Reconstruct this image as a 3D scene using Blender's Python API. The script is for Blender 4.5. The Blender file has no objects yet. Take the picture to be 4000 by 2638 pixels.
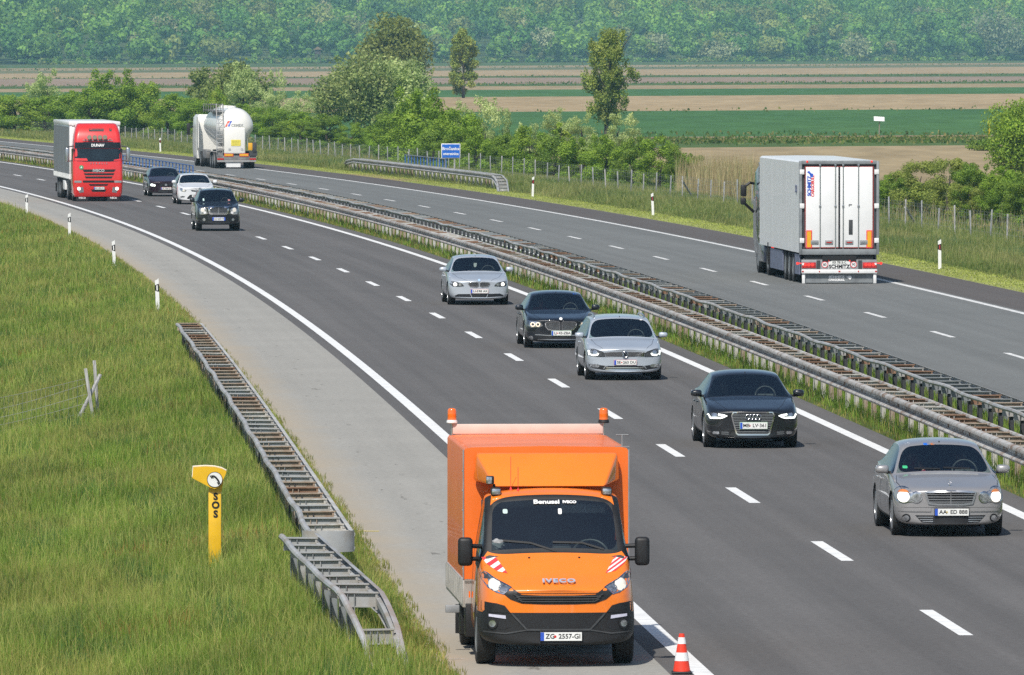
import bpy, bmesh, math, random
import numpy as np
from mathutils import Vector, Matrix
from mathutils.bvhtree import BVHTree
from mathutils.geometry import delaunay_2d_cdt

# ------------------------------------------------------------------ camera, sky, sun
SC = bpy.context.scene
F, H, YH, CX = 37108.0, 7.8, 168.0, 2000.0      # focal length (photo pixels), eye height, horizon row, centre column
cd = bpy.data.cameras.new("camera"); cam = bpy.data.objects.new("camera", cd); SC.collection.objects.link(cam)
cd.sensor_width = 36.0; cd.lens = 36.0 * F / 4000.0
cd.clip_start = 1.0; cd.clip_end = 40000.0
cam.location = (0, 0, H)
cam.rotation_euler = (math.radians(90) - math.atan((1319.0 - YH) / F), 0, 0)
SC.camera = cam

SUN_EL = math.radians(51); SHX, SHY = 0.25, 0.77     # shadow drift per metre of height
SUN_AZ = math.atan2(-SHX, -SHY)
wd = bpy.data.worlds.new("World"); SC.world = wd; wd.use_nodes = True
wn = wd.node_tree.nodes; wn.clear()
sky = wn.new("ShaderNodeTexSky"); sky.sky_type = 'NISHITA'; sky.sun_disc = False
sky.sun_elevation = SUN_EL; sky.sun_rotation = SUN_AZ
sky.air_density = 1.0; sky.dust_density = 1.2; sky.ozone_density = 1.0
bg = wn.new("ShaderNodeBackground"); bg.inputs[1].default_value = 0.095
wo = wn.new("ShaderNodeOutputWorld")
wd.node_tree.links.new(sky.outputs[0], bg.inputs[0]); wd.node_tree.links.new(bg.outputs[0], wo.inputs[0])
sl = bpy.data.lights.new("sun", 'SUN'); sl.energy = 4.2; sl.angle = math.radians(0.53); sl.color = (1.0, 0.955, 0.88)
so = bpy.data.objects.new("sun", sl); SC.collection.objects.link(so)
_sd = Vector((math.sin(SUN_AZ) * math.cos(SUN_EL), math.cos(SUN_AZ) * math.cos(SUN_EL), math.sin(SUN_EL)))
so.rotation_euler = (-_sd).to_track_quat('-Z', 'Y').to_euler(); so.location = (0, 0, 60)
SC.view_settings.view_transform = 'Standard'; SC.view_settings.look = 'None'
SC.view_settings.exposure = 0.12; SC.view_settings.gamma = 1.0
SC.cycles.use_denoising = False
try:
    SC.cycles.denoiser = 'OPENIMAGEDENOISE'; SC.cycles.denoising_input_passes = 'RGB_ALBEDO_NORMAL'; SC.cycles.denoising_prefilter = 'ACCURATE'
except Exception: pass
SC.cycles.max_bounces = 8; SC.cycles.transparent_max_bounces = 16
SC.cycles.volume_bounces = 0
SC.cycles.caustics_reflective = False; SC.cycles.caustics_refractive = False
SC.cycles.sample_clamp_indirect = 6.0

# ------------------------------------------------------------------ helpers
COL = SC.collection
RND = random.Random(7)

def P(x, y, h=0.0):
    """photo pixel -> point at height h"""
    Z = F * (H - h) / (y - YH)
    return Vector(((x - CX) * Z / F, Z, h))

def tag(o, label=None, cat=None, group=None, kind=None):
    if label: o['label'] = label
    if cat: o['category'] = cat
    if group: o['group'] = group
    if kind: o['kind'] = kind
    return o

def thing(name, label, cat, loc=(0, 0, 0), rz=0.0, group=None, scale=1.0):
    o = bpy.data.objects.new(name, None); COL.objects.link(o)
    o.empty_display_size = 0.3
    o.location = loc; o.rotation_euler = (0, 0, rz); o.scale = (scale,) * 3
    return tag(o, label, cat, group)

def link(name, me, parent=None):
    o = bpy.data.objects.new(name, me); COL.objects.link(o)
    if parent is not None: o.parent = parent
    return o

def copy_tree(o, parent=None):
    c = o.copy(); COL.objects.link(c)
    if parent is not None: c.parent = parent
    for ch in list(o.children): copy_tree(ch, c)
    return c

class MB:
    """collects shapes into one mesh"""
    def __init__(s): s.bm = bmesh.new(); s.mi = 0
    def _fin(s, verts):
        fs = set()
        for v in verts:
            for f in v.link_faces: fs.add(f)
        for f in fs: f.material_index = s.mi
        return verts
    def box(s, c, size, rot=None, bev=0.0, seg=2):
        M = Matrix.Translation(Vector(c))
        if rot is not None: M = M @ (rot if isinstance(rot, Matrix) else Matrix.Rotation(rot, 4, 'Z'))
        M = M @ Matrix.Diagonal((size[0], size[1], size[2], 1))
        if bev > 0:
            t = bmesh.new(); bmesh.ops.create_cube(t, size=1.0, matrix=Matrix.Diagonal((size[0], size[1], size[2], 1)))
            bmesh.ops.bevel(t, geom=list(t.edges), offset=bev, segments=seg, affect='EDGES', profile=0.5)
            R = Matrix.Translation(Vector(c))
            if rot is not None: R = R @ (rot if isinstance(rot, Matrix) else Matrix.Rotation(rot, 4, 'Z'))
            s.merge(t, R)
        else:
            r = bmesh.ops.create_cube(s.bm, size=1.0, matrix=M); s._fin(r['verts'])
        return s
    def merge(s, t, M=None):
        if M is not None: bmesh.ops.transform(t, matrix=M, verts=t.verts)
        vm = {}
        for v in t.verts: vm[v] = s.bm.verts.new(v.co)
        for f in t.faces:
            try:
                nf = s.bm.faces.new([vm[v] for v in f.verts]); nf.material_index = s.mi
            except ValueError: pass
        t.free(); return s
    def cyl(s, p0, p1, r0, r1=None, seg=16, cap=True):
        p0 = Vector(p0); p1 = Vector(p1); r1 = r0 if r1 is None else r1
        d = p1 - p0; q = d.to_track_quat('Z', 'Y').to_matrix().to_4x4()
        M = Matrix.Translation((p0 + p1) / 2) @ q
        r = bmesh.ops.create_cone(s.bm, cap_ends=cap, segments=seg, radius1=max(r0, 1e-5), radius2=max(r1, 1e-5), depth=d.length, matrix=M)
        s._fin(r['verts']); return s
    def sphere(s, c, r, seg=12, sc=(1, 1, 1)):
        M = Matrix.Translation(Vector(c)) @ Matrix.Diagonal((sc[0], sc[1], sc[2], 1))
        q = bmesh.ops.create_uvsphere(s.bm, u_segments=seg, v_segments=max(6, seg // 2), radius=r, matrix=M); s._fin(q['verts']); return s
    def poly(s, pts):
        vs = [s.bm.verts.new(Vector(p)) for p in pts]
        f = s.bm.faces.new(vs); f.material_index = s.mi; return s
    def tube(s, path, r, seg=8, closed=False):
        path = [Vector(p) for p in path]; n = len(path); rings = []
        up = Vector((0, 0, 1))
        for i, p in enumerate(path):
            if closed: t = path[(i + 1) % n] - path[i - 1]
            else: t = path[min(i + 1, n - 1)] - path[max(i - 1, 0)]
            t.normalize(); u = up if abs(t.dot(up)) < 0.95 else Vector((1, 0, 0))
            a = t.cross(u).normalized(); b = a.cross(t)
            rr = r[i] if isinstance(r, (list, tuple)) else r
            rings.append([s.bm.verts.new(p + (a * math.cos(k * math.tau / seg) + b * math.sin(k * math.tau / seg)) * rr) for k in range(seg)])
        m = n if closed else n - 1
        for i in range(m):
            A = rings[i]; B = rings[(i + 1) % n]
            for k in range(seg):
                f = s.bm.faces.new((A[k], A[(k + 1) % seg], B[(k + 1) % seg], B[k])); f.material_index = s.mi; f.smooth = True
        if not closed:
            for rg in (rings[0], rings[-1]):
                f = s.bm.faces.new(rg); f.material_index = s.mi
        return s
    def sweep(s, rings, closed_ring=True, caps=True):
        R = [[s.bm.verts.new(Vector(p)) for p in rg] for rg in rings]
        n = len(R[0])
        for A, B in zip(R[:-1], R[1:]):
            for k in range(n if closed_ring else n - 1):
                f = s.bm.faces.new((A[k], A[(k + 1) % n], B[(k + 1) % n], B[k])); f.material_index = s.mi
        if caps and closed_ring:
            for rg in (R[0], R[-1]):
                f = s.bm.faces.new(rg); f.material_index = s.mi
        return s
    def prism(s, pts, d):
        """extrude polygon (3-D points) by vector d"""
        d = Vector(d); A = [s.bm.verts.new(Vector(p)) for p in pts]; B = [s.bm.verts.new(Vector(p) + d) for p in pts]
        n = len(pts)
        fs = [s.bm.faces.new(A), s.bm.faces.new(B)] + [s.bm.faces.new((A[i], A[(i + 1) % n], B[(i + 1) % n], B[i])) for i in range(n)]
        for f in fs: f.material_index = s.mi
        return s
    def lathe(s, prof, c, axis='X', seg=28):
        """prof: (radius, along axis)"""
        c = Vector(c); R = []
        for (r, a) in prof:
            ring = []
            for k in range(seg):
                u = math.cos(k * math.tau / seg) * r; v = math.sin(k * math.tau / seg) * r
                ring.append(c + (Vector((a, u, v)) if axis == 'X' else Vector((u, a, v)) if axis == 'Y' else Vector((u, v, a))))
            R.append(ring)
        return s.sweep(R)
    def mesh(s, name, mats, ang=35):
        bmesh.ops.remove_doubles(s.bm, verts=s.bm.verts, dist=1e-6)
        bmesh.ops.recalc_face_normals(s.bm, faces=s.bm.faces)
        me = bpy.data.meshes.new(name); s.bm.to_mesh(me); s.bm.free()
        for m in (mats if isinstance(mats, (list, tuple)) else [mats]): me.materials.append(m)
        smooth(me, ang); return me
    def obj(s, name, mats, parent=None, ang=35):
        return link(name, s.mesh(name, mats, ang), parent)

def smooth(me, ang=35):
    if not me.polygons: return
    me.polygons.foreach_set('use_smooth', [True] * len(me.polygons))
    try: me.set_sharp_from_angle(angle=math.radians(ang))
    except Exception: pass

def mesh_np(name, V, Q, mat, col=None, smoothf=False):
    me = bpy.data.meshes.new(name); V = np.asarray(V, np.float32); Q = np.asarray(Q, np.int32)
    k = Q.shape[1]
    me.vertices.add(len(V)); me.vertices.foreach_set('co', V.ravel())
    me.loops.add(Q.size); me.loops.foreach_set('vertex_index', Q.ravel())
    me.polygons.add(len(Q)); me.polygons.foreach_set('loop_start', np.arange(0, Q.size, k, dtype=np.int32))
    if smoothf: me.polygons.foreach_set('use_smooth', np.ones(len(Q), bool))
    if col is not None:
        a = me.color_attributes.new('col', 'FLOAT_COLOR', 'POINT')
        C = np.ones((len(V), 4), np.float32); C[:, :3] = col; a.data.foreach_set('color', C.ravel())
    me.update(calc_edges=True)
    for m in (mat if isinstance(mat, (list, tuple)) else [mat]): me.materials.append(m)
    return me

def applied(o):
    dg = bpy.context.evaluated_depsgraph_get(); dg.update()
    return bpy.data.meshes.new_from_object(o.evaluated_get(dg), preserve_all_data_layers=True, depsgraph=dg)

def kill(o):
    bpy.data.objects.remove(o, do_unlink=True)

def text_mesh(s, size, mat, depth=0.004, bold=0.0, align='CENTER', space=1.0, sx=1.0):
    cu = bpy.data.curves.new("lettering", 'FONT'); cu.body = s; cu.size = size; cu.extrude = depth; cu.offset = bold
    cu.align_x = align; cu.align_y = 'CENTER'; cu.space_character = space; cu.resolution_u = 3
    o = bpy.data.objects.new("lettering", cu); COL.objects.link(o)
    me = applied(o); kill(o)
    me.materials.clear(); me.materials.append(mat)
    if sx != 1.0: me.transform(Matrix.Diagonal((sx, 1, 1, 1)))
    return me

def text(s, size, mat, loc, parent, rot=(math.radians(90), 0, 0), name="lettering", **kw):
    o = link(name, text_mesh(s, size, mat, **kw), parent); o.location = loc; o.rotation_euler = rot
    return o

# ------------------------------------------------------------------ materials
def M_new(name):
    m = bpy.data.materials.new(name); m.use_nodes = True; nt = m.node_tree
    return m, nt, nt.nodes["Principled BSDF"]

def noise_mix(nt, c0, c1, scale, detail=4, coord='Object', lo=0.35, hi=0.65, vec=None, rough=0.55):
    tc = nt.nodes.new("ShaderNodeTexCoord")
    src = tc.outputs[coord]
    if vec is not None:
        mp = nt.nodes.new("ShaderNodeMapping"); mp.inputs['Scale'].default_value = vec
        nt.links.new(src, mp.inputs[0]); src = mp.outputs[0]
    n = nt.nodes.new("ShaderNodeTexNoise"); n.inputs['Scale'].default_value = scale; n.inputs['Detail'].default_value = detail
    n.inputs['Roughness'].default_value = rough
    nt.links.new(src, n.inputs['Vector'])
    r = nt.nodes.new("ShaderNodeValToRGB"); r.color_ramp.elements[0].position = lo; r.color_ramp.elements[1].position = hi
    r.color_ramp.elements[0].color = (*c0, 1); r.color_ramp.elements[1].color = (*c1, 1)
    nt.links.new(n.outputs[0], r.inputs[0])
    return r.outputs[0]

def mul(nt, a, b, fac=1.0, mode='MULTIPLY'):
    m = nt.nodes.new("ShaderNodeMix"); m.data_type = 'RGBA'; m.blend_type = mode; m.inputs[0].default_value = fac
    nt.links.new(a, m.inputs[6]); nt.links.new(b, m.inputs[7]); return m.outputs[2]

def simple(name, col, rough=0.5, metal=0.0, var=0.12, scale=6.0, coat=0.0, spec=0.5, vec=None, bump=0.0):
    m, nt, b = M_new(name)
    c0 = tuple(max(0, c * (1 - var)) for c in col); c1 = tuple(min(1, c * (1 + var)) for c in col)
    nt.links.new(noise_mix(nt, c0, c1, scale, vec=vec), b.inputs['Base Color'])
    b.inputs['Roughness'].default_value = rough; b.inputs['Metallic'].default_value = metal
    b.inputs['Coat Weight'].default_value = coat; b.inputs['Coat Roughness'].default_value = 0.04
    b.inputs['Specular IOR Level'].default_value = spec
    if bump:
        n = nt.nodes.new("ShaderNodeTexNoise"); n.inputs['Scale'].default_value = scale * 6
        tc = nt.nodes.new("ShaderNodeTexCoord"); nt.links.new(tc.outputs['Object'], n.inputs['Vector'])
        bp = nt.nodes.new("ShaderNodeBump"); bp.inputs['Strength'].default_value = bump; bp.inputs['Distance'].default_value = 0.02
        nt.links.new(n.outputs[0], bp.inputs['Height']); nt.links.new(bp.outputs[0], b.inputs['Normal'])
    return m

def emit(name, col, strength, base=(0.8, 0.8, 0.8)):
    m, nt, b = M_new(name)
    nt.links.new(noise_mix(nt, tuple(c * .9 for c in base), base, 20.0), b.inputs['Base Color'])
    b.inputs['Emission Color'].default_value = (*col, 1); b.inputs['Emission Strength'].default_value = strength
    b.inputs['Roughness'].default_value = 0.2
    return m

def glass(name, tint=(0.74, 0.84, 0.83), refl=1.0):
    m, nt, b = M_new(name); nt.nodes.remove(b)
    out = [n for n in nt.nodes if n.type == 'OUTPUT_MATERIAL'][0]
    t = nt.nodes.new("ShaderNodeBsdfTransparent")
    nt.links.new(noise_mix(nt, tuple(c * .96 for c in tint), tint, 3.0), t.inputs[0])
    g = nt.nodes.new("ShaderNodeBsdfGlossy"); g.inputs['Roughness'].default_value = 0.02
    g.inputs['Color'].default_value = (refl * .85, refl * .95, refl, 1)
    fr = nt.nodes.new("ShaderNodeFresnel"); fr.inputs[0].default_value = 2.05
    mx = nt.nodes.new("ShaderNodeMixShader")
    nt.links.new(fr.outputs[0], mx.inputs[0]); nt.links.new(t.outputs[0], mx.inputs[1]); nt.links.new(g.outputs[0], mx.inputs[2])
    nt.links.new(mx.outputs[0], out.inputs[0]); return m

def leafy(name, transl=0.35, rough=0.6, var=0.25, scale=0.6, gain=(1.4, 1.4, 1.2)):
    """foliage: colour from the mesh's own leaf colours, light passes through"""
    m, nt, b = M_new(name)
    at = nt.nodes.new("ShaderNodeAttribute"); at.attribute_name = 'col'
    nz = noise_mix(nt, tuple((1 - var) * g_ for g_ in gain), tuple((1 + var) * g_ for g_ in gain), scale, 3)
    c = mul(nt, at.outputs[0], nz)
    nt.links.new(c, b.inputs['Base Color']); b.inputs['Roughness'].default_value = rough
    b.inputs['Specular IOR Level'].default_value = 0.25
    tr = nt.nodes.new("ShaderNodeBsdfTranslucent"); nt.links.new(c, tr.inputs[0])
    mx = nt.nodes.new("ShaderNodeMixShader"); mx.inputs[0].default_value = transl
    out = [n for n in nt.nodes if n.type == 'OUTPUT_MATERIAL'][0]
    nt.links.new(b.outputs[0], mx.inputs[1]); nt.links.new(tr.outputs[0], mx.inputs[2]); nt.links.new(mx.outputs[0], out.inputs[0])
    return m

def asphalt(name, col, speck=0.35, track=0.12, cracks=False, fine=60.0):
    """u = offset across the road in metres, v = distance along it"""
    m, nt, b = M_new(name)
    c0 = tuple(c * 0.965 for c in col); c1 = tuple(c * 1.035 for c in col)
    big = noise_mix(nt, c0, c1, 0.25, 5)
    lo = 1 - speck; hi = 1 + speck
    sp = noise_mix(nt, (lo, lo, lo), (hi, hi, hi), fine, 2, lo=0.3, hi=0.7)
    c = mul(nt, big, sp)
    c = mul(nt, c, noise_mix(nt, (.88, .88, .88), (1.12, 1.12, 1.12), 9.0, 3, lo=.3, hi=.7))
    sp2 = noise_mix(nt, (1, 1, 1), (1.9, 1.85, 1.75), fine * 1.6, 1, lo=0.70, hi=0.78)
    c = mul(nt, c, sp2)
    lo = 1 - track; hi = 1 + track
    st = noise_mix(nt, (lo, lo, lo), (hi, hi, hi), 1.0, 3, coord='UV', vec=(1.3, 0.012, 1))
    c = mul(nt, c, st)
    if cracks:
        tc = nt.nodes.new("ShaderNodeTexCoord"); mp = nt.nodes.new("ShaderNodeMapping"); mp.inputs['Scale'].default_value = (3.2, 0.45, 1)
        nt.links.new(tc.outputs['UV'], mp.inputs[0])
        nz = nt.nodes.new("ShaderNodeTexNoise"); nz.inputs['Scale'].default_value = 1.0; nz.inputs['Detail'].default_value = 7; nz.inputs['Roughness'].default_value = 0.72
        nt.links.new(mp.outputs[0], nz.inputs['Vector'])
        r = nt.nodes.new("ShaderNodeValToRGB"); e = r.color_ramp.elements
        e[0].position = 0.60; e[0].color = (1, 1, 1, 1); e[1].position = 0.66; e[1].color = (0.55, 0.54, 0.53, 1)
        nt.links.new(nz.outputs[0], r.inputs[0])
        sx0 = nt.nodes.new("ShaderNodeSeparateXYZ"); nt.links.new(tc.outputs['UV'], sx0.inputs[0])
        bw = nt.nodes.new("ShaderNodeMath"); bw.operation = 'COMPARE'; bw.inputs[1].default_value = -5.75; bw.inputs[2].default_value = 0.42
        nt.links.new(sx0.outputs[0], bw.inputs[0])
        ms = nt.nodes.new("ShaderNodeMix"); ms.data_type = 'RGBA'; ms.inputs[6].default_value = (1, 1, 1, 1)
        nt.links.new(bw.outputs[0], ms.inputs[0]); nt.links.new(r.outputs[0], ms.inputs[7])
        c = mul(nt, c, ms.outputs[2])
        # sandy drift along the outer edge (u near -7.2)
        sx = nt.nodes.new("ShaderNodeSeparateXYZ"); nt.links.new(tc.outputs['UV'], sx.inputs[0])
        ad = nt.nodes.new("ShaderNodeMath"); ad.operation = 'ADD'
        n2 = nt.nodes.new("ShaderNodeTexNoise"); n2.inputs['Scale'].default_value = 0.5; n2.inputs['Detail'].default_value = 5
        nt.links.new(tc.outputs['Object'], n2.inputs['Vector'])
        ml = nt.nodes.new("ShaderNodeMath"); ml.operation = 'MULTIPLY'; ml.inputs[1].default_value = 0.9
        nt.links.new(n2.outputs[0], ml.inputs[0])
        nt.links.new(sx.outputs[0], ad.inputs[0]); nt.links.new(ml.outputs[0], ad.inputs[1])
        mr = nt.nodes.new("ShaderNodeMapRange"); mr.inputs['From Min'].default_value = -5.75; mr.inputs['From Max'].default_value = -6.75
        nt.links.new(ad.outputs[0], mr.inputs['Value'])
        mxs = nt.nodes.new("ShaderNodeMix"); mxs.data_type = 'RGBA'; mxs.inputs[7].default_value = (0.40, 0.34, 0.255, 1)
        nt.links.new(mr.outputs[0], mxs.inputs[0]); nt.links.new(c, mxs.inputs[6]); c = mxs.outputs[2]
    nt.links.new(c, b.inputs['Base Color']); b.inputs['Roughness'].default_value = 0.85
    b.inputs['Specular IOR Level'].default_value = 0.3
    bp = nt.nodes.new("ShaderNodeBump"); bp.inputs['Strength'].default_value = 0.25; bp.inputs['Distance'].default_value = 0.01
    n = nt.nodes.new("ShaderNodeTexNoise"); n.inputs['Scale'].default_value = fine; tc = nt.nodes.new("ShaderNodeTexCoord")
    nt.links.new(tc.outputs['Object'], n.inputs['Vector']); nt.links.new(n.outputs[0], bp.inputs['Height']); nt.links.new(bp.outputs[0], b.inputs['Normal'])
    return m

def paint(name, col, metal=0.0, rough=0.35, coat=1.0):
    m, nt, b = M_new(name)
    nt.links.new(noise_mix(nt, tuple(c * .97 for c in col), tuple(min(1, c * 1.03) for c in col), 2.0), b.inputs['Base Color'])
    b.inputs['Metallic'].default_value = metal; b.inputs['Roughness'].default_value = rough
    b.inputs['Coat Weight'].default_value = coat; b.inputs['Coat Roughness'].default_value = 0.03
    return m

def rusty(name, metalc, rustc, amount=0.5, scale=2.0):
    """galvanised steel with rust patches"""
    m, nt, b = M_new(name)
    c = noise_mix(nt, metalc, rustc, scale, 6, lo=0.62 - amount * 0.35, hi=0.80 - amount * 0.3, rough=0.65)
    v = noise_mix(nt, (0.82, 0.82, 0.82), (1.12, 1.12, 1.12), 0.7, 3)
    nt.links.new(mul(nt, c, v), b.inputs['Base Color'])
    b.inputs['Roughness'].default_value = 0.55; b.inputs['Metallic'].default_value = 0.15
    return m

MT = {}
def mats():
    g = MT
    g['asphalt'] = asphalt("asphalt_near", (0.120, 0.114, 0.110), 0.30, 0.13)
    g['asphalt2'] = asphalt("asphalt_far", (0.158, 0.163, 0.158), 0.22, 0.08)
    g['asphalt3'] = asphalt("asphalt_outer", (0.105, 0.094, 0.088), 0.3, 0.06)
    g['strip'] = asphalt("asphalt_dark_strip", (0.112, 0.107, 0.102), 0.3, 0.05)
    g['shoulder'] = asphalt("shoulder_grey", (0.325, 0.315, 0.285), 0.14, 0.05, cracks=True)
    g['line'] = simple("road_paint", (0.80, 0.80, 0.78), 0.6, var=0.10, scale=3.0)
    g['line_worn'] = simple("road_paint_worn", (0.66, 0.66, 0.64), 0.7, var=0.3, scale=5.0)
    g['yellowpaint'] = simple("yellow_mark", (0.75, 0.60, 0.12), 0.7)
    g['galv'] = rusty("galvanised_steel", (0.42, 0.43, 0.435), (0.33, 0.29, 0.24), 0.5)
    g['galvrust'] = rusty("galvanised_rusting", (0.50, 0.485, 0.455), (0.26, 0.165, 0.105), 0.46, 2.2)
    g['rust'] = rusty("rusty_steel", (0.24, 0.125, 0.075), (0.33, 0.22, 0.15), 0.5, 4.0)
    g['rusttan'] = rusty("rust_tan_steel", (0.40, 0.33, 0.26), (0.27, 0.16, 0.10), 0.4, 4.0)
    g['paleband'] = rusty("pale_steel", (0.58, 0.57, 0.54), (0.38, 0.32, 0.25), 0.4, 3.0)
    g['postdark'] = simple('dark_post', (0.045, 0.047, 0.052), 0.7, var=.3)
    g['greydark'] = rusty("dark_steel", (0.26, 0.28, 0.29), (0.18, 0.19, 0.20), 0.4, 3.0)
    g['white'] = simple("white_plastic", (0.80, 0.80, 0.79), 0.45, var=0.05)
    g['black'] = simple("black_plastic", (0.011, 0.011, 0.012), 0.55, var=0.2)
    g['blackg'] = simple("gloss_black", (0.010, 0.011, 0.013), 0.12, var=0.1)
    g['darkgrey'] = simple("dark_grey_plastic", (0.05, 0.052, 0.055), 0.55, var=0.2)
    g['grey'] = simple("grey_plastic", (0.28, 0.29, 0.30), 0.5)
    g['interior'] = simple("cabin_fabric", (0.06, 0.062, 0.068), 0.8)
    g['seat'] = simple("seat_fabric", (0.065, 0.066, 0.072), 0.85)
    g['rubber'] = simple("tyre_rubber", (0.021, 0.021, 0.021), 0.85, var=0.25, scale=12)
    g['alloy'] = simple("alloy_rim", (0.52, 0.53, 0.55), 0.3, 0.8)
    g['chrome'] = simple("chrome", (0.78, 0.79, 0.81), 0.08, 1.0, var=0.02)
    g['satin'] = simple("satin_metal", (0.55, 0.56, 0.58), 0.3, 0.9, var=0.05)
    g['glass'] = glass("car_glass")
    g['lens'] = glass("lamp_lens", (0.92, 0.93, 0.95))
    g['lampback'] = simple("lamp_reflector", (0.55, 0.57, 0.60), 0.18, 0.85, var=0.35, scale=22)
    g['lampdark'] = simple("lamp_housing", (0.10, 0.105, 0.115), 0.2, 0.5, var=0.3, scale=22)
    g['lit'] = emit("headlamp_lit", (1.0, 0.93, 0.78), 1.3)
    g['litsoft'] = emit("headlamp_soft", (1.0, 0.90, 0.72), 0.25, (.62, .60, .55))
    g['drl'] = emit("daylight_strip", (0.93, 1.0, 0.90), 1.6)
    g['litamber'] = emit("ring_lamp_lit", (1.0, 0.60, 0.22), 1.0)
    g['taillit'] = emit("tail_lamp_lit", (1.0, 0.05, 0.03), 0.9, (0.6, 0.03, 0.03))
    g['redlens'] = simple("red_lens", (0.45, 0.02, 0.02), 0.2, coat=1.0)
    g['orangelens'] = simple("orange_lens", (0.85, 0.16, 0.01), 0.15, coat=1.0, var=0.1)
    g['amber'] = simple("amber_lens", (0.6, 0.2, 0.05), 0.2, coat=1.0)
    g['plate'] = simple("plate_white", (0.80, 0.81, 0.78), 0.4, var=0.03)
    g['plategreen'] = simple("plate_green_edge", (0.35, 0.52, 0.38), 0.4)
    g['platered'] = simple("plate_red_edge", (0.55, 0.25, 0.25), 0.4)
    g['plateblue'] = simple("plate_blue", (0.03, 0.10, 0.55), 0.4)
    g['ink'] = simple("black_ink", (0.012, 0.012, 0.014), 0.5)
    g['inkwhite'] = simple("white_ink", (0.82, 0.82, 0.82), 0.5)
    g['red'] = simple("sign_red", (0.62, 0.035, 0.03), 0.4)
    g['blue'] = simple("sign_blue", (0.02, 0.14, 0.58), 0.4)
    g['bluepaint'] = simple("blue_railing_paint", (0.035, 0.12, 0.36), 0.5, var=0.25)
    g['yellow'] = simple("yellow_shell", (0.80, 0.47, 0.02), 0.35, var=0.06, coat=0.3)
    g['skin'] = simple("skin", (0.42, 0.24, 0.17), 0.5)
    g['hair'] = simple("dark_hair", (0.02, 0.014, 0.011), 0.6)
    g['hairgrey'] = simple("grey_hair", (0.20, 0.19, 0.18), 0.6)
    g['fencepost'] = simple('concrete_post', (0.27, 0.28, 0.285), 0.85, var=.3, scale=3)
    g['wood'] = simple("weathered_wood", (0.36, 0.355, 0.345), 0.85, var=0.35, scale=4.0, vec=(8, 8, 1))
    g['wire'] = simple("fence_wire", (0.33, 0.34, 0.33), 0.5, 0.5)
    g['bark'] = simple("bark", (0.085, 0.07, 0.055), 0.9, var=0.4, scale=3)
    g['leaf'] = leafy("leaves", 0.42, gain=(1.98, 2.0, 1.3))
    g['blade'] = leafy("grass_blades", 0.45, var=0.22, scale=0.35, gain=(1.58, 1.62, 1.08))
    g['reed'] = leafy("dry_reed", 0.25)
mats()

# ------------------------------------------------------------------ the road's curve (metres; X of the lane-divider as a function of distance)
_TZ = np.arange(120, 761, 20.0)
_TX = np.array([6.235, 5.205, 4.17, 3.121, 2.047, 0.939, -0.21, -1.41, -2.668, -3.991, -5.385, -6.857, -8.41, -10.051, -11.782, -13.608, -15.53, -17.551, -19.673, -21.895, -24.219, -26.643, -29.166, -31.786, -34.5, -37.305, -40.197, -43.171, -46.22, -49.339, -52.521, -55.757, -59.039])
_pc = np.polyfit(_TZ, _TX, 5); _pd = np.polyder(_pc)
def cX(z):
    z = np.asarray(z, float); zc = np.clip(z, 120, 760)
    return np.polyval(_pc, zc) + np.polyval(_pd, zc) * (z - zc)
def cS(z): return np.polyval(_pd, np.clip(np.asarray(z, float), 120, 760))
def road(z, off, h=0.0):
    s = cS(z); n = np.sqrt(1 + s * s)
    x = cX(z) + off / n; y = np.asarray(z, float) - off * s / n
    return x, y
def R3(z, off, h=0.0):
    x, y = road(z, off); return Vector((float(x), float(y), h))
def heading(z): return -math.atan(float(cS(z)))
# ------------------------------------------------------------------ ground, fields, hills, roads
def grass_mat(name, a, b2, s1=0.35, s2=6.0):
    m, nt, b = M_new(name)
    c = noise_mix(nt, a, b2, s1, 6, lo=0.3, hi=0.7)
    v = noise_mix(nt, (0.7, 0.7, 0.7), (1.25, 1.25, 1.25), s2, 4)
    nt.links.new(mul(nt, c, v), b.inputs['Base Color']); b.inputs['Roughness'].default_value = 0.95
    b.inputs['Specular IOR Level'].default_value = 0.1
    return m
MT['turf'] = grass_mat("turf_soil", (0.055, 0.085, 0.022), (0.115, 0.135, 0.045))
MT['mown'] = grass_mat("mown_grass", (0.26, 0.29, 0.10), (0.36, 0.37, 0.15), 0.5, 9.0)
MT['plain'] = grass_mat("plain_grass", (0.07, 0.115, 0.035), (0.12, 0.15, 0.06), 0.02, 0.4)
def field_mat(name, a, b2):
    m, nt, b = M_new(name)
    c = noise_mix(nt, a, b2, 1.0, 6, lo=0.3, hi=0.7, vec=(0.05, 0.008, 1))
    v = noise_mix(nt, (0.86, 0.86, 0.86), (1.12, 1.12, 1.12), 1.0, 4, vec=(0.35, 0.05, 1))
    nt.links.new(mul(nt, c, v), b.inputs['Base Color']); b.inputs['Roughness'].default_value = 0.95
    b.inputs['Specular IOR Level'].default_value = 0.08
    return m
FM = dict(
    tan=field_mat("ploughed_tan", (0.34, 0.255, 0.145), (0.42, 0.32, 0.19)),
    tan2=field_mat("stubble_tan", (0.29, 0.225, 0.13), (0.37, 0.29, 0.17)),
    brown=field_mat("fallow_brown", (0.22, 0.17, 0.10), (0.30, 0.22, 0.13)),
    green=field_mat("young_crop", (0.055, 0.135, 0.045), (0.075, 0.165, 0.055)),
    green2=field_mat("meadow_strip", (0.07, 0.12, 0.035), (0.10, 0.15, 0.05)),
    grey=field_mat("grey_green_strip", (0.12, 0.15, 0.075), (0.19, 0.19, 0.10)),
    pink=field_mat("pinkish_fallow", (0.27, 0.205, 0.15), (0.32, 0.24, 0.18)))

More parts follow.
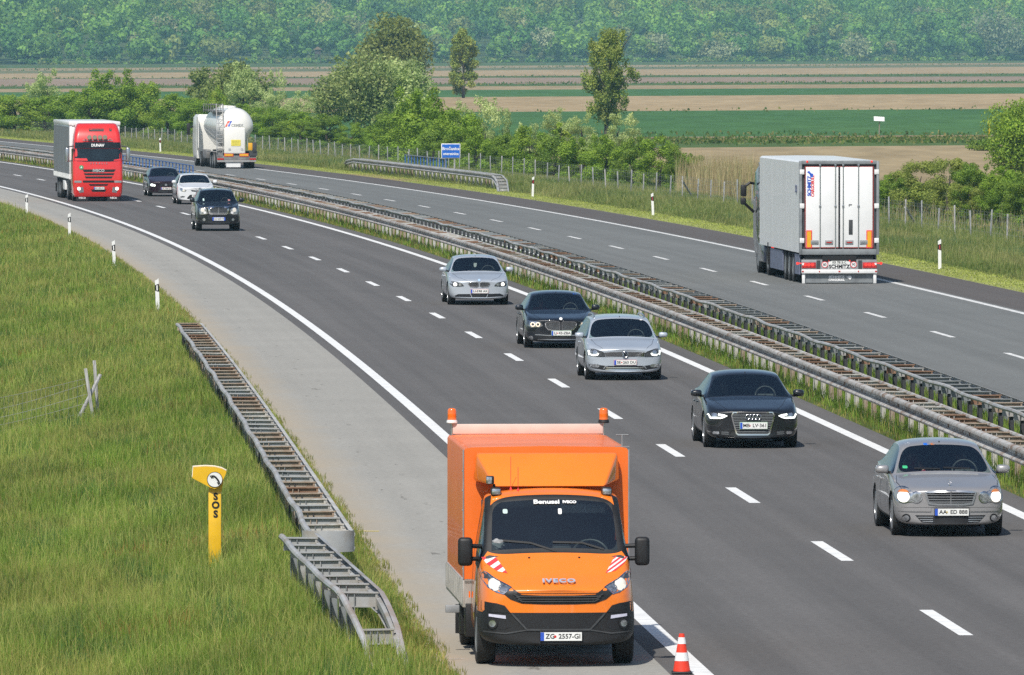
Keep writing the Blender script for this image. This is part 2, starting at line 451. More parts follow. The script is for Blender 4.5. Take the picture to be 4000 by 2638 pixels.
FZ = -1.5
m = MB(); m.poly([(-9000, -300, FZ - .08), (9000, -300, FZ - .08), (9000, 16000, FZ - .08), (-9000, 16000, FZ - .08)])
tag(m.obj("ground", MT['plain']), "flat green plain under the fields and the motorway", "ground", kind='structure')

# field strips: boundaries as straight lines across the plain
BND = [((720, 745), None), ((600, 566), 'tan2'), ((568, 551), 'green2'), ((552, 526), 'brown'), ((449, 425), 'green'), ((391, 366), 'tan'),
       ((361, 341), 'green'), ((348, 326), 'tan2'), ((338, 318), 'green2'), ((309, 299), 'pink'), ((308, 287), 'green2'), ((288, 261), 'tan'),
       ((278, 252), 'grey'), ((268, 246), 'tan2'), ((259, 239), 'green2')]
def bline(b):
    p = P(0, b[0], FZ); q = P(4000, b[1], FZ); d = q - p
    return p - d * 0.35, q + d * 0.35
fld_names = dict(tan="ploughed_field", tan2="stubble_field", brown="fallow_field", green="crop_field", green2="meadow_strip", grey="meadow_strip", pink="fallow_field")
prev = bline(BND[0][0])
for (b_, kind) in BND[1:]:
    cur = bline(b_); n = 60; V = []; Q = []
    for i in range(n + 1):
        t = i / n
        for ab in (prev, cur):
            pt = ab[0].lerp(ab[1], t); V.append((pt.x, pt.y, FZ))
    for i in range(n): Q.append((2 * i, 2 * i + 2, 2 * i + 3, 2 * i + 1))
    o = link(fld_names[kind], mesh_np(fld_names[kind], V, Q, FM[kind])); tag(o, "flat strip of farmland crossing the plain behind the motorway", "field", kind='structure')
    prev = cur
FOREST_A, FOREST_B = P(0, 252, FZ), P(4000, 236, FZ)
# wooded hillside rising beyond the plain
hd = (FOREST_B - FOREST_A); hd.z = 0; hd.normalize(); hn = Vector((-hd.y, hd.x, 0))
if hn.y < 0: hn = -hn
HC = (FOREST_A + FOREST_B) / 2
def hill_pt(u, v):
    """u along the wood's edge, v metres into the wood"""
    z = FZ + max(0.0, v - 12) * 0.075
    p = HC + hd * u + hn * v; return Vector((p.x, p.y, z))
V = []; Q = []; us = np.linspace(-900, 2400, 56); vs = [4, 12, 40, 120, 250, 420, 700, 1100]
for v_ in vs:
    for u_ in us: V.append(hill_pt(u_, v_))
nu = len(us)
for j in range(len(vs) - 1):
    for i in range(nu - 1): Q.append((j * nu + i, j * nu + i + 1, (j + 1) * nu + i + 1, (j + 1) * nu + i))
o = link("hills", mesh_np("hills", V, Q, MT['plain'], smoothf=True)); tag(o, "gentle wooded hillside beyond the plain", "hill", kind='structure')

# road corridor: strips between two offsets that share their edges
ZS = np.concatenate([np.arange(60, 300, 4.0), np.arange(300, 1000.1, 10.0)])
def strip(name, a, b, mat, za=0.0, zb=0.0, zs=None, label=None, cat=None, cols=1, kind='structure', zf=None):
    zs = ZS if zs is None else np.asarray(zs, float)
    offs = np.linspace(0, 1, cols + 1); V = []; UV = []
    for t in offs:
        off = (a + (b - a) * t) if not callable(a) else (a(zs) + (b(zs) - a(zs)) * t)
        x, y = road(zs, off); z = np.full_like(x, za + (zb - za) * t)
        if zf is not None: z = zf(off if np.ndim(off) else np.full_like(x, off), zs)
        V.append(np.c_[x, y, z]); UV.append(np.c_[np.broadcast_to(off, x.shape), zs])
    n = len(zs); Q = []
    for k in range(cols):
        for i in range(n - 1): Q.append((k * n + i, (k + 1) * n + i, (k + 1) * n + i + 1, k * n + i + 1))
    V = np.concatenate(V); UV = np.concatenate(UV); Q = np.array(Q)
    me = mesh_np(name, V, Q, mat, smoothf=True)
    uv = me.uv_layers.new(name='UVMap'); uv.data.foreach_set('uv', UV[Q.ravel()].astype(np.float32).ravel())
    o = link(name, me)
    if label: tag(o, label, cat)
    if kind: o['kind'] = kind
    return o
def vergeL(off, z):      # height of the left embankment
    d = np.maximum(0, -off - 8.7)
    return np.maximum(-1.46, -0.02 - d * 0.13 - np.maximum(0, d - 2) * 0.02)
def vergeR(off, z):
    d = np.maximum(0, off - 21.5)
    return np.maximum(-1.46, -0.02 - np.minimum(d, 9) * 0.045 - np.maximum(0, d - 9) * 0.09)
strip("grass_bank", -7.2, -24.0, MT['turf'], zf=vergeL, cols=14, label="grassy bank beside the grey shoulder", cat="ground")
strip("hard_shoulder", -7.2, -4.42, MT['shoulder'], label="pale grey worn hard shoulder of the near carriageway", cat="road")
strip("near_carriageway", -4.42, 4.72, MT['asphalt'], label="dark grey two lane carriageway with oncoming cars", cat="road")
strip("median_ground", 4.72, 7.85, MT['turf'], -0.01, -0.01, label="grassy central reservation between the guardrails", cat="ground")
strip("far_carriageway", 7.85, 17.25, MT['asphalt2'], label="lighter grey carriageway leading away", cat="road")
strip("outer_shoulder", 17.25, 19.7, MT['asphalt3'], label="brownish grey outer shoulder of the far carriageway", cat="road")
strip("mown_verge", 19.7, 21.6, MT['mown'], -0.005, -0.03, label="pale mown strip along the far shoulder", cat="ground")
strip("tall_verge", 21.6, 60.0, MT['turf'], zf=vergeR, cols=10, label="verge of tall grass running to the wire fence", cat="ground")
strip("grass_flat", -24.0, -90.0, MT['plain'], -1.46, -1.46, label="low grass beyond the bank", cat="ground")

# painted lines, 4 mm above the road
zl = ZS
strip("edge_line", -4.13, -3.89, MT['line'], .004, .004, label="solid white line between the lane and the grey shoulder", cat="road marking")
strip("edge_line", 3.96, 4.2, MT['line'], .004, .004, label="solid white line beside the central reservation", cat="road marking")
strip("edge_line", 8.42, 8.6, MT['line_worn'], .004, .004, label="worn white line behind the far median guardrail", cat="road marking")
strip("edge_line", 16.88, 17.1, MT['line_worn'], .004, .004, label="solid white line beside the outer brown shoulder", cat="road marking")
def dash(zc, off, w, ln, mat, lab, grp):
    zs = np.linspace(zc - ln / 2, zc + ln / 2, 4)
    o = strip("lane_dash", off - w / 2, off + w / 2, mat, .004, .004, zs); del o['kind']; o['kind'] = 'structure'
    tag(o, lab, "road marking", grp)
i = 0
z0 = 127.7 - 18 * 2
while z0 < 760:
    dash(z0, 0.0, 0.19, 5.6, MT['line'], "short white dash dividing the two near lanes", "lane dashes of the near carriageway"); z0 += 18
z0 = 235.3 - 18 * 6
while z0 < 820:
    dash(z0 + 0.2, 12.56, 0.17, 5.4, MT['line_worn'], "short white dash dividing the two far lanes", "lane dashes of the far carriageway"); z0 += 18.0
# survey mark on the shoulder
m = MB(); a = P(1372, 2076.5); b = P(1480, 2077.5)
m.poly([a + Vector((0, -.07, .004)), b + Vector((0, -.07, .004)), b + Vector((0, .07, .004)), a + Vector((0, .07, .004))])
tag(m.obj("survey_mark", MT['yellowpaint']), "thin yellow line painted across the grey shoulder", "road marking", kind='structure')
m = MB(); a = P(1733, 2578.5); b = P(1812, 2577)
m.poly([a + Vector((0, -.02, .004)), b + Vector((0, -.02, .004)), b + Vector((0, .02, .004)), a + Vector((0, .02, .004))])
tag(m.obj("survey_mark", MT['line_worn']), "thin pale line on the shoulder beside the orange truck", "road marking", kind='structure')
# bare sandy patch behind the far guardrail
strip("sandy_lay_by", 19.7, 21.4, FM['tan2'], .004, -.02, np.linspace(534, 564, 20), label="bare sandy patch at the foot of the far guardrail", cat="ground")
# ------------------------------------------------------------------ guardrails
WPROF = [(0.0, .755), (-.02, .752), (-.07, .735), (-.085, .705), (-.080, .672), (.020, .650), (.020, .570), (-.066, .538), (-.085, .51), (-.075, .478), (-.02, .448), (0.0, .444)]
def wbeam(mb, zs, offf, side, dz=None):
    """W-profile beam swept along the road; the bulges face `side`"""
    rings = []
    for z in zs:
        o = offf(z); h = dz(z) if dz else 0.0
        outer = [R3(z, o - side * d * -1.0 if False else o + side * (-d), hh + h) for d, hh in WPROF]
        inner = [R3(z, o + side * (-d - .006), hh + h) for d, hh in reversed(WPROF)]
        rings.append(outer + inner)
    mb.sweep(rings)
def guardrail(label, woff, toff, z0, z1, face, mats_, sp=2.0, wob=0.0, dz=None, tube_r=.045, postoff=None, step=2.0, rnd=1, group="guardrails along the motorway", name="guardrail"):
    wf = woff if callable(woff) else (lambda z: woff)
    tf = toff if callable(toff) else (lambda z: toff)
    base = R3(z0, wf(z0), 0)
    t = thing(name, label, "guardrail", base, group=group)
    def part(mb, nm, mt):
        bmesh.ops.translate(mb.bm, vec=-base, verts=mb.bm.verts); return mb.obj(nm, mt, t, 40)
    zs = np.arange(z0, z1 + .01, step)
    m = MB(); wbeam(m, zs, wf, face, dz); part(m, "rail", mats_['rail'])
    r = random.Random(rnd)
    path = []
    for k, z in enumerate(np.arange(z0, z1 + .01, sp / 2)):
        h = dz(z) if dz else 0.0
        w = wob * 1.3 * (math.sin(k * .52 + rnd) + .8 * math.sin(k * .91 + 2 * rnd) + r.uniform(-.25, .25))
        path.append(R3(z, tf(z) + w, .70 + h + w * .6))
    m = MB(); m.tube(path, tube_r, 8); part(m, "back_tube", mats_['tube'])
    # prototypes
    zz = z0 + .4; i = 0; cache = {}; rest = {}
    while zz < z1 - .2:
        w_ = wf(zz); t_ = tf(zz); h = dz(zz) if dz else 0.0
        sgn = 1 if t_ > w_ else -1; L = abs(t_ - w_); th = heading(zz)
        k = r.choice(mats_['sp']); kp = r.choice(mats_['post'])
        Lk = round(L, 2)
        po = (postoff(zz) if callable(postoff) else postoff) if postoff is not None else t_ - sgn * .12
        for nm, kk, off in (("spacer", k, (w_ + t_) / 2), ("post", kp, po)):
            hq = round(h, 2)
            key = (nm, kk, Lk, hq)
            if i < 100:
                if key not in cache:
                    m = MB()
                    if nm == "spacer":
                        m.box((0, 0, .722 + hq), (L + .06, .062, .02)); m.box((0, .012, .625 + hq), (L - .02, .012, .175)); m.box((0, -.010, .54 + hq), (L * .7, .05, .016))
                        m.box((-sgn * L / 2 + sgn * .03, 0, .60 + hq), (.03, .09, .20))
                    else:
                        hh = max(.12, .70 + hq)
                        m.box((0, 0, hh / 2 - .12), (.012, .055, hh + .24)); m.box((.045, .022, hh / 2 - .12), (.09, .012, hh + .24)); m.box((.09, -.005, hh / 2 - .12), (.012, .055, hh + .24))
                    cache[key] = m.mesh(nm, MT[kk])
                o = link(nm, cache[key], t); o.location = R3(zz, off, 0) - base; o.rotation_euler = (r.uniform(-.01, .01), r.uniform(-.015, .015), th)
            else:
                m = rest.setdefault((nm, kk), MB()); c = R3(zz, off, 0)
                if nm == "spacer": m.box(c + Vector((0, 0, .69)), (L + .06, .055, .09), th)
                else: m.box(c + Vector((0, 0, .33)), (.09, .055, .74), th)
        zz += sp; i += 1
    for (nm, kk), m in rest.items():
        bmesh.ops.translate(m.bm, vec=-base, verts=m.bm.verts); o = m.obj(nm, MT[kk], t); o['kind'] = 'stuff'
    return t
RA = dict(rail=MT['galvrust'], tube=MT['galvrust'], sp=['rust', 'rusttan', 'paleband', 'rust', 'rusttan'], post=['paleband', 'rusttan', 'paleband', 'paleband', 'rusttan'])
RB = dict(rail=MT['galv'], tube=MT['galv'], sp=['rusttan', 'greydark', 'galv', 'greydark', 'rust'], post=['postdark'])
RC = dict(rail=MT['paleband'], tube=MT['galv'], sp=['rusttan', 'paleband', 'rusttan', 'galv', 'rusttan', 'rust'], post=['postdark', 'greydark', 'rusttan'])
RD = dict(rail=MT['galv'], tube=MT['galv'], sp=['galv'], post=['greydark', 'galv'])
guardrail("long rust streaked median guardrail facing the oncoming cars", 5.0, 5.58, 138, 762, -1, RA, postoff=5.22, rnd=2)
guardrail("grey ladder like median guardrail backing onto the far carriageway", 7.28, 6.66, 138, 762, 1, RB, wob=.012, postoff=6.80, rnd=3)
guardrail("brownish ladder like guardrail beside the grey shoulder, farther piece", -7.69, -8.25, 137.6, 240.5, 1, RC, wob=.007, postoff=-8.12, rnd=4, sp=1.93)
# short end piece on the left, sloping into the grass
w2 = lambda z: np.interp(z, [121.0, 122.5, 137.4], [-7.70, -7.83, -8.23])
t2 = lambda z: np.interp(z, [120.5, 122.5, 129, 137.0], [-8.10, -8.35, -8.50, -8.72])
dz2 = lambda z: float(np.interp(z, [118.0, 122.4, 200], [-.95, 0, 0]))
w2b = lambda z: float(np.interp(z, [118.0, 121.0, 122.5, 137.4], [-7.62, -7.70, -7.83, -8.23]))
t2b = lambda z: float(np.interp(z, [118.0, 120.5, 122.5, 129, 137.0], [-7.95, -8.10, -8.35, -8.50, -8.72]))
g2 = guardrail("bright galvanised end piece of guardrail dipping into the grass", w2b, t2b, 118.4, 137.3, 1, RD, wob=.010, postoff=lambda z: t2b(z) + .12, rnd=5, sp=1.93, dz=dz2, step=.6)
# curved steel end plate between the two pieces
def end_plate(parent_zo, label=None):
    pass
m = MB(); rings = []
zc = 137.5
for k in range(13):
    a = math.pi * k / 12
    off = -8.0 + .38 * math.cos(a); z = zc - .33 * math.sin(a)
    p = R3(z, off, 0); rings.append([p + Vector((0, 0, .765)), p + Vector((0, 0, .46)), p * 1 + Vector((0, .006, .46)), p + Vector((0, .006, .765))])
m.sweep(rings)
tag(m.obj("end_plate", MT['galv'], None, 60), "rounded galvanised plate closing the end of the brownish ladder guardrail", "end plate")
# guardrail on the far side of the far carriageway
wr = lambda z: float(np.interp(z, [496, 503, 512, 570, 582, 590], [20.9, 21.6, 21.9, 21.9, 22.1, 22.9]))
tr = lambda z: wr(z) + .5
dzr = lambda z: float(np.interp(z, [496, 506, 578, 590], [-.72, 0, 0, -.45]))
RE = dict(rail=MT['galv'], tube=MT['galv'], sp=['galv'], post=['rusttan', 'paleband', 'paleband'])
guardrail("short grey guardrail curving down at both ends beyond the far carriageway", wr, tr, 496, 590, -1, RE, postoff=lambda z: wr(z) + .12, rnd=6, dz=dzr)

# ------------------------------------------------------------------ blue bridge railings
def blue_railing(label, off, z0, z1, hgt, sp, rail=True):
    base = R3(z0, off, 0); t = thing("bridge_railing", label, "railing", base, group="blue bridge railings")
    n = int((z1 - z0) / sp); me = None
    for i in range(n + 1):
        z = z0 + i * sp
        if me is None:
            m = MB(); m.box((0, 0, hgt / 2), (.06, .06, hgt)); m.box((0, 0, .03), (.12, .12, .06)); me = m.mesh("post", MT['bluepaint'])
        o = link("post", me, t); o.location = R3(z, off, 0) - base; o.rotation_euler = (0, 0, heading(z))
    for nm, h, w, mt in (("top_rail", hgt - .03, .05, MT['grey'] if rail else MT['bluepaint']), ("middle_rail", hgt * .5, .025, MT['bluepaint'])):
        m = MB(); m.tube([R3(z, off, h) - base for z in np.linspace(z0, z1, 12)], w / 2, 6); m.obj(nm, mt, t)
blue_railing("blue bridge railing in the median behind the red truck and purple car", 6.1, 512, 562.5, 1.2, 2.2, False)
blue_railing("blue bridge railing with pale top rail behind the short curved guardrail", 23.4, 543, 563.5, 1.15, 1.55)

# ------------------------------------------------------------------ delineator posts
def delineator(z, off, red, label, group):
    base = R3(z, off, float(vergeL(np.array([off]), None)[0]) if off < 0 else 0.0)
    t = thing("delineator_post", label, "delineator post", base, heading(z), group)
    t.rotation_euler = (RND.uniform(-.03, .03), RND.uniform(-.05, .05), heading(z))
    hh = 1.02
    prof = [(-.055, -.03), (.055, -.03), (.045, .035), (-.045, .035)]
    m = MB(); m.prism([(x, y, -.1) for x, y in prof], (0, 0, hh - .06))
    m.prism([(-.055, -.03, hh - .16), (.055, -.03, hh - .16), (.055, -.03, hh - .01), (-.055, -.03, hh - .075)], (0, .06, 0))
    m.obj("post_body", MT['white'], t)
    m = MB(); m.prism([(-.058, -.034, hh - .36), (.058, -.034, hh - .40), (.058, -.034, hh - .16), (-.058, -.034, hh - .20)], (0, .072, 0))
    b = m.obj("black_band", MT['ink'], t)
    m = MB(); m.box((0, -.037, hh - .28), (.036, .008, .15)); m.obj("reflector", MT['redlens'] if red else MT['white'], b)
dl = ["white post with black band nearest the ladder guardrail, grass behind", "white post with black band, second from the ladder guardrail",
      "white post with black band, third from the ladder guardrail", "white post with black band at the far left, farthest along the grassy bank"]
for z, off, lab in zip((275.1, 328.7, 381.5, 428.9), (-7.9, -7.74, -7.59, -7.46), dl):
    delineator(z, off, False, lab, "white delineator posts on the left bank")
dr = ["white post with red reflector right of the white box trailer", "white post with red reflector left of the white box trailer",
      "white post with red reflector just right of the short curved guardrail's end", "white post with red reflector between the red truck and the tanker"]
for z, off, lab in zip((327.0, 428.7, 480.9, 677.9), (20.74, 20.92, 20.94, 20.93), dr):
    delineator(z, off, True, lab, "red reflector posts on the far verge")

# ------------------------------------------------------------------ emergency telephone
b = P(838, 2225, -.12); b.z = -.14
t = thing("emergency_phone", "yellow emergency telephone post reading SOS in the tall grass", "emergency phone", b, .03)
m = MB(); m.box((0, 0, .56), (.196, .16, 1.28), bev=.02); m.obj("pillar", MT['yellow'], t)
hp = [(-.338, 1.405), (-.325, 1.56), (-.14, 1.572), (.0, 1.563), (.10, 1.54), (.175, 1.502), (.165, 1.46), (.10, 1.32), (.055, 1.258), (0, 1.236), (-.06, 1.252), (-.33, 1.395)]
m = MB(); m.prism([(x, -.155, z) for x, z in hp], (0, .30, 0)); hd_ = m.obj("head_shell", MT['yellow'], t)
m = MB(); m.prism([(x * 1.02 - .002, .146, (z - 1.4) * 1.03 + 1.405) for x, z in hp], (0, .05, 0)); m.obj("rear_shell", MT['white'], t)
m = MB(); m.prism([(-.098, -.08, 1.19), (.103, -.08, 1.19), (.145, -.08, 1.45), (-.07, -.08, 1.30)], (0, .16, 0)); m.obj("neck", MT['yellow'], t)
m = MB(); m.cyl((.0, -.156, 1.375), (.0, -.163, 1.375), .118, seg=32); d_ = m.obj("phone_disc", MT['ink'], hd_)
m = MB(); m.cyl((.0, -.160, 1.375), (.0, -.167, 1.375), .109, seg=32); m.obj("disc_face", MT['white'], hd_)
m = MB()
m.tube([(-.05, -.170, 1.432), (-.02, -.170, 1.432), (.012, -.170, 1.414), (.042, -.170, 1.378), (.062, -.170, 1.345), (.066, -.170, 1.325)], [.012, .013, .013, .014, .014, .012], 6)
m.box((-.058, -.170, 1.418), (.012, .012, .05), Matrix.Rotation(-.6, 4, 'Y')); m.box((-.038, -.170, 1.420), (.012, .012, .05), Matrix.Rotation(-.6, 4, 'Y'))
m.box((.050, -.170, 1.318), (.012, .012, .05), Matrix.Rotation(-.6, 4, 'Y')); m.box((.068, -.170, 1.330), (.012, .012, .05), Matrix.Rotation(-.6, 4, 'Y'))
m.obj("handset_symbol", MT['ink'], hd_)
for ch, z in (("S", 1.115), ("O", .985), ("S", .85)):
    text(ch, .145, MT['ink'], (.012, -.0835, z), t, bold=.006)

# ------------------------------------------------------------------ old fence corner on the left bank
fb = P(365, 1655, -.35)
t = thing("wire_fence", "weathered grey wooden fence corner with sagging wire on the left bank", "fence", fb, .05)
def fp(xs, ys, dy=0.0):      # photo pixels -> fence coordinates
    s = F / fb.y; return Vector(((xs - 365) / s, dy, (1655 - ys) / s))
def plank(a, b_, w, d, name="fence_post"):
    a = Vector(a); b_ = Vector(b_); q = (b_ - a).to_track_quat('Z', 'Y').to_matrix().to_4x4()
    m = MB(); m.box((0, 0, 0), (w, d, (b_ - a).length), bev=.006); me = m.mesh(name, MT['wood']); me.transform(Matrix.Translation((a + b_) / 2) @ q)
    return link(name, me, t)
plank(fp(372, 1700), fp(333, 1440), .075, .07); plank(fp(383, 1640, .5), fp(368, 1412, .5), .07, .07)
plank(fp(272, 1700, -.15), fp(392, 1465, .3), .075, .05, "brace")
m = MB(); left = fp(-200, 1655).x
for k, (h0, h1, sag) in enumerate(((1478, 1560, 8), (1500, 1610, 12), (1540, 1640, 12), (1575, 1668, 10), (1610, 1690, 8), (1640, 1705, 6))):
    A = fp(338, h0, .0); B = fp(-200, h1 + 20, -1.0); pts = []
    for q in range(13):
        u = q / 12; p = A.lerp(B, u); p.z -= math.sin(u * math.pi) * sag / (F / fb.y) ; pts.append(p)
    m.tube(pts, .0038, 4)
for q in range(1, 30):
    u = q / 30; A = fp(338, 1478, 0).lerp(fp(-200, 1580, -1.0), u); B = fp(338, 1640, 0).lerp(fp(-200, 1725, -1.0), u)
    A.z -= math.sin(u * math.pi) * .04; m.tube([A, B], .0026, 4)
m.obj("wire_mesh", MT['wire'], t)

# ------------------------------------------------------------------ long wire fence on the far side
FOFF = lambda z: float(np.interp(z, [380, 520, 640, 760, 980], [29.8, 28.6, 29.5, 33, 39]))
fz0 = R3(338, FOFF(338), -.38)
t = thing("wire_fence", "long wire mesh fence on thin grey posts beyond the far verge", "fence", fz0)
zz = 338.0; i = 0; r = random.Random(11); tops = []
pm = []
for k, mt in enumerate(('fencepost', 'fencepost', 'wood')):
    m = MB(); m.box((0, 0, .62), (.065, .065, 1.5), bev=.01); pm.append(m.mesh("fence_post", MT[mt]))
while zz < 905:
    h = float(vergeR(np.array([FOFF(zz)]), None)[0]); p = R3(zz, FOFF(zz), h)
    if i < 100:
        o = link("fence_post", pm[i % 3], t); o.location = p - fz0; o.rotation_euler = (r.uniform(-.05, .05), r.uniform(-.06, .06), 0); o.scale = (1, 1, r.uniform(.9, 1.08))
        if i in (14, 29, 53, 81):
            m = MB(); m.tube([(0, .05, 1.1), (.7, 1.2, 0)], .05, 6); o2 = m.obj("brace", MT['wood'], t); o2.location = p - fz0
    tops.append(p - fz0)
    zz += r.uniform(4.6, 5.6); i += 1
m = MB()
for hh in (.25, .5, .75, 1.0, 1.2, 1.32):
    m.tube([p + Vector((0, -.06, hh)) for p in tops], .004, 4)
for a, b_ in zip(tops[:-1], tops[1:]):
    n = 7
    for q in range(n):
        p = a.lerp(b_, q / n) + Vector((0, -.06, 0)); m.tube([p + Vector((0, 0, .1)), p + Vector((0, 0, 1.32))], .003, 3)
m.obj("wire_mesh", MT['wire'], t)

# ------------------------------------------------------------------ signs and markers beyond the verge
b = P(1762, 672, 0); b = R3(566, 26.6, -.22)
b = Vector(((1761 - CX) * 560 / F, 560, -.25))
t = thing("river_sign", "blue rectangular road sign with white lettering on two poles", "road sign", b, .06)
s_ = F / 560
m = MB(); m.box((0, 0, 2.55 - .55), (75 / s_, .05, 58 / s_), bev=.03); bd = m.obj("sign_board", MT['inkwhite'], t)
zc = 7.8 - (590 - YH) / s_ + .25
bd.location.z = zc - 2.0
m = MB(); m.box((0, -.030, zc), (69 / s_, .02, 52 / s_)); m.obj("sign_face", MT['blue'], bd).location.z = -bd.location.z
text("Bročanica", .25, MT['inkwhite'], (0, -.046, zc + .13), bd, bold=.006).location.z -= bd.location.z
text("oteretnica", .22, MT['inkwhite'], (0, -.046, zc - .17), bd, bold=.006).location.z -= bd.location.z
m = MB(); m.cyl((-20 / s_, .06, -.1), (-20 / s_, .06, zc + .2), .055, seg=10); m.obj("pole", MT['galv'], t)
m = MB(); m.cyl((15 / s_, .06, -.1), (15 / s_, .06, zc + .2), .055, seg=10); m.obj("pole", MT['galv'], t)

b = P(3434, 527, FZ); s_ = F / b.y
t = thing("pipeline_marker", "white roofed marker on an orange pole in the green field", "marker post", b)
m = MB(); m.tube([(0, 0, 0), (.02, 0, .9), (.05, 0, 60 / s_)], .055, 8); m.obj("pole", MT['rusttan'], t)
m = MB(); m.prism([(-.54, -.32, 1.42), (.52, -.32, 1.38), (.52, -.02, 1.80), (-.54, -.02, 1.86)], (0, .04, 0)); m.prism([(-.54, .28, 1.42), (.52, .28, 1.38), (.52, -.02, 1.80), (-.54, -.02, 1.86)], (0, .04, 0)); m.obj("marker_roof", MT['white'], t)
b = P(3864, 535, FZ)
t = thing("marker_post", "small yellow post in the green field beside the tree at the right edge", "marker post", b)
m = MB(); m.tube([(0, 0, 0), (0, 0, 1.3)], .09, 8); m.obj("post_body", MT['yellow'], t)
m = MB(); m.cyl((0, 0, 1.3), (0, 0, 1.62), .17, .12, seg=10); m.obj("post_cap", MT['yellow'], t)
# hunting hide at the wood's edge
b = P(1242, 248, FZ); s_ = F / b.y
t = thing("hunting_hide", "small raised wooden hunting hide at the edge of the wood", "hunting hide", b)
for x, y in ((-1.0, -.8), (1.0, -.8), (1.0, .8), (-1.0, .8)):
    m = MB(); m.tube([(x * 1.3, y * 1.3, 0), (x, y, 4.2)], .13, 6); m.obj("leg", MT['bark'], t)
m = MB(); m.box((0, 0, 5.2), (2.6, 2.2, 2.2)); m.obj("cabin", MT['bark'], t)
m = MB(); m.prism([(-2.1, -1.7, 6.2), (2.1, -1.7, 6.2), (.2, -1.7, 7.6), (-.2, -1.7, 7.6)], (0, 3.4, 0)); m.obj("roof", FM['brown'], t)
m = MB(); m.tube([(-.4, -1.2, 0), (-.4, -1.0, 4.2)], .08, 5); m.tube([(.1, -1.2, 0), (.1, -1.0, 4.2)], .08, 5); m.obj("ladder", MT['bark'], t)
# traffic cone
b = P(2664, 2636, 0)
t = thing("traffic_cone", "red and white striped traffic cone on the white line by the orange truck", "traffic cone", b)
prof = [(.108, .03), (.033, .50)]
def ring(z): return .108 + (.033 - .108) * (z - .03) / .47
m = MB(); m.lathe([(ring(.03), .03), (ring(.5), .5), (ring(.5) * .6, .5), (ring(.03) * .6, .03)], (0, 0, 0), 'Z', 24)
cb = m.obj("cone_body", simple("cone_red", (0.80, 0.05, 0.02), 0.45, var=.06), t)
for a, c in ((.165, .268), (.375, .455)):
    m = MB(); m.lathe([(ring(a) + .003, a), (ring(c) + .003, c), (ring(c) - .004, c), (ring(a) - .004, a)], (0, 0, 0), 'Z', 24); m.obj("white_band", MT['white'], cb)
m = MB(); m.box((0, 0, .018), (.25, .25, .036), bev=.012); m.obj("cone_base", MT['ink'], t)
# ------------------------------------------------------------------ surface patches laid on a body
def bvh_of(me):
    return BVHTree.FromPolygons([v.co for v in me.vertices], [list(p.vertices) for p in me.polygons])
DIRS = {'front': (Vector((0, 1, 0)), lambda u, v: Vector((u, -6, v))),
        'rear': (Vector((0, -1, 0)), lambda u, v: Vector((u, 30, v))),
        'left': (Vector((1, 0, 0)), lambda u, v: Vector((-6, u, v))),
        'right': (Vector((-1, 0, 0)), lambda u, v: Vector((6, u, v))),
        'top': (Vector((0, 0, -1)), lambda u, v: Vector((u, v, 8)))}
def cast(bvh, d, u, v):
    dr, st = DIRS[d]; o = st(u, v)
    h = bvh.ray_cast(o, dr)
    if h[0] is None:
        n = bvh.find_nearest(o + dr * 6); return n[0], dr
    return h[0], dr
def densify(pts, step):
    out = []
    n = len(pts)
    for i in range(n):
        a = pts[i]; b = pts[(i + 1) % n]; L = math.hypot(b[0] - a[0], b[1] - a[1]); k = max(1, int(L / step))
        for j in range(k): out.append((a[0] + (b[0] - a[0]) * j / k, a[1] + (b[1] - a[1]) * j / k))
    return out
def inside(p, poly):
    c = False; n = len(poly); x, y = p
    for i in range(n):
        x1, y1 = poly[i]; x2, y2 = poly[(i + 1) % n]
        if (y1 > y) != (y2 > y) and x < (x2 - x1) * (y - y1) / (y2 - y1) + x1: c = not c
    return c
def patch(mb, bvh, pts, d='front', off=.006, step=.045, thick=.03):
    """raised patch: polygon pts (u,v) laid on the body, `off` proud of it, sides going `thick` back"""
    edge = densify(pts, step); nb = len(edge)
    us = [p[0] for p in pts]; vs = [p[1] for p in pts]; grid = []
    u = min(us) + step / 2
    while u < max(us):
        v = min(vs) + step / 2
        while v < max(vs):
            if inside((u, v), pts) and min(abs(u - q[0]) + abs(v - q[1]) for q in edge) > step * .6: grid.append((u, v))
            v += step
        u += step
    res = delaunay_2d_cdt([Vector(p) for p in edge + grid], [(i, (i + 1) % nb) for i in range(nb)], [], 1, 1e-6)
    P2, F2 = res[0], res[2]
    vv = []
    for p in P2:
        h, dr = cast(bvh, d, p.x, p.y); vv.append(mb.bm.verts.new(h - dr * off))
    ec = {}
    for f in F2:
        try: nf = mb.bm.faces.new([vv[i] for i in f])
        except ValueError: continue
        nf.material_index = mb.mi; nf.smooth = True
        for a, b in zip(f, list(f[1:]) + [f[0]]): ec[frozenset((a, b))] = ec.get(frozenset((a, b)), 0) + 1
    dr = DIRS[d][0]; bk = {}
    for e, c in ec.items():
        if c == 1:
            a, b = tuple(e)
            for i in (a, b):
                if i not in bk: bk[i] = mb.bm.verts.new(vv[i].co + dr * thick)
            try:
                nf = mb.bm.faces.new((vv[a], vv[b], bk[b], bk[a])); nf.material_index = mb.mi
            except ValueError: pass
    return mb
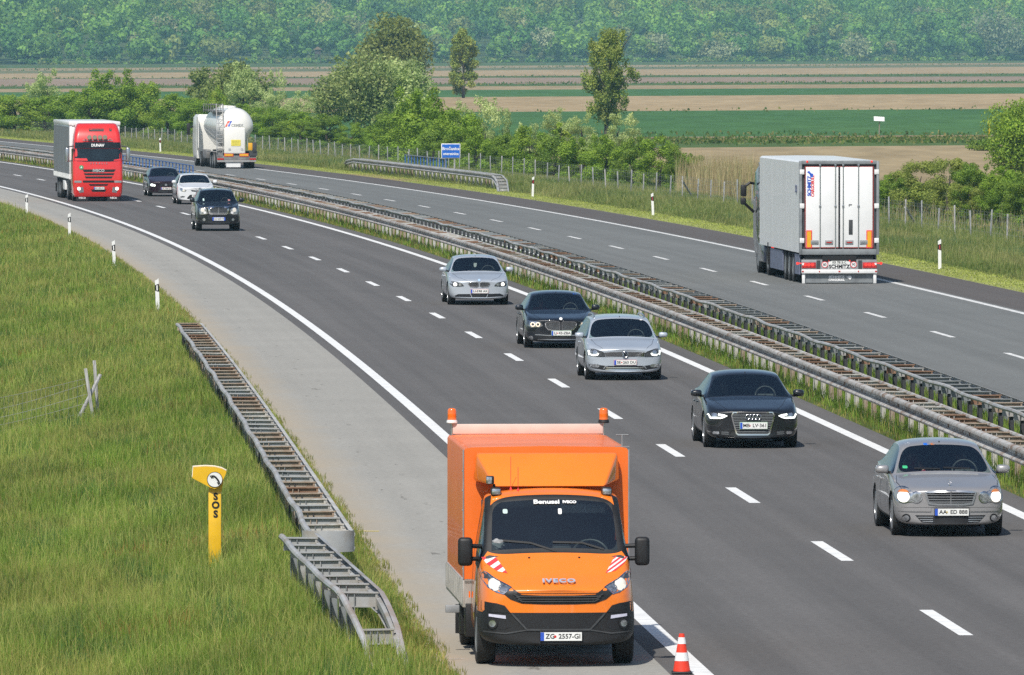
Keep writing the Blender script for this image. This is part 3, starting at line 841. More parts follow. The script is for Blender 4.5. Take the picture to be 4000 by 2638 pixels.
def band(mb, bvh, path, w, d='front', off=.01, closed=False, thick=.03, step=.05):
    """narrow strip of width w following a path (u,v) on the body"""
    if closed: path = densify(path, step)
    else:
        q = []
        for a, b in zip(path[:-1], path[1:]):
            k = max(1, int(math.hypot(b[0] - a[0], b[1] - a[1]) / step))
            for j in range(k): q.append((a[0] + (b[0] - a[0]) * j / k, a[1] + (b[1] - a[1]) * j / k))
        path = q + [path[-1]]
    n = len(path); rings = []
    for i, p in enumerate(path):
        if closed: t = (path[(i + 1) % n][0] - path[i - 1][0], path[(i + 1) % n][1] - path[i - 1][1])
        else: t = (path[min(i + 1, n - 1)][0] - path[max(i - 1, 0)][0], path[min(i + 1, n - 1)][1] - path[max(i - 1, 0)][1])
        L = math.hypot(*t) or 1; nx, ny = -t[1] / L * w / 2, t[0] / L * w / 2
        c, dr = cast(bvh, d, p[0], p[1])
        a, _ = cast(bvh, d, p[0] + nx, p[1] + ny); b, _ = cast(bvh, d, p[0] - nx, p[1] - ny)
        if abs((a - c).dot(dr)) > w * 1.5: a = c + (DIRS[d][1](p[0] + nx, p[1] + ny) - DIRS[d][1](p[0], p[1]))
        if abs((b - c).dot(dr)) > w * 1.5: b = c + (DIRS[d][1](p[0] - nx, p[1] - ny) - DIRS[d][1](p[0], p[1]))
        rings.append([a - dr * off, b - dr * off, b + dr * thick, a + dr * thick])
    if closed: rings.append(rings[0])
    return mb.sweep(rings, caps=not closed)
def circ(cx, cz, r, n=18, rz=None):
    rz = rz or r
    return [(cx + r * math.cos(k * math.tau / n), cz + rz * math.sin(k * math.tau / n)) for k in range(n)]
def mirx(pts): return [(-x, z) for x, z in reversed(pts)]
def rrect(cx, cz, w, h, r=.02):
    o = []
    for sx, sz, a0 in ((1, 1, 0), (-1, 1, 90), (-1, -1, 180), (1, -1, 270)):
        for k in range(4):
            a = math.radians(a0 + k * 30); o.append((cx + sx * (w / 2 - r) + r * math.cos(a), cz + sz * (h / 2 - r) + r * math.sin(a)))
    return o

# ------------------------------------------------------------------ wheels, mirrors, plates, occupants
def wheel(parent, x, y, r, w, rimr, spokes=5, rimmat=None, dual=False):
    sx = -1 if x < 0 else 1
    m = MB(); b = w / 2
    m.lathe([(rimr, -b * .9), (r * .93, -b), (r * .985, -b * .86), (r, -b * .6), (r, b * .6), (r * .985, b * .86), (r * .93, b), (rimr, b * .9)], (0, 0, 0), 'X', 32)
    t = m.obj("wheel", MT['rubber'], parent); t.location = (x - sx * b, y, r)
    m = MB()
    m.lathe([(rimr * 1.02, sx * b * .92), (rimr * .93, sx * b * .95), (rimr * .90, sx * b * .6), (rimr * .90, -sx * b * .6), (rimr * 1.0, -sx * b * .6), (rimr * 1.02, sx * b * .5)], (0, 0, 0), 'X', 28)
    for k in range(spokes):
        a = k * math.tau / spokes
        for da in (-.10, .10):
            m.box((sx * b * .74, math.cos(a + da) * rimr * .5, math.sin(a + da) * rimr * .5), (.03, rimr * .92, .035), Matrix.Rotation(a + da * .3, 4, 'X'))
    m.cyl((sx * b * .3, 0, 0), (sx * b * .86, 0, 0), rimr * .24, seg=16)
    rim = m.obj("rim", rimmat or MT['alloy'], t)
    m = MB(); m.cyl((-sx * b * .2, 0, 0), (sx * b * .2, 0, 0), rimr * .88, seg=24); m.obj("brake_disc", MT['greydark'], t)
    return t
def mirror(parent, x, y, z, w, h, mat, arm=.10):
    sx = -1 if x < 0 else 1
    m = MB(); t = bmesh.new(); bmesh.ops.create_uvsphere(t, u_segments=16, v_segments=10, radius=1.0)
    for v in t.verts:
        c = v.co; k = (1 - .12 * c.z) ; v.co = Vector((math.copysign(abs(c.x) ** .62, c.x) * w / 2, math.copysign(abs(c.y) ** .8, c.y) * .085, math.copysign(abs(c.z) ** .62, c.z) * h / 2 * (1 + .12 * c.x * -sx)))
    m.merge(t, Matrix.Translation((x, y, z)))
    o = m.obj("wing_mirror", mat, parent, 60)
    m = MB(); m.box((x - sx * (w / 2 + arm / 2 - .02), y + .02, z - h * .38), (arm + .06, .05, .045), bev=.012); m.obj("mirror_arm", MT['black'], o)
    m = MB(); m.box((x, y + .082, z), (w * .82, .012, h * .78), bev=.004); m.obj("mirror_glass", MT['satin'], o)
    return o
def number_plate(parent, bvh, cx, cz, txt, edge=None, w=.52, h=.112, blue=True, dot=None, right_blue=False, shape=None, d='front', dy=-.012, txtscale=1.0):
    p, _ = cast(bvh, d, cx, cz)
    for q in (-w / 2, w / 2):
        pp, _ = cast(bvh, d, cx + q, cz)
    y = p.y + dy; s = -1
    m = MB(); m.box((cx, y, cz), (w + .015, .014, h + .012), bev=.003); o = m.obj("number_plate", edge or MT['ink'], parent)
    m = MB(); m.box((cx, y - .006, cz), (w - .004, .009, h - .006)); m.obj("plate_face", MT['plate'], o)
    if blue:
        m = MB(); m.box((cx - w / 2 + .024, y - .0085, cz), (.045, .007, h - .008)); m.obj("country_band", MT['plateblue'], o)
    if right_blue:
        m = MB(); m.box((cx + w / 2 - .024, y - .0085, cz), (.045, .007, h - .008)); m.obj("country_band", MT['plateblue'], o)
    xo = .024 if blue and not right_blue else 0
    tx = text(txt, h * .74, MT['ink'], (cx + xo, y - .0115, cz), o, depth=.002, bold=.0012)
    bw = max(v.co.x for v in tx.data.vertices) - min(v.co.x for v in tx.data.vertices)
    k = (w - .085) / bw * txtscale
    tx.scale = (min(k, 1.25), 1, 1)
    if dot is not None:
        m = MB(); m.cyl((cx + dot[0], y - .010, cz), (cx + dot[0], y - .0135, cz), .016, seg=12); m.obj("plate_seal", dot[1], o)
    return o

def seat_row(parent, y, z, xs, w=.50, hr=True, mat=None):
    for x in xs:
        m = MB(); m.box((x, y - .02, z + .10), (w, .50, .16), bev=.05); m.box((x, y + .26, z + .42), (w * .96, .14, .60), Matrix.Rotation(math.radians(-14), 4, 'X'), bev=.055)
        s = m.obj("seat", mat or MT['seat'], parent)
        if hr:
            m = MB(); m.box((x, y + .37, z + .82), (.27, .10, .19), Matrix.Rotation(math.radians(-10), 4, 'X'), bev=.04); m.obj("headrest", mat or MT['seat'], s)
def steering(parent, x, y, z, r=.19, tilt=25):
    m = MB(); a = math.radians(tilt)
    pts = [(x + r * math.cos(k * math.tau / 24), y + r * math.sin(k * math.tau / 24) * math.sin(a), z + r * math.sin(k * math.tau / 24) * math.cos(a)) for k in range(24)]
    m.tube(pts, .016, 6, closed=True); m.box((x, y, z), (.30, .03, .06), Matrix.Rotation(-a, 4, 'X')); m.cyl((x, y, z), (x, y - .25, z - .12), .03, seg=8)
    return m.obj("steering_wheel", MT['darkgrey'], parent)

# --- people: one continuous skinned body, sitting
def sitting_body(pose):
    """built around the hip point; faces -Y"""
    V = []; E = []; Rr = []
    def v(p, r, par=None):
        V.append(p); Rr.append(r if isinstance(r, tuple) else (r, r))
        if par is not None: E.append((par, len(V) - 1))
        return len(V) - 1
    pel = v((0, 0, .10), (.155, .12)); bel = v((0, .06, .26), (.145, .11), pel); ch = v((0, .10, .42), (.165, .115), bel); nk0 = v((0, .09, .545), (.075, .07), ch)
    nk = v((0, .075, .60), .052, nk0); jaw = v((0, .045, .665), (.062, .068), nk); head = v((0, .055, .735), (.077, .094), jaw); top = v((0, .065, .795), (.06, .075), head)
    nose = v((0, -.045, .705), .012, head)
    for s in (-1, 1):
        hp = v((s * .10, -.05, .09), .088, pel); kn = v((s * .16, -.44, .16), .062, hp); an = v((s * .15, -.62, -.22), .042, kn); v((s * .15, -.76, -.26), .034, an)
        ear = v((s * .088, .06, .705), .014, head)
        sh = v((s * .175, .095, .505), .068, ch)
        el, wr, hd = pose[s]
        e = v(el, .046, sh); w = v(wr, .03, e); pm = v(hd, (.034, .022), w)
        H_ = Vector(hd); dirv = (H_ - Vector(wr)).normalized(); side = Vector((-s, 0, 0)); side = (side - dirv * side.dot(dirv)).normalized(); nor = dirv.cross(side)
        if nor.y > 0: nor = -nor
        for k, L in enumerate((.068, .076, .07, .055)):
            b0 = H_ + dirv * .028 + side * (.027 - .018 * k)
            a = v(tuple(b0), .010, pm); b_ = v(tuple(b0 + dirv * L * .5), .009, a); v(tuple(b0 + dirv * L * .7 - Vector((0, 0, 1)) * L * .35), .0075, b_)
        tb = v(tuple(H_ + side * .038 - dirv * .005), .0105, pm); v(tuple(H_ + side * .055 + dirv * .03), .009, tb)
    me = bpy.data.meshes.new("person"); me.from_pydata(V, E, []); me.update()
    o = bpy.data.objects.new("person", me); COL.objects.link(o)
    md = o.modifiers.new("skin", 'SKIN'); md.use_smooth_shade = True
    for i, sv in enumerate(me.skin_vertices[0].data):
        sv.radius = Rr[i]; sv.use_root = (i == 0)
    sb = o.modifiers.new("sub", 'SUBSURF'); sb.levels = 1; sb.render_levels = 1
    r = applied(o); kill(o); return r
def split_off(me, name, cond, grow, mat):
    b = bmesh.new(); b.from_mesh(me)
    dele = [f for f in b.faces if not cond(f.calc_center_median())]
    bmesh.ops.delete(b, geom=dele, context='FACES'); b.normal_update()
    for v in b.verts: v.co += v.normal * grow
    m2 = bpy.data.meshes.new(name); b.to_mesh(m2); b.free(); m2.materials.append(mat); smooth(m2, 180); return m2
WHEELPOSE = {1: ((.26, -.10, .27), (.15, -.34, .33), (.135, -.40, .37)), -1: ((-.26, -.10, .27), (-.15, -.34, .33), (-.135, -.40, .37))}
LAPPOSE = {1: ((.25, .02, .25), (.12, -.22, .20), (.07, -.28, .19)), -1: ((-.25, .02, .25), (-.12, -.22, .20), (-.07, -.28, .19))}
EARPOSE = {1: ((.20, -.20, .34), (.14, -.10, .55), (.11, -.04, .62)), -1: ((-.27, .0, .30), (-.16, -.06, .58), (-.12, .0, .66))}
_bodies = {}
def person(label, loc, rz, pose='wheel', shirt=(.1, .1, .12), hair='hair', longhair=False, scale=1.0):
    if pose not in _bodies:
        _bodies[pose] = sitting_body({'wheel': WHEELPOSE, 'lap': LAPPOSE, 'ear': EARPOSE}[pose]); _bodies[pose].materials.clear(); _bodies[pose].materials.append(MT['skin'])
    me = _bodies[pose]
    o = link("person", me); tag(o, label, "person"); o.location = loc; o.rotation_euler = (0, 0, rz); o.scale = (scale,) * 3
    sm = simple("shirt_cloth", shirt, 0.85)
    wr = {'wheel': WHEELPOSE, 'lap': LAPPOSE, 'ear': EARPOSE}[pose]
    def shirtc(c):
        if c.z > .575 and abs(c.x) < .10: return False
        for s in (-1, 1):
            w = Vector(wr[s][1]); h = Vector(wr[s][2])
            if (c - h).length < .11 or (c - w).length < .05: return False
        return c.y > -.42 and not (c.z < .13 and c.y < -.06)
    link("shirt", split_off(me, "shirt", shirtc, .010, sm), o)
    link("trousers", split_off(me, "trousers", lambda c: c.z < .22 and (c.y < -.02 or c.z < .12), .008, MT['darkgrey']), o)
    lo = .60 if longhair else .69
    link("hair", split_off(me, "hair", lambda c: (c.z > .775) or (c.z > lo and c.y > .055 + max(0, .72 - c.z) * .4 and (abs(c.x) < .12) and c.z > lo), .014 if not longhair else .03, MT[hair]), o)
    for s in (-1, 1):
        m = MB(); m.sphere((s * .03, -.030, .735), .008, 8); m.obj("eye", MT['hair'], o)
    m = MB(); m.box((0, -.031, .672), (.045, .014, .010), bev=.003); m.obj("mouth", simple("lips", (.32, .12, .10), .5), o)
    return o

# ------------------------------------------------------------------ car bodies
def car_body(sp, root):
    """lofted shell with window openings; returns (body object, bvh of the whole outer skin)"""
    W = sp['W']; hw = W / 2; L = sp['L']; zb = sp.get('zb', .17)
    zh, zc, zbelt, zr = sp['zh'], sp['zc'] - .035, sp['zbelt'], sp['zr']
    yc, yrf, yrr, yrb = sp['yc'], sp['yrf'], sp['yrr'], sp['yrb']
    zd = sp.get('zd', zbelt + .04); rw = sp.get('roofw', .66) + .02; nb = sp.get('bulge', .16); zt = sp.get('zt', zd - .03)
    mid = lambda a, b, t: a + (b - a) * t
    def st(y, zlo, under, sill, midw, midz, shw, shz, p5, p6, z7, b=0.0):
        pts = [(0, zlo), (under * hw, zlo), (sill * hw, zlo + .07), (midw * hw, midz), (shw * hw, shz), (p5[0] * hw, p5[1]), (p6[0] * hw, p6[1]), (0, z7)]
        return [(x, y + b * (x / hw) ** 2, z) for x, z in pts]
    zf = sp.get('zfend', zbelt - .05)
    ST = [
        st(.02, zb + .03, .60, .76, .80, .44, .76, zh - .07, (.62, zh - .015), (.33, zh + .005), zh + .012, nb),
        st(.10, zb, .72, .88, .93, .46, .89, zh - .01, (.74, zh + .035), (.40, zh + .055), zh + .062, nb),
        st(.36, zb, .78, .955, .985, .50, .935, mid(zh, zf, .55), (.80, mid(zh, zc, .38)), (.44, mid(zh, zc, .42)), mid(zh, zc, .45), nb * .35),
        st(mid(.36, yc, .55), zb, .80, .965, 1.0, .56, .95, zf, (.835, mid(zh, zc, .74)), (.46, mid(zh, zc, .80)), mid(zh, zc, .83)),
        st(yc - .04, zb, .80, .965, 1.0, .58, .95, mid(zf, zbelt, .5), (.89, zc - .02), (.48, zc + .01), zc + .02),
        st(yc, zb, .80, .965, 1.0, .58, .955, mid(zf, zbelt, .6), (.885, zc - .005), (.47, zc + .025), zc + .035),
        st(yrf - .03, zb, .80, .965, 1.0, .58, .955, zbelt, (rw + .015, zr - .115), (.40, zr - .072), zr - .060),
        st(yrf + .12, zb, .80, .965, 1.0, .58, .955, zbelt, (rw + .01, zr - .075), (.40, zr - .030), zr - .018),
        st(mid(yrf, yrr, .5), zb, .80, .965, 1.0, .58, .955, zbelt + .012, (rw + .01, zr - .045), (.41, zr + .008), zr + .02),
        st(yrr - .10, zb, .80, .965, 1.0, .58, .95, zbelt + .025, (rw - .005, zr - .085), (.40, zr - .04), zr - .028),
        st(yrr, zb, .80, .965, 1.0, .58, .95, zbelt + .03, (rw - .01, zr - .105), (.40, zr - .06), zr - .05),
        st(yrb, zb, .80, .965, .995, .60, .93, zbelt + .04, (.78, zd), (.45, zd + .02), zd + .03),
    ]
    wagon = (L - yrb) < .35
    if not wagon:
        ST.append(st(yrb + .08, zb, .80, .965, .99, .60, .93, zbelt + .035, (.79, zd + .005), (.45, zd + .022), zd + .03))
        ST.append(st(L - .22, zb, .78, .95, .97, .62, .90, zt - .02, (.76, zt + .02), (.44, zt + .03), zt + .035))
    ST.append(st(L - .05, zb + .03, .72, .90, .93, .55, .86, min(zt, zd) - .05, (.74, min(zt, zd) - .01), (.42, min(zt, zd)), min(zt, zd) + .005, -.10))
    ST.append(st(L + .02, zb + .08, .60, .78, .84, .52, .78, min(zt, zd) - .11, (.66, min(zt, zd) - .075), (.38, min(zt, zd) - .06), min(zt, zd) - .06, -.10))
    bm = bmesh.new(); G = []
    for s in ST:
        right = [bm.verts.new(p) for p in s]
        left = [right[0]] + [bm.verts.new((-x, y, z)) for x, y, z in s[1:-1]] + [right[-1]]
        G.append((left, right))
    n = len(ST); ws, sd, rwn = [], {-1: [], 1: []}, []
    for i in range(n - 1):
        for sgn, side in ((-1, 0), (1, 1)):
            A, B = G[i][side], G[i + 1][side]
            for k in range(7):
                q = (A[k], A[k + 1], B[k + 1], B[k])
                f = bm.faces.new(q if sgn > 0 else tuple(reversed(q)))
                if i == 5 and k >= 5: ws.append(f)
                if i == 10 and k >= 5: rwn.append(f)
                if 5 <= i <= 10 and k == 4: sd[sgn].append(f)
    for i in (0, n - 1):
        Lf, Rt = G[i]
        cs = [bm.verts.new((0, Lf[k].co.y + (-.02 if i == 0 else .02) - (nb if i == 0 else -.10) * (Rt[k].co.x / hw) ** 2, Lf[k].co.z)) if 0 < k < 7 else Lf[k] for k in range(8)]
        for k in range(7):
            for side in (Lf, Rt):
                q = [side[k], side[k + 1], cs[k + 1], cs[k]]; q = list(dict.fromkeys(q))
                if len(q) >= 3: bm.faces.new(q)
    bmesh.ops.recalc_face_normals(bm, faces=bm.faces)
    cr = bm.edges.layers.float.new('crease_edge'); cv = bm.verts.layers.float.new('crease_vert')
    def ins(fs, th, mi):
        r = bmesh.ops.inset_region(bm, faces=fs, thickness=th, use_even_offset=True, use_boundary=True)
        for f in fs: f.material_index = mi
        es = {}
        for f in fs:
            for e in f.edges: es[e] = es.get(e, 0) + 1
        for e, c in es.items():
            if c == 1: e[cr] = 1.0
        vs = {}
        for f in fs:
            for v in f.verts: vs[v] = vs.get(v, 0) + 1
        for v, c in vs.items():
            if c == 1: v[cv] = 1.0
        return r['faces']
    for f in ins(ws, sp.get('wsin', .028), 1): f.material_index = 4 if sp.get('wsblack') else 0
    ins(rwn, .05, 3)
    for s in (-1, 1):
        for f in ins(sd[s], sp.get('sdin', .035), 2): f.material_index = 4 if sp.get('wsblack') and f.calc_center_median().y < sp['yrf'] + .1 else 0
    me = bpy.data.meshes.new("body"); bm.to_mesh(me); bm.free()
    MATS = [sp['paint'], MT['glass'], MT['glass'], MT['glass'], MT['black']]
    for m_ in MATS: me.materials.append(m_)
    o = bpy.data.objects.new("body", me); COL.objects.link(o)
    md = o.modifiers.new("s", 'SUBSURF'); md.levels = 3; md.render_levels = 3
    me2 = applied(o); bv = bvh_of(me2)
    if 'bumper' in sp:
        bz, by = sp['bumper']; b = bmesh.new(); b.from_mesh(me2)
        bmesh.ops.bisect_plane(b, geom=list(b.verts) + list(b.edges) + list(b.faces), plane_co=(0, 0, bz), plane_no=(0, 0, 1))
        for f in b.faces:
            c_ = f.calc_center_median()
            if c_.z < bz and c_.y < by: f.material_index = 4
        b.to_mesh(me2); b.free()
    kill(o); o = bpy.data.objects.new("body", me2); COL.objects.link(o)
    c = MB(); c.mi = 4; rwh = sp['rw'] + .045
    for y in (sp['yf'], sp['yr']):
        for s in (-1, 1): c.cyl((s * (hw - .27), y, sp['rw'] + .01), (s * (hw + .2), y, sp['rw'] + .01), rwh, seg=36)
    cm = c.mesh("cut", MATS); co = bpy.data.objects.new("cut", cm); COL.objects.link(co)
    bo = o.modifiers.new("b", 'BOOLEAN'); bo.operation = 'DIFFERENCE'; bo.object = co; bo.solver = 'EXACT'
    me3 = applied(o); kill(o); kill(co)
    parts = {}
    for idx, nm in ((0, "body"), (1, "windscreen"), (2, "side_window"), (3, "rear_window")):
        for sgn in ((-1, 1) if idx == 2 else (0,)):
            b = bmesh.new(); b.from_mesh(me3)
            keep = (lambda f: f.material_index in (0, 4)) if idx == 0 else (lambda f: f.material_index == idx and (sgn == 0 or f.calc_center_median().x * sgn > 0))
            bmesh.ops.delete(b, geom=[f for f in b.faces if not keep(f)], context='FACES')
            m2 = bpy.data.meshes.new(nm)
            if idx == 0:
                b.to_mesh(m2)
                for m_ in MATS: m2.materials.append(m_)
            else:
                for f in b.faces: f.material_index = 0
                b.to_mesh(m2); m2.materials.append(MT['glass'])
            b.free(); smooth(m2, 40 if idx == 0 else 180); parts[(nm, sgn)] = link(nm, m2, root)
    return parts[("body", 0)], bv
def interior(root, sp, left_hand=True):
    W = sp['W']; zb_ = sp['zbelt']
    m = MB(); m.box((0, (sp['yc'] + sp['yrb']) / 2 + .1, .30), (W - .2, sp['yrb'] - sp['yc'] - .1, .06))
    for s in (-1, 1): m.box((s * (W / 2 - .10), (sp['yc'] + sp['yrb']) / 2 + .1, .58), (.05, sp['yrb'] - sp['yc'] - .3, .55))
    m.box((0, sp['yc'] + .30, sp['zc'] - .14), (W - .22, .50, .20), bev=.05)
    m.box((0, sp['yrb'] - .12, zb_ - .06), (W - .3, .5, .05))
    m.box((0, sp['yc'] - .05, .55), (W - .25, .05, .6))
    m.obj("cabin_lining", MT['interior'], root)
    sy = sp.get('seaty', (sp['yrf'] + sp['yrr']) / 2 - .28)
    seat_row(root, sy, .38 + (sp['zr'] - 1.42) * .5, (-.37, .37)); seat_row(root, sy + .88, .38 + (sp['zr'] - 1.42) * .5, (-.40, 0, .40), w=.42, hr=False)
    steering(root, .37, sp['yc'] + .52, sp['zc'] - .02)
    m = MB(); m.box((0, sp['yrf'] + .02, sp['zr'] - .13), (.23, .03, .07), bev=.015); m.cyl((0, sp['yrf'] + .0, sp['zr'] - .12), (0, sp['yrf'] + .05, sp['zr'] - .03), .012, seg=6); m.obj("rear_view_mirror", MT['black'], root)
    return sy
def seams(root, body, bv, sp, hood_pts, left=True):
    for pts in hood_pts:
        m = MB(); band(m, bv, pts, .008, 'top', .0015, thick=.006); m.obj("hood_gap", MT['ink'], body)
    W = sp['W']
    if left:
        ya = sp['yc'] + .18; yb_ = (sp['yrf'] + sp['yrr']) / 2 + .02; yc_ = sp['yr'] - .42
        for d in ('left', 'right'):
            for y in (ya, yb_):
                m = MB(); band(m, bv, [(y, .30), (y + .02, .60), (y, sp['zbelt'] - .03)], .010, d, .0015, thick=.006); m.obj("door_gap", MT['ink'], body)
    for d, s in (('left', -1), ('right', 1)):
        for y in ((sp['yrf'] + sp['yrr']) / 2 - .12, sp['yr'] - .55):
            p, dr = cast(bv, d, y, sp['zbelt'] - .13); m = MB(); m.box(p - dr * .014, (.035, .19, .028), bev=.01); m.obj("door_handle", sp.get('handle', sp['paint']), root)
def standard_car(name, label, x, y, sp, scale=1.0, off=None, zroad=None):
    """placed with the middle of its front axle over road point"""
    root = thing(name, label, sp.get('cat', "car"), (0, 0, 0), group=None)
    body, bv = car_body(sp, root)
    for yy in (sp['yf'], sp['yr']):
        for s in (-1, 1): wheel(root, s * (sp['W'] / 2 - .025), yy, sp['rw'], sp.get('tw', .225), sp.get('rim', sp['rw'] * .70), sp.get('spokes', 5))
    sy = interior(root, sp)
    return root, body, bv, sy
def put(root, photo_left_tyre, sp, scale=1.0, dth=0.0):
    """photo_left_tyre: where the outer foot of the front tyre on the picture's left meets the road"""
    c = P(*photo_left_tyre); z = c.y; th = heading(z) + dth
    loc = Vector((-(sp['W'] / 2 - .025), sp['yf'], 0)) * scale
    root.rotation_euler = (0, 0, th); root.scale = (scale,) * 3
    root.location = c - Matrix.Rotation(th, 3, 'Z') @ loc
    return th
def seat_person(root, sp, sy, x, scale, label, **kw):
    p = root.matrix_basis @ Vector((x, sy - .02, .43 + (sp['zr'] - 1.42) * .6)); 
    return person(label, p, root.rotation_euler.z, scale=scale * .97, **kw)
def headlamp(root, bv, pts, circles, off=.004, dark=False, lens=True):
    m = MB(); patch(m, bv, pts, 'front', off, .04); hl = m.obj("headlight", MT['lampdark'] if dark else MT['lampback'], root, 60)
    for cx, cz, r, mt in circles:
        m = MB(); patch(m, bv, circ(cx, cz, r), 'front', off + .006, .03, .012); m.obj("lamp_bulb", MT[mt], hl, 60)
    m = MB(); band(m, bv, pts, .012, 'front', off + .008, closed=True, thick=.02); m.obj("lamp_rim", MT['chrome'] if not dark else MT['black'], hl, 60)
    return hl
def stickers(root, bv, items):
    for (x, z, w, h, mt) in items:
        m = MB(); patch(m, bv, rrect(x, z, w, h, min(w, h) * .3), 'front', .003, .03, .002); m.obj("windscreen_sticker", mt, root, 60)
def wipers(root, bv, lines):
    m = MB()
    for a in lines: band(m, bv, a, .022, 'front', .012, thick=.008)
    m.obj("wiper", MT['black'], root)

PT = dict(taupe=paint("paint_taupe", (0.37, 0.36, 0.36), 0.4, 0.36), silver=paint("paint_silver", (0.54, 0.585, 0.64), 0.35, 0.36),
          silver2=paint("paint_pale_silver", (0.52, 0.57, 0.63), 0.35, 0.36), black=paint("paint_black", (0.006, 0.007, 0.010), 0.0, 0.3), navy=paint("paint_dark_navy", (0.007, 0.009, 0.015), 0.2, 0.3),
          white=paint("paint_white", (0.74, 0.75, 0.76), 0.0, 0.3), purple=paint("paint_dark_plum", (0.028, 0.012, 0.022), 0.3, 0.35))

# ---- taupe saloon with twin round headlamps
sp = dict(L=4.53, W=1.73, zh=.70, zc=.955, zbelt=.93, zr=1.42, yc=1.12, yrf=1.86, yrr=3.20, yrb=3.86, zd=1.0, zt=.97, yf=.80, yr=3.52, rw=.315, paint=PT['taupe'], rim=.22, roofw=.655)
r, body, bv, sy = standard_car("saloon_car", "taupe silver saloon with twin round headlights and chrome barred grille, nearest the right edge", 0, 0, sp)
pl = [(-.71 + .125 * math.cos(a), .645 + .125 * math.sin(a)) for a in np.linspace(math.radians(55), math.radians(300), 14)] + [(-.52 + .085 * math.cos(a), .61 + .085 * math.sin(a)) for a in np.linspace(math.radians(-125), math.radians(120), 12)]
for q, sgn in ((pl, -1), (mirx(pl), 1)):
    hl = headlamp(r, bv, q, [(sgn * .71, .615, .085, 'lit'), (sgn * .53, .605, .062, 'lampback')])
    m = MB(); patch(m, bv, [(sgn * .71 + .085 * math.cos(a), .66 + .07 * math.sin(a)) for a in np.linspace(.35, math.pi - .35, 8)], 'front', .012, .03, .01); m.obj("indicator", MT['amber'], hl)
gp = [(-.385, .685), (-.2, .70), (0, .705), (.2, .70), (.385, .685), (.335, .515), (.2, .50), (-.2, .50), (-.335, .515)]
m = MB(); patch(m, bv, gp, 'front', .004); g_ = m.obj("grille", MT['ink'], r)
m = MB(); band(m, bv, gp, .030, 'front', .016, True)
for z, w in ((.655, .36), (.615, .35), (.575, .34), (.537, .33)): band(m, bv, [(-w, z), (w, z)], .014, 'front', .014)
band(m, bv, [(0, .70), (0, .50)], .014, 'front', .016); m.obj("grille_bars", MT['satin'], g_, 60)
m = MB(); patch(m, bv, [(-.54, .335), (.54, .335), (.44, .23), (.2, .205), (-.2, .205), (-.44, .23)], 'front', .004); li = m.obj("lower_intake", MT['ink'], r)
m = MB()
for z, w in ((.305, .50), (.27, .47), (.24, .43)):
    band(m, bv, [(-w, z), (-.27, z)], .012, 'front', .012); band(m, bv, [(w, z), (.27, z)], .012, 'front', .012)
m.obj("intake_bars", MT['satin'], li)
for s in (-1, 1):
    m = MB(); patch(m, bv, circ(s * .67, .29, .065), 'front', .003); f_ = m.obj("fog_lamp", MT['ink'], r)
    m = MB(); patch(m, bv, circ(s * .67, .29, .042), 'front', .008, .03); m.obj("fog_lens", MT['lampback'], f_)
    m = MB(); band(m, bv, [(s * .30, .425), (s * .82, .425)], .05, 'front', .012); band(m, bv, [(s * .30, .395), (s * .84, .395)], .008, 'front', .014); m.obj("bumper_strip", PT['taupe'], r)
m = MB(); band(m, bv, [(-.84, .452), (.84, .452)], .007, 'front', .002, thick=.004); m.obj("bumper_gap", MT['ink'], body)
number_plate(r, bv, .015, .385, "AA  ED 888", dot=(-.075, simple("seal", (.55, .45, .2), .5)), dy=-.02)
p, _ = cast(bv, 'top', 0, .22); m = MB(); m.cyl(p, p + Vector((0, 0, .03)), .006, seg=6)
m.tube([p + Vector((.038 * math.cos(k * math.tau / 18), 0, .07 + .038 * math.sin(k * math.tau / 18))) for k in range(18)], .004, 5, True)
for k in range(3): a = math.pi / 2 + k * math.tau / 3; m.tube([p + Vector((0, 0, .07)), p + Vector((.036 * math.cos(a), 0, .07 + .036 * math.sin(a)))], .005, 5)
m.obj("hood_star", MT['chrome'], r)
seams(r, body, bv, sp, [[(-.70, .12), (-.78, .6), (-.74, 1.05)], [(.70, .12), (.78, .6), (.74, 1.05)]])
for s in (-1, 1): mirror(r, s * .935, 1.32, .985, .21, .13, PT['taupe'])
stickers(r, bv, [(-.49, 1.355, .07, .022, MT['white']), (-.21, 1.35, .08, .03, MT['blue']), (-.11, 1.352, .055, .028, MT['amber']), (-.585, 1.02, .075, .04, simple("green_sticker", (.05, .45, .2), .5))])
wipers(r, bv, [[(-.45, 1.005), (-.05, .995)], [(0, 1.015), (.42, 1.0)]])
m = MB(); band(m, bv, [(-.52, 1.04), (.52, 1.04)], .05, 'top', .006, thick=.01); m.obj("cowl_strip", MT['grey'], r)
put(r, (3483, 2091), sp, 1.035, 0)
seat_person(r, sp, sy, .37, 1.035, "person in a blue shirt steering the taupe silver saloon", pose='wheel', shirt=(.04, .07, .16), hair='hair')
seat_person(r, sp, sy, -.37, 1.035, "dark haired person in a crimson top, hand at the ear, in the taupe silver saloon", pose='ear', shirt=(.30, .02, .06), longhair=True)

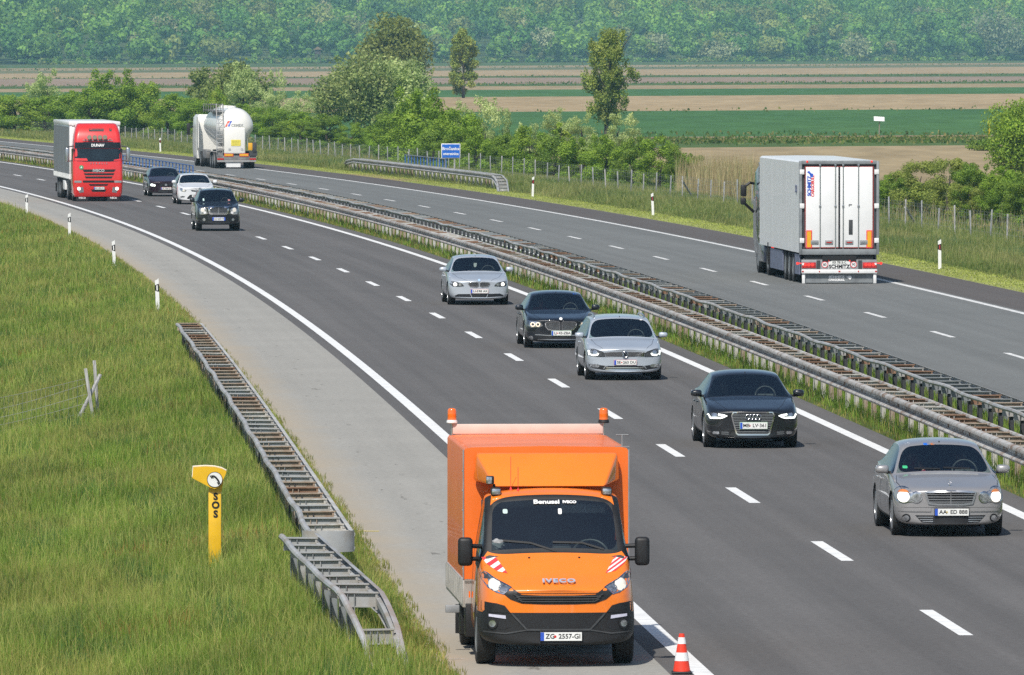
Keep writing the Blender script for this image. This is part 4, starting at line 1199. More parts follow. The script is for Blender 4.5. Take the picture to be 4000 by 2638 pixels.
# ---- black saloon with large single frame grille
sp = dict(L=4.70, W=1.826, zh=.70, zc=.97, zbelt=.94, zr=1.425, yc=1.20, yrf=1.98, yrr=3.30, yrb=4.02, zd=1.02, zt=1.0, yf=.86, yr=3.67, rw=.325, paint=PT['black'], rim=.235, roofw=.655)
r, body, bv, sy = standard_car("saloon_car", "black saloon with four chrome rings on a tall grille and bright strip headlights", 0, 0, sp)
pl = [(-.865, .665), (-.77, .69), (-.62, .665), (-.47, .64), (-.50, .585), (-.60, .565), (-.80, .565), (-.86, .58)]
for q, sgn in ((pl, -1), (mirx(pl), 1)):
    hl = headlamp(r, bv, q, [(sgn * .73, .635, .05, 'lampback')], dark=True)
    m = MB(); band(m, bv, [(sgn * .845, .655), (sgn * .80, .585), (sgn * .61, .585), (sgn * .50, .625), (sgn * .66, .65)], .034, 'front', .018); m.obj("light_strip", MT['drl'], hl)
gp = [(-.375, .69), (.375, .69), (.405, .63), (.385, .54), (.315, .29), (.28, .265), (-.28, .265), (-.315, .29), (-.385, .54), (-.405, .63)]
m = MB(); patch(m, bv, gp, 'front', .004); g_ = m.obj("grille", MT['ink'], r)
m = MB()
for z in (.655, .625, .595, .565, .53, .50, .47, .44, .40, .36, .325, .295):
    w = np.interp(z, [.27, .54, .63, .69], [.29, .38, .395, .37]); band(m, bv, [(-w, z), (w, z)], .010, 'front', .012)
m.obj("grille_bars", MT['greydark'], g_, 60)
m = MB(); band(m, bv, gp, .024, 'front', .02, True); m.obj("grille_frame", MT['chrome'], g_, 60)
m = MB()
for k in range(4):
    c0, _ = cast(bv, 'front', 0, .60); cx = (k - 1.5) * .067
    m.tube([(cx + .046 * math.cos(a), c0.y - .035, .605 + .046 * math.sin(a)) for a in np.linspace(0, math.tau, 20, endpoint=False)], .007, 6, True)
m.obj("ring_emblem", MT['chrome'], g_)
for s in (-1, 1):
    m = MB(); patch(m, bv, [(s * .80, .36), (s * .42, .335), (s * .44, .24), (s * .74, .24)] if s < 0 else [(.42, .335), (.80, .36), (.74, .24), (.44, .24)], 'front', .004); f_ = m.obj("lower_intake", MT['ink'], r)
    m = MB(); patch(m, bv, rrect(s * .70, .30, .12, .055), 'front', .010); m.obj("fog_lamp", MT['lampback'], f_)
    m = MB(); band(m, bv, [(s * .46, .31), (s * .60, .315)], .01, 'front', .012); band(m, bv, [(s * .46, .275), (s * .60, .28)], .01, 'front', .012); m.obj("intake_bars", MT['greydark'], f_)
m = MB(); band(m, bv, [(-.70, .215), (-.40, .20), (0, .195), (.40, .20), (.70, .215)], .02, 'front', .012); m.obj("front_lip", MT['blackg'], r)
number_plate(r, bv, .01, .44, "MB  LV·361", edge=MT['plategreen'], dot=(-.07, simple("seal_rose", (.6, .3, .3), .5)), dy=-.03, h=.125)
seams(r, body, bv, sp, [[(-.45, .06), (-.60, .5), (-.72, 1.12)], [(.45, .06), (.60, .5), (.72, 1.12)]])
for s in (-1, 1): mirror(r, s * .985, 1.42, 1.01, .215, .135, PT['black'])
put(r, (2748, 1747), sp, 1.01)
seat_person(r, sp, sy, .37, 1.01, "person steering the black saloon with the ring emblem", pose='wheel', shirt=(.03, .03, .035))
seat_person(r, sp, sy, -.37, 1.01, "person in dark clothes beside the driver of the black ring emblem saloon", pose='lap', shirt=(.03, .032, .04))

# ---- silver estate with roof rails
sp = dict(L=4.77, W=1.82, zh=.72, zc=.99, zbelt=.955, zr=1.475, yc=1.13, yrf=1.92, yrr=4.28, yrb=4.62, zd=1.02, zt=.98, yf=.87, yr=3.58, rw=.322, paint=PT['silver2'], rim=.23, roofw=.70)
r, body, bv, sy = standard_car("estate_car", "silver estate car with roof rails and slatted chrome grille, overlapping the black limousine", 0, 0, sp)
pl = [(-.865, .73), (-.72, .735), (-.54, .68), (-.475, .635), (-.465, .56), (-.65, .565), (-.86, .58)]
for q, sgn in ((pl, -1), (mirx(pl), 1)):
    hl = headlamp(r, bv, q, [(sgn * .70, .66, .055, 'lampback')], dark=True)
    m = MB(); band(m, bv, [(sgn * .835, .70), (sgn * .82, .61), (sgn * .74, .592), (sgn * .645, .60), (sgn * .62, .64)], .040, 'front', .018); m.obj("light_strip", MT['drl'], hl)
gp = [(-.47, .655), (-.3, .665), (0, .67), (.3, .665), (.47, .655), (.45, .575), (.2, .56), (-.2, .56), (-.45, .575)]
m = MB(); patch(m, bv, gp, 'front', .004); g_ = m.obj("grille", MT['ink'], r)
m = MB()
for z in (.652, .628, .602, .575): band(m, bv, [(-.455, z - .006), (-.2, z), (.2, z), (.455, z - .006)], .012, 'front', .014)
m.obj("grille_bars", MT['chrome'], g_, 60)
c0, _ = cast(bv, 'front', 0, .615); m = MB(); m.cyl((0, c0.y - .012, .615), (0, c0.y - .03, .615), .068, seg=24); em = m.obj("emblem", MT['blackg'], g_)
m = MB(); m.tube([(.066 * math.cos(a), c0.y - .034, .615 + .066 * math.sin(a)) for a in np.linspace(0, math.tau, 24, endpoint=False)], .008, 6, True)
m.tube([(-.026, c0.y - .034, .672), (0, c0.y - .034, .628), (.026, c0.y - .034, .672)], .007, 5); m.tube([(-.05, c0.y - .034, .65), (-.022, c0.y - .034, .562), (0, c0.y - .034, .612), (.022, c0.y - .034, .562), (.05, c0.y - .034, .65)], .007, 5)
m.obj("emblem_letters", MT['chrome'], em)
m = MB(); patch(m, bv, [(-.84, .395), (-.46, .345), (.46, .345), (.84, .395), (.84, .30), (.50, .25), (-.50, .25), (-.84, .30)], 'front', .004); li = m.obj("lower_intake", MT['ink'], r)
for s in (-1, 1):
    m = MB(); patch(m, bv, rrect(s * .70, .345, .20, .075, .03), 'front', .010); m.obj("fog_lamp", MT['lampback'], li)
    m = MB(); band(m, bv, [(s * .50, .275), (s * .46, .33), (s * .40, .345)], .022, 'front', .014); m.obj("intake_trim", MT['satin'], li)
m = MB(); band(m, bv, [(-.44, .30), (.44, .30)], .016, 'front', .014); band(m, bv, [(-.46, .262), (.46, .262)], .014, 'front', .014); m.obj("intake_bars", MT['chrome'], li, 60)
number_plate(r, bv, .005, .425, "SE  263 DU", edge=MT['platered'], dot=(-.085, MT['red']), dy=-.02)
seams(r, body, bv, sp, [[(-.50, .10), (-.66, .5), (-.74, 1.06)], [(.50, .10), (.66, .5), (.74, 1.06)]])
for s in (-1, 1):
    mirror(r, s * .985, 1.36, 1.03, .21, .125, PT['silver2'])
    p1 = [cast(bv, 'top', s * .585, y)[0] + Vector((0, 0, h)) for y, h in ((2.05, .0), (2.16, .055), (2.8, .058), (3.6, .058), (4.05, .05), (4.15, 0))]
    m = MB(); m.tube(p1, .019, 6); m.obj("roof_rail", MT['satin'], r)
stickers(r, bv, [(-.50, 1.395, .05, .045, MT['white']), (.50, 1.39, .07, .06, MT['white'])])
put(r, (2285, 1483), sp, .99)
seat_person(r, sp, sy, .37, .99, "person steering the silver estate car with roof rails", pose='wheel', shirt=(.03, .03, .04))

# ---- black limousine with wide twin kidney grille
sp = dict(L=5.07, W=1.90, zh=.74, zc=1.0, zbelt=.97, zr=1.475, yc=1.28, yrf=2.08, yrr=3.55, yrb=4.32, zd=1.05, zt=1.03, yf=.90, yr=3.97, rw=.345, paint=PT['navy'], rim=.245, roofw=.66)
r, body, bv, sy = standard_car("limousine_car", "large black limousine with wide twin chrome grille and amber ring headlights", 0, 0, sp)
pl = [(-.915, .725), (-.80, .73), (-.55, .69), (-.48, .60), (-.58, .565), (-.78, .56), (-.885, .61)]
for q, sgn in ((pl, -1), (mirx(pl), 1)):
    hl = headlamp(r, bv, q, [], dark=False)
    for cx, rr in ((.74, .050), (.605, .048)):
        m = MB(); band(m, bv, circ(sgn * cx, .635, rr), .020, 'front', .016, True); m.obj("ring_lamp", MT['litamber'], hl, 60)
        m = MB(); patch(m, bv, circ(sgn * cx, .635, rr - .02), 'front', .010, .03, .01); m.obj("lamp_bulb", MT['lampdark'], hl)
for s in (-1, 1):
    gp = [(s * .03, .69), (s * .06, .705), (s * .36, .70), (s * .41, .665), (s * .40, .57), (s * .33, .49), (s * .07, .475), (s * .03, .50)]
    if s < 0: gp = gp[::-1]
    m = MB(); patch(m, bv, gp, 'front', .004); g_ = m.obj("grille", MT['ink'], r)
    m = MB()
    for k in range(11):
        x = s * (.06 + k * .031); z0_ = np.interp(abs(x), [.03, .33, .41], [.49, .50, .58]); band(m, bv, [(x, .69), (x, z0_)], .009, 'front', .013)
    m.obj("grille_bars", MT['satin'], g_)
    m = MB(); band(m, bv, gp, .022, 'front', .02, True); m.obj("grille_frame", MT['chrome'], g_, 60)
p, _ = cast(bv, 'front', 0, .775); m = MB(); m.cyl(p, p + Vector((0, -.02, .014)), .042, seg=20); em = m.obj("emblem", MT['white'], r)
m = MB(); patch(m, bv, [(-.72, .335), (-.3, .315), (.3, .315), (.72, .335), (.68, .225), (-.68, .225)], 'front', .004); li = m.obj("lower_intake", MT['ink'], r)
m = MB(); band(m, bv, [(-.68, .365), (-.3, .345), (.3, .345), (.68, .365)], .022, 'front', .012); band(m, bv, [(-.62, .235), (.62, .235)], .012, 'front', .012); m.obj("intake_trim", MT['satin'], li, 60)
for s in (-1, 1):
    m = MB(); patch(m, bv, circ(s * .79, .275, .062), 'front', .008); f_ = m.obj("fog_lamp", MT['lampback'], r)
number_plate(r, bv, .01, .405, "LJ  43-ZBA", edge=MT['plategreen'], dot=(-.10, MT['red']), dy=-.025, h=.125)
seams(r, body, bv, sp, [[(-.50, .10), (-.66, .55), (-.76, 1.20)], [(.50, .10), (.66, .55), (.76, 1.20)]])
for s in (-1, 1): mirror(r, s * 1.02, 1.50, 1.05, .22, .15, PT['navy'])
stickers(r, bv, [(.50, 1.40, .09, .035, MT['blue'])])
put(r, (2047, 1358), sp, .965)
seat_person(r, sp, sy, .37, .965, "person steering the large black limousine", pose='wheel', shirt=(.05, .05, .06), hair='hairgrey')
seat_person(r, sp, sy, -.37, .965, "person in a red top beside the driver of the large black limousine", pose='lap', shirt=(.34, .03, .03))

# ---- silver saloon with slim twin kidney grille
sp = dict(L=4.84, W=1.846, zh=.70, zc=.985, zbelt=.95, zr=1.46, yc=1.22, yrf=1.98, yrr=3.42, yrb=4.12, zd=1.03, zt=1.02, yf=.84, yr=3.73, rw=.33, paint=PT['silver'], rim=.235, roofw=.655)
r, body, bv, sy = standard_car("saloon_car", "silver saloon with small twin chrome grille and lit headlights, ahead of the black sport utility", 0, 0, sp)
pl = [(-.90, .715), (-.76, .70), (-.55, .665), (-.455, .575), (-.60, .56), (-.78, .565), (-.86, .63)]
for q, sgn in ((pl, -1), (mirx(pl), 1)):
    headlamp(r, bv, q, [(sgn * .71, .62, .056, 'lit'), (sgn * .56, .61, .045, 'lampback')], dark=True)
for s in (-1, 1):
    gp = [(s * .025, .655), (s * .07, .675), (s * .27, .67), (s * .32, .635), (s * .27, .56), (s * .08, .545), (s * .025, .57)]
    if s < 0: gp = gp[::-1]
    m = MB(); patch(m, bv, gp, 'front', .004); g_ = m.obj("grille", MT['ink'], r)
    m = MB()
    for k in range(9):
        x = s * (.05 + k * .028); band(m, bv, [(x, .66), (x, np.interp(abs(x), [.02, .1, .27, .31], [.58, .555, .57, .63]))], .008, 'front', .012)
    m.obj("grille_bars", MT['satin'], g_)
    m = MB(); band(m, bv, gp, .018, 'front', .018, True); m.obj("grille_frame", MT['chrome'], g_, 60)
p, _ = cast(bv, 'front', 0, .735); m = MB(); m.cyl(p, p + Vector((0, -.02, .014)), .040, seg=20); m.obj("emblem", simple("pale_blue_emblem", (.35, .5, .75), .3), r)
m = MB(); patch(m, bv, [(-.73, .28), (-.62, .33), (-.25, .335), (.25, .335), (.62, .345), (.73, .30), (.71, .265), (.25, .235), (-.25, .235), (-.71, .25)], 'front', .004); li = m.obj("lower_intake", MT['ink'], r)
m = MB(); band(m, bv, [(-.27, .36), (-.22, .23)], .014, 'front', .012); band(m, bv, [(.27, .36), (.22, .23)], .014, 'front', .012); band(m, bv, [(-.7, .222), (.7, .222)], .02, 'front', .010); m.obj("intake_trim", PT['silver'], li)
number_plate(r, bv, .01, .415, "LI 598 AK", edge=MT['platered'], dy=-.02, h=.12, dot=(-.1, MT['platered']))
seams(r, body, bv, sp, [[(-.34, .06), (-.62, .5), (-.76, 1.14)], [(.34, .06), (.62, .5), (.76, 1.14)]])
for s in (-1, 1): mirror(r, s * .995, 1.44, 1.04, .23, .135, PT['silver'])
stickers(r, bv, [(-.50, 1.38, .05, .04, MT['white']), (.42, 1.40, .08, .022, MT['blue']), (.52, 1.395, .06, .022, MT['platered'])])
m = MB(); m.prism([(-.04, 2.05, 1.21), (.05, 2.05, 1.21), (.045, 2.05, 1.12), (0, 2.05, 1.075), (-.045, 2.05, 1.12)], (0, .01, 0)); m.obj("mirror_pennant", MT['white'], r)
put(r, (1748, 1190), sp, 1.0)
seat_person(r, sp, sy, .37, 1.0, "person steering the silver saloon with the small twin grille", pose='wheel', shirt=(.10, .10, .11))

# ---- black sport utility
sp = dict(L=4.73, W=1.87, zh=.98, zc=1.20, zbelt=1.16, zr=1.74, yc=1.10, yrf=1.82, yrr=4.15, yrb=4.60, zd=1.22, zt=1.1, yf=.86, yr=3.69, rw=.37, zb=.27, paint=PT['black'], rim=.24, tw=.25, roofw=.68, zfend=1.12, bulge=.12, cat="sport utility")
r, body, bv, sy = standard_car("sport_utility", "black sport utility with big chrome grille and roof bars, behind the silver saloon", 0, 0, sp)
pl = [(-.80, .97), (-.62, .985), (-.50, .90), (-.455, .72), (-.62, .69), (-.79, .70)]
for q, sgn in ((pl, -1), (mirx(pl), 1)): headlamp(r, bv, q, [(sgn * .66, .88, .085, 'litsoft'), (sgn * .57, .77, .055, 'white')])
gp = [(-.42, 1.0), (.42, 1.0), (.37, .74), (.30, .715), (-.30, .715), (-.37, .74)]
m = MB(); patch(m, bv, gp, 'front', .004); g_ = m.obj("grille", MT['ink'], r)
m = MB(); band(m, bv, gp, .075, 'front', .02, True, step=.08)
m.obj("grille_frame", MT['chrome'], g_, 60)
m = MB()
for z in (.93, .885, .84, .795, .76): band(m, bv, [(-.36, z), (.36, z)], .012, 'front', .014)
band(m, bv, [(0, .98), (0, .73)], .03, 'front', .022); m.obj("grille_bars", MT['satin'], g_, 60)
for s in (-1, 1):
    m = MB(); patch(m, bv, circ(s * .60, .48, .055), 'front', .006); m.obj("fog_lamp", MT['lampback'], r)
m = MB(); patch(m, bv, [(-.50, .42), (.50, .42), (.46, .33), (-.46, .33)], 'front', .004); m.obj("lower_intake", MT['ink'], r)
number_plate(r, bv, .01, .505, "CU·350·VT", w=.52, right_blue=True, edge=MT['plateblue'], dy=-.02, h=.13)
seams(r, body, bv, sp, [[(-.5, .10), (-.72, .5), (-.76, 1.04)], [(.5, .10), (.72, .5), (.76, 1.04)]])
for s in (-1, 1):
    mirror(r, s * 1.03, 1.32, 1.27, .21, .18, PT['black'])
    p1 = [cast(bv, 'top', s * .60, y)[0] + Vector((0, 0, h)) for y, h in ((1.95, .0), (2.1, .05), (3.0, .055), (3.9, .05), (4.05, 0))]
    m = MB(); m.tube(p1, .02, 6); m.obj("roof_rail", MT['satin'], r)
stickers(r, bv, [(-.56, 1.285, .06, .10, simple("pale_sticker", (.55, .75, .72), .5)), (.50, 1.27, .10, .05, MT['platered'])])
put(r, (764, 902), sp, 1.0)
seat_person(r, sp, sy, .37, 1.12, "person steering the black sport utility", pose='wheel', shirt=(.05, .05, .05))
seat_person(r, sp, sy, -.37, 1.12, "person beside the driver of the black sport utility", pose='lap', shirt=(.10, .04, .04))

# ---- white hatchback
sp = dict(L=4.34, W=1.84, zh=.78, zc=1.03, zbelt=.99, zr=1.49, yc=1.02, yrf=1.84, yrr=3.75, yrb=4.16, zd=1.08, zt=1.0, yf=.85, yr=3.49, rw=.315, paint=PT['white'], rim=.22, roofw=.665)
r, body, bv, sy = standard_car("hatchback_car", "white hatchback with trapezoid lower grille, between the purple car and black sport utility", 0, 0, sp)
pl = [(-.80, .81), (-.66, .77), (-.48, .69), (-.52, .63), (-.68, .625), (-.77, .69)]
for q, sgn in ((pl, -1), (mirx(pl), 1)): headlamp(r, bv, q, [(sgn * .60, .69, .055, 'litsoft'), (sgn * .70, .73, .045, 'lampback')])
m = MB(); patch(m, bv, [(-.26, .705), (0, .675), (.42 - .16, .705), (.38 - .16, .63), (0, .605), (-.22, .63)], 'front', .004); g_ = m.obj("upper_grille", MT['ink'], r)
m = MB(); band(m, bv, [(-.25, .69), (0, .66), (.25, .69)], .014, 'front', .012); m.obj("grille_bars", MT['chrome'], g_, 60)
p, _ = cast(bv, 'front', 0, .67); m = MB(); m.lathe([(.001, -.03), (.055, -.024), (.06, -.01), (.06, 0)], (0, p.y, .665), 'Y', 20); m.obj("emblem", MT['satin'], g_)
m = MB(); patch(m, bv, [(-.30, .47), (.30, .47), (.46, .30), (.40, .26), (-.40, .26), (-.46, .30)], 'front', .004); m.obj("lower_intake", MT['ink'], r)
for s in (-1, 1):
    m = MB(); patch(m, bv, [(s * .78, .37), (s * .66, .41), (s * .54, .385), (s * .56, .345), (s * .74, .33)][::-s], 'front', .004); m.obj("fog_lamp", MT['lampdark'], r)
number_plate(r, bv, .05, .41, "ZG 3419 BK", blue=False, dy=-.02)
seams(r, body, bv, sp, [[(-.46, .12), (-.64, .5), (-.74, .96)], [(.46, .12), (.64, .5), (.74, .96)]])
for s in (-1, 1): mirror(r, s * 1.0, 1.26, 1.08, .21, .16, PT['white'])
p, _ = cast(bv, 'top', 0, 3.5); m = MB(); m.tube([p, p + Vector((0, .25, .22))], .008, 5); m.obj("aerial", MT['black'], r)
put(r, (690, 798), sp, 1.0)
seat_person(r, sp, sy, .37, 1.0, "person in dark clothes steering the white hatchback", pose='wheel', shirt=(.03, .03, .03))

# ---- dark plum car
sp = dict(L=4.6, W=1.79, zh=.73, zc=1.02, zbelt=.985, zr=1.48, yc=1.05, yrf=1.86, yrr=3.65, yrb=4.2, zd=1.06, zt=1.0, yf=.86, yr=3.44, rw=.32, paint=PT['purple'], rim=.22, roofw=.68)
r, body, bv, sy = standard_car("estate_car", "dark plum car with white lit headlight, farthest of the oncoming cars", 0, 0, sp)
pl = [(-.81, .66), (-.60, .645), (-.50, .58), (-.54, .50), (-.79, .53)]
for q, sgn in ((pl, -1), (mirx(pl), 1)): headlamp(r, bv, q, [(sgn * .70, .585, .075, 'drl'), (sgn * .585, .565, .055, 'drl')])
m = MB(); patch(m, bv, [(-.36, .62), (.36, .62), (.30, .52), (-.30, .52)], 'front', .004); g_ = m.obj("grille", MT['ink'], r)
c0, _ = cast(bv, 'front', 0, .60); m = MB(); m.cyl((0, c0.y - .005, .59), (0, c0.y - .03, .59), .06, seg=20); m.obj("emblem", MT['satin'], g_)
m = MB(); patch(m, bv, [(-.42, .32), (.42, .32), (.38, .22), (-.38, .22)], 'front', .004); m.obj("lower_intake", MT['ink'], r)
number_plate(r, bv, .01, .405, "W 7284 KL", edge=MT['platered'], dy=-.02)
for s in (-1, 1): mirror(r, s * .98, 1.28, 1.07, .20, .15, MT['black'])
seams(r, body, bv, sp, [])
put(r, (577, 767), sp, 1.0)
seat_person(r, sp, sy, .37, 1.0, "person steering the dark plum car", pose='wheel', shirt=(.05, .05, .06))
# ------------------------------------------------------------------ lorries
MT['tarp'] = simple("orange_tarpaulin", (0.86, 0.175, 0.02), 0.42, var=0.06, scale=1.2, coat=0.15, bump=0.08)
MT['orange'] = paint("orange_paint", (0.90, 0.215, 0.012), 0.0, 0.35)
MT['panelpink'] = simple("pale_pink_panel", (0.70, 0.56, 0.50), 0.5, var=0.05)
MT['alu'] = simple("aluminium_board", (0.52, 0.50, 0.46), 0.45, 0.4, var=0.15, scale=3.0)
MT['stripered'] = simple("stripe_red", (0.80, 0.06, 0.07), 0.35)
MT['truckred'] = paint("truck_red", (0.72, 0.025, 0.022), 0.0, 0.35)
MT['curtain'] = simple("grey_curtain", (0.19, 0.20, 0.215), 0.5, var=0.12, scale=1.5, vec=(1, 1.2, .15), bump=0.05)
MT['whitepanel'] = simple("white_panel", (0.84, 0.845, 0.84), 0.35, var=0.03, scale=1.5, coat=0.3)
MT['ribwhite'] = simple("ribbed_white", (0.83, 0.84, 0.84), 0.35, var=0.05, scale=1.2, vec=(1, 3, .2), coat=0.25)
MT['screen'] = simple("dark_screen", (0.012, 0.02, 0.027), 0.06, var=0.3, scale=1.5)
MT['skirt'] = simple("blue_grey_skirt", (0.16, 0.18, 0.26), 0.5)
MT['navycab'] = paint("navy_cab", (0.02, 0.028, 0.055), 0.2)
MT['tankwhite'] = simple("tank_white", (0.84, 0.825, 0.77), 0.3, var=0.03, scale=1.0, coat=0.5)
MT['dirtgrey'] = simple("dusty_grey", (0.22, 0.215, 0.21), 0.7, var=0.3, scale=2.0)
MT['gold'] = simple("reflective_yellow", (0.78, 0.40, 0.02), 0.4, var=0.04)

def clip_poly(P_, a, b, c):
    """keep the part of polygon where a*x+b*y<=c"""
    out = []
    for i in range(len(P_)):
        p, q = P_[i], P_[(i + 1) % len(P_)]; dp = a * p[0] + b * p[1] - c; dq = a * q[0] + b * q[1] - c
        if dp <= 0: out.append(p)
        if dp * dq < 0:
            t = dp / (dp - dq); out.append((p[0] + (q[0] - p[0]) * t, p[1] + (q[1] - p[1]) * t))
    return out
def stick_text(s, size, mat, bv, u, v, parent, d='front', off=.012, **kw):
    dr, stf = DIRS[d]; o_ = stf(u, v); h = bv.ray_cast(o_, dr)
    n = h[1] if h[1].dot(dr) < 0 else -h[1]
    xa = Vector((1, 0, 0)) if d == 'front' else Vector((-1, 0, 0))
    xa = (xa - n * xa.dot(n)).normalized(); ya = n.cross(xa)
    o = link("lettering", text_mesh(s, size, mat, **kw), parent)
    o.matrix_local = Matrix((( xa.x, ya.x, n.x, 0), (xa.y, ya.y, n.y, 0), (xa.z, ya.z, n.z, 0), (0, 0, 0, 1)))
    o.location = h[0] + n * off; return o

# ---- orange works truck parked on the shoulder
sp = dict(L=2.36, W=2.0, zh=.97, zc=1.395, zbelt=1.33, zr=2.17, yc=.80, yrf=1.44, yrr=2.12, yrb=2.28, zd=1.5, zt=1.45, yf=1.0, yr=9.0, rw=.36, zb=.27,
          paint=MT['orange'], roofw=.80, zfend=1.18, bulge=.14, bumper=(.69, .70), wsblack=True, wsin=.085, sdin=.07)
root = thing("works_truck", "orange works truck with tarpaulin box and two amber beacons parked on the grey shoulder", "truck")
body, bv = car_body(sp, root)
for s in (-1, 1):
    wheel(root, s * .985, 1.0, .36, .235, .225, 6, MT['greydark'])
    wheel(root, s * .985, 4.75, .36, .235, .225, 6, MT['greydark']); wheel(root, s * .70, 4.75, .36, .2, .225, 6, MT['greydark'])
hlp = [(-.955, 1.20), (-.86, 1.165), (-.77, 1.10), (-.585, 1.01), (-.685, .925), (-.77, .945), (-.87, 1.0), (-.94, 1.10)]
for q, sgn in ((hlp, -1), (mirx(hlp), 1)):
    hl = headlamp(root, bv, q, [(sgn * .79, 1.035, .075, 'litsoft'), (sgn * .70, .99, .045, 'lampback')])
    m = MB(); patch(m, bv, [(sgn * .945, 1.185), (sgn * .86, 1.15), (sgn * .83, 1.10), (sgn * .93, 1.10)][::-sgn], 'front', .008, .03, .01); m.obj("lamp_cover", MT['lampdark'], hl)
gp = [(-.585, 1.005), (-.46, .915), (-.2, .905), (.2, .905), (.46, .915), (.585, 1.005), (.68, .92), (.60, .855), (.46, .805), (.2, .795), (-.2, .795), (-.46, .805), (-.60, .855), (-.68, .92)]
m = MB(); patch(m, bv, gp, 'front', .006); g_ = m.obj("grille", MT['black'], root)
m = MB()
for z, w in ((.893, .50), (.862, .47), (.832, .45)): band(m, bv, [(-w - .06, z + .03), (-w, z), (w, z), (w + .06, z + .03)], .012, 'front', .024)
m.obj("grille_bars", MT['darkgrey'], g_, 60)
MT['letters'] = simple("silver_letters", (0.55, 0.60, 0.72), 0.3, 0.35, var=.05)
stick_text("IVECO", .125, MT['letters'], bv, .01, 1.055, root, bold=.006, space=1.22, depth=.006, off=.030)
for sgn in (-1, 1):
    pc = [(-1.02, .69), (-1.02, .765), (-.95, .826), (-.77, .805), (-.67, .777), (-.60, .69)]
    m = MB(); patch(m, bv, pc if sgn < 0 else mirx(pc), 'front', .008); m.obj("bumper_corner", MT['black'], root, 60)
    fr = [(-.885, .675), (-.63, .665), (-.595, .51), (-.69, .475), (-.885, .505)]
    m = MB(); patch(m, bv, fr if sgn < 0 else mirx(fr), 'front', .004); fo = m.obj("fog_recess", MT['ink'], root)
    dr_ = [(-.866, .672), (-.66, .655), (-.655, .612), (-.75, .625), (-.866, .64)]
    m = MB(); patch(m, bv, dr_ if sgn < 0 else mirx(dr_), 'front', .014); m.obj("daylight_lamp", simple("pale_lens", (.62, .62, .74), .2), fo)
    m = MB(); band(m, bv, circ(sgn * .825, .553, .055), .022, 'front', .02, True); m.obj("fog_ring", MT['black'], fo, 60)
    m = MB(); patch(m, bv, circ(sgn * .825, .553, .044), 'front', .014); m.obj("fog_lens", MT['lampback'], fo)
    cv = [(-.924, 1.345), (-.756, 1.36), (-.615, 1.165), (-.742, 1.19), (-.868, 1.275)]
    if sgn > 0: cv = mirx(cv)
    m = MB(); patch(m, bv, cv, 'front', .005, .03, .004); ch = m.obj("chevron_plate", MT['white'], root, 60)
    m = MB(); k0 = min(-.62 * x * -sgn * -1 + y for x, y in cv)
    a_, b_ = (.60 * -1, 1.0)      # stripes rising to the right
    vals = [a_ * x + b_ * y for x, y in cv]; lo, hi = min(vals), max(vals); n_ = 7; st_ = (hi - lo) / n_
    for i_ in range(0, n_, 2):
        q = clip_poly(clip_poly(cv, a_, b_, lo + st_ * (i_ + 1)), -a_, -b_, -(lo + st_ * i_))
        if len(q) >= 3: patch(m, bv, q, 'front', .009, .03, .004)
    m.obj("red_stripes", MT['stripered'], ch, 60)
    mirror_o = None
ip = [(-.575, .675), (.575, .675), (.40, .485), (-.40, .485)]
m = MB(); patch(m, bv, ip, 'front', .004); li = m.obj("lower_intake", MT['ink'], root)
m = MB(); band(m, bv, [(-.585, .682), (-.395, .478), (.395, .478), (.585, .682)], .022, 'front', .014); m.obj("intake_trim", MT['darkgrey'], li)
m = MB(); band(m, bv, [(-.93, .45), (-.66, .43), (-.42, .47), (.42, .47), (.66, .43), (.93, .45)], .016, 'front', .010); m.obj("bumper_crease", MT['darkgrey'], body)
number_plate(root, bv, .03, .395, "ZG  2557-GI", dot=(-.075, MT['red']), dy=-.02)
m = MB()
for s in (-1, 1): band(m, bv, [(s * .80, 1.35), (s * .93, 1.20)], .008, 'front', .002, thick=.005)
band(m, bv, [(-.60, .955), (-.46, .93), (.46, .93), (.60, .955)], .008, 'front', .002, thick=.005); m.obj("panel_gap", MT['ink'], body)
for x in (-.33, .30):
    m = MB(); p, _ = cast(bv, 'top', x, .70); m.cyl(p, p + Vector((0, 0, .015)), .014, seg=8); m.obj("washer_jet", MT['ink'], root)
stick_text("Benussi", .088, MT['inkwhite'], bv, -.075, 2.005, root, bold=.003, sx=1.25)
stick_text("IVECO", .055, MT['inkwhite'], bv, .215, 2.003, root, bold=.003, sx=1.1)
wipers(root, bv, [[(-.66, 1.55), (-.30, 1.52), (.02, 1.42)], [(-.02, 1.53), (.35, 1.52), (.62, 1.44)]])
for sgn, lab in ((-1, 0), (1, 0)):
    m = MB(); m.box((sgn * 1.115, 1.02, 1.405), (.185, .13, .36), bev=.05, seg=3); mo = m.obj("wing_mirror", MT['black'], root, 60)
    m = MB()
    for z in (1.475, 1.315): m.tube([(sgn * .86, 1.10, z - .01), (sgn * 1.04, 1.03, z)], .028, 8)
    m.obj("mirror_arm", MT['black'], mo)
    m = MB(); m.box((sgn * 1.115, 1.09, 1.41), (.15, .012, .31)); m.obj("mirror_glass", MT['satin'], mo)
    p, _ = cast(bv, 'top', sgn * .70, 1.56)
    m = MB(); m.box((sgn * .70, p.y, p.z + .035), (.13, .16, .11), bev=.03); ml = m.obj("marker_lamp", MT['black'], root)
    m = MB(); m.box((sgn * .70, p.y - .075, p.z + .035), (.11, .03, .075), bev=.012); m.obj("marker_lens", MT['lampback'], ml)
    for yy in (1.02,):
        m = MB(); band(m, bv, [(1.05, .55), (1.12, 1.0), (1.06, 1.28)], .012, 'left' if sgn < 0 else 'right', .002, thick=.006); band(m, bv, [(2.05, .55), (2.05, 1.9)], .012, 'left' if sgn < 0 else 'right', .002, thick=.006); m.obj("door_gap", MT['ink'], body)
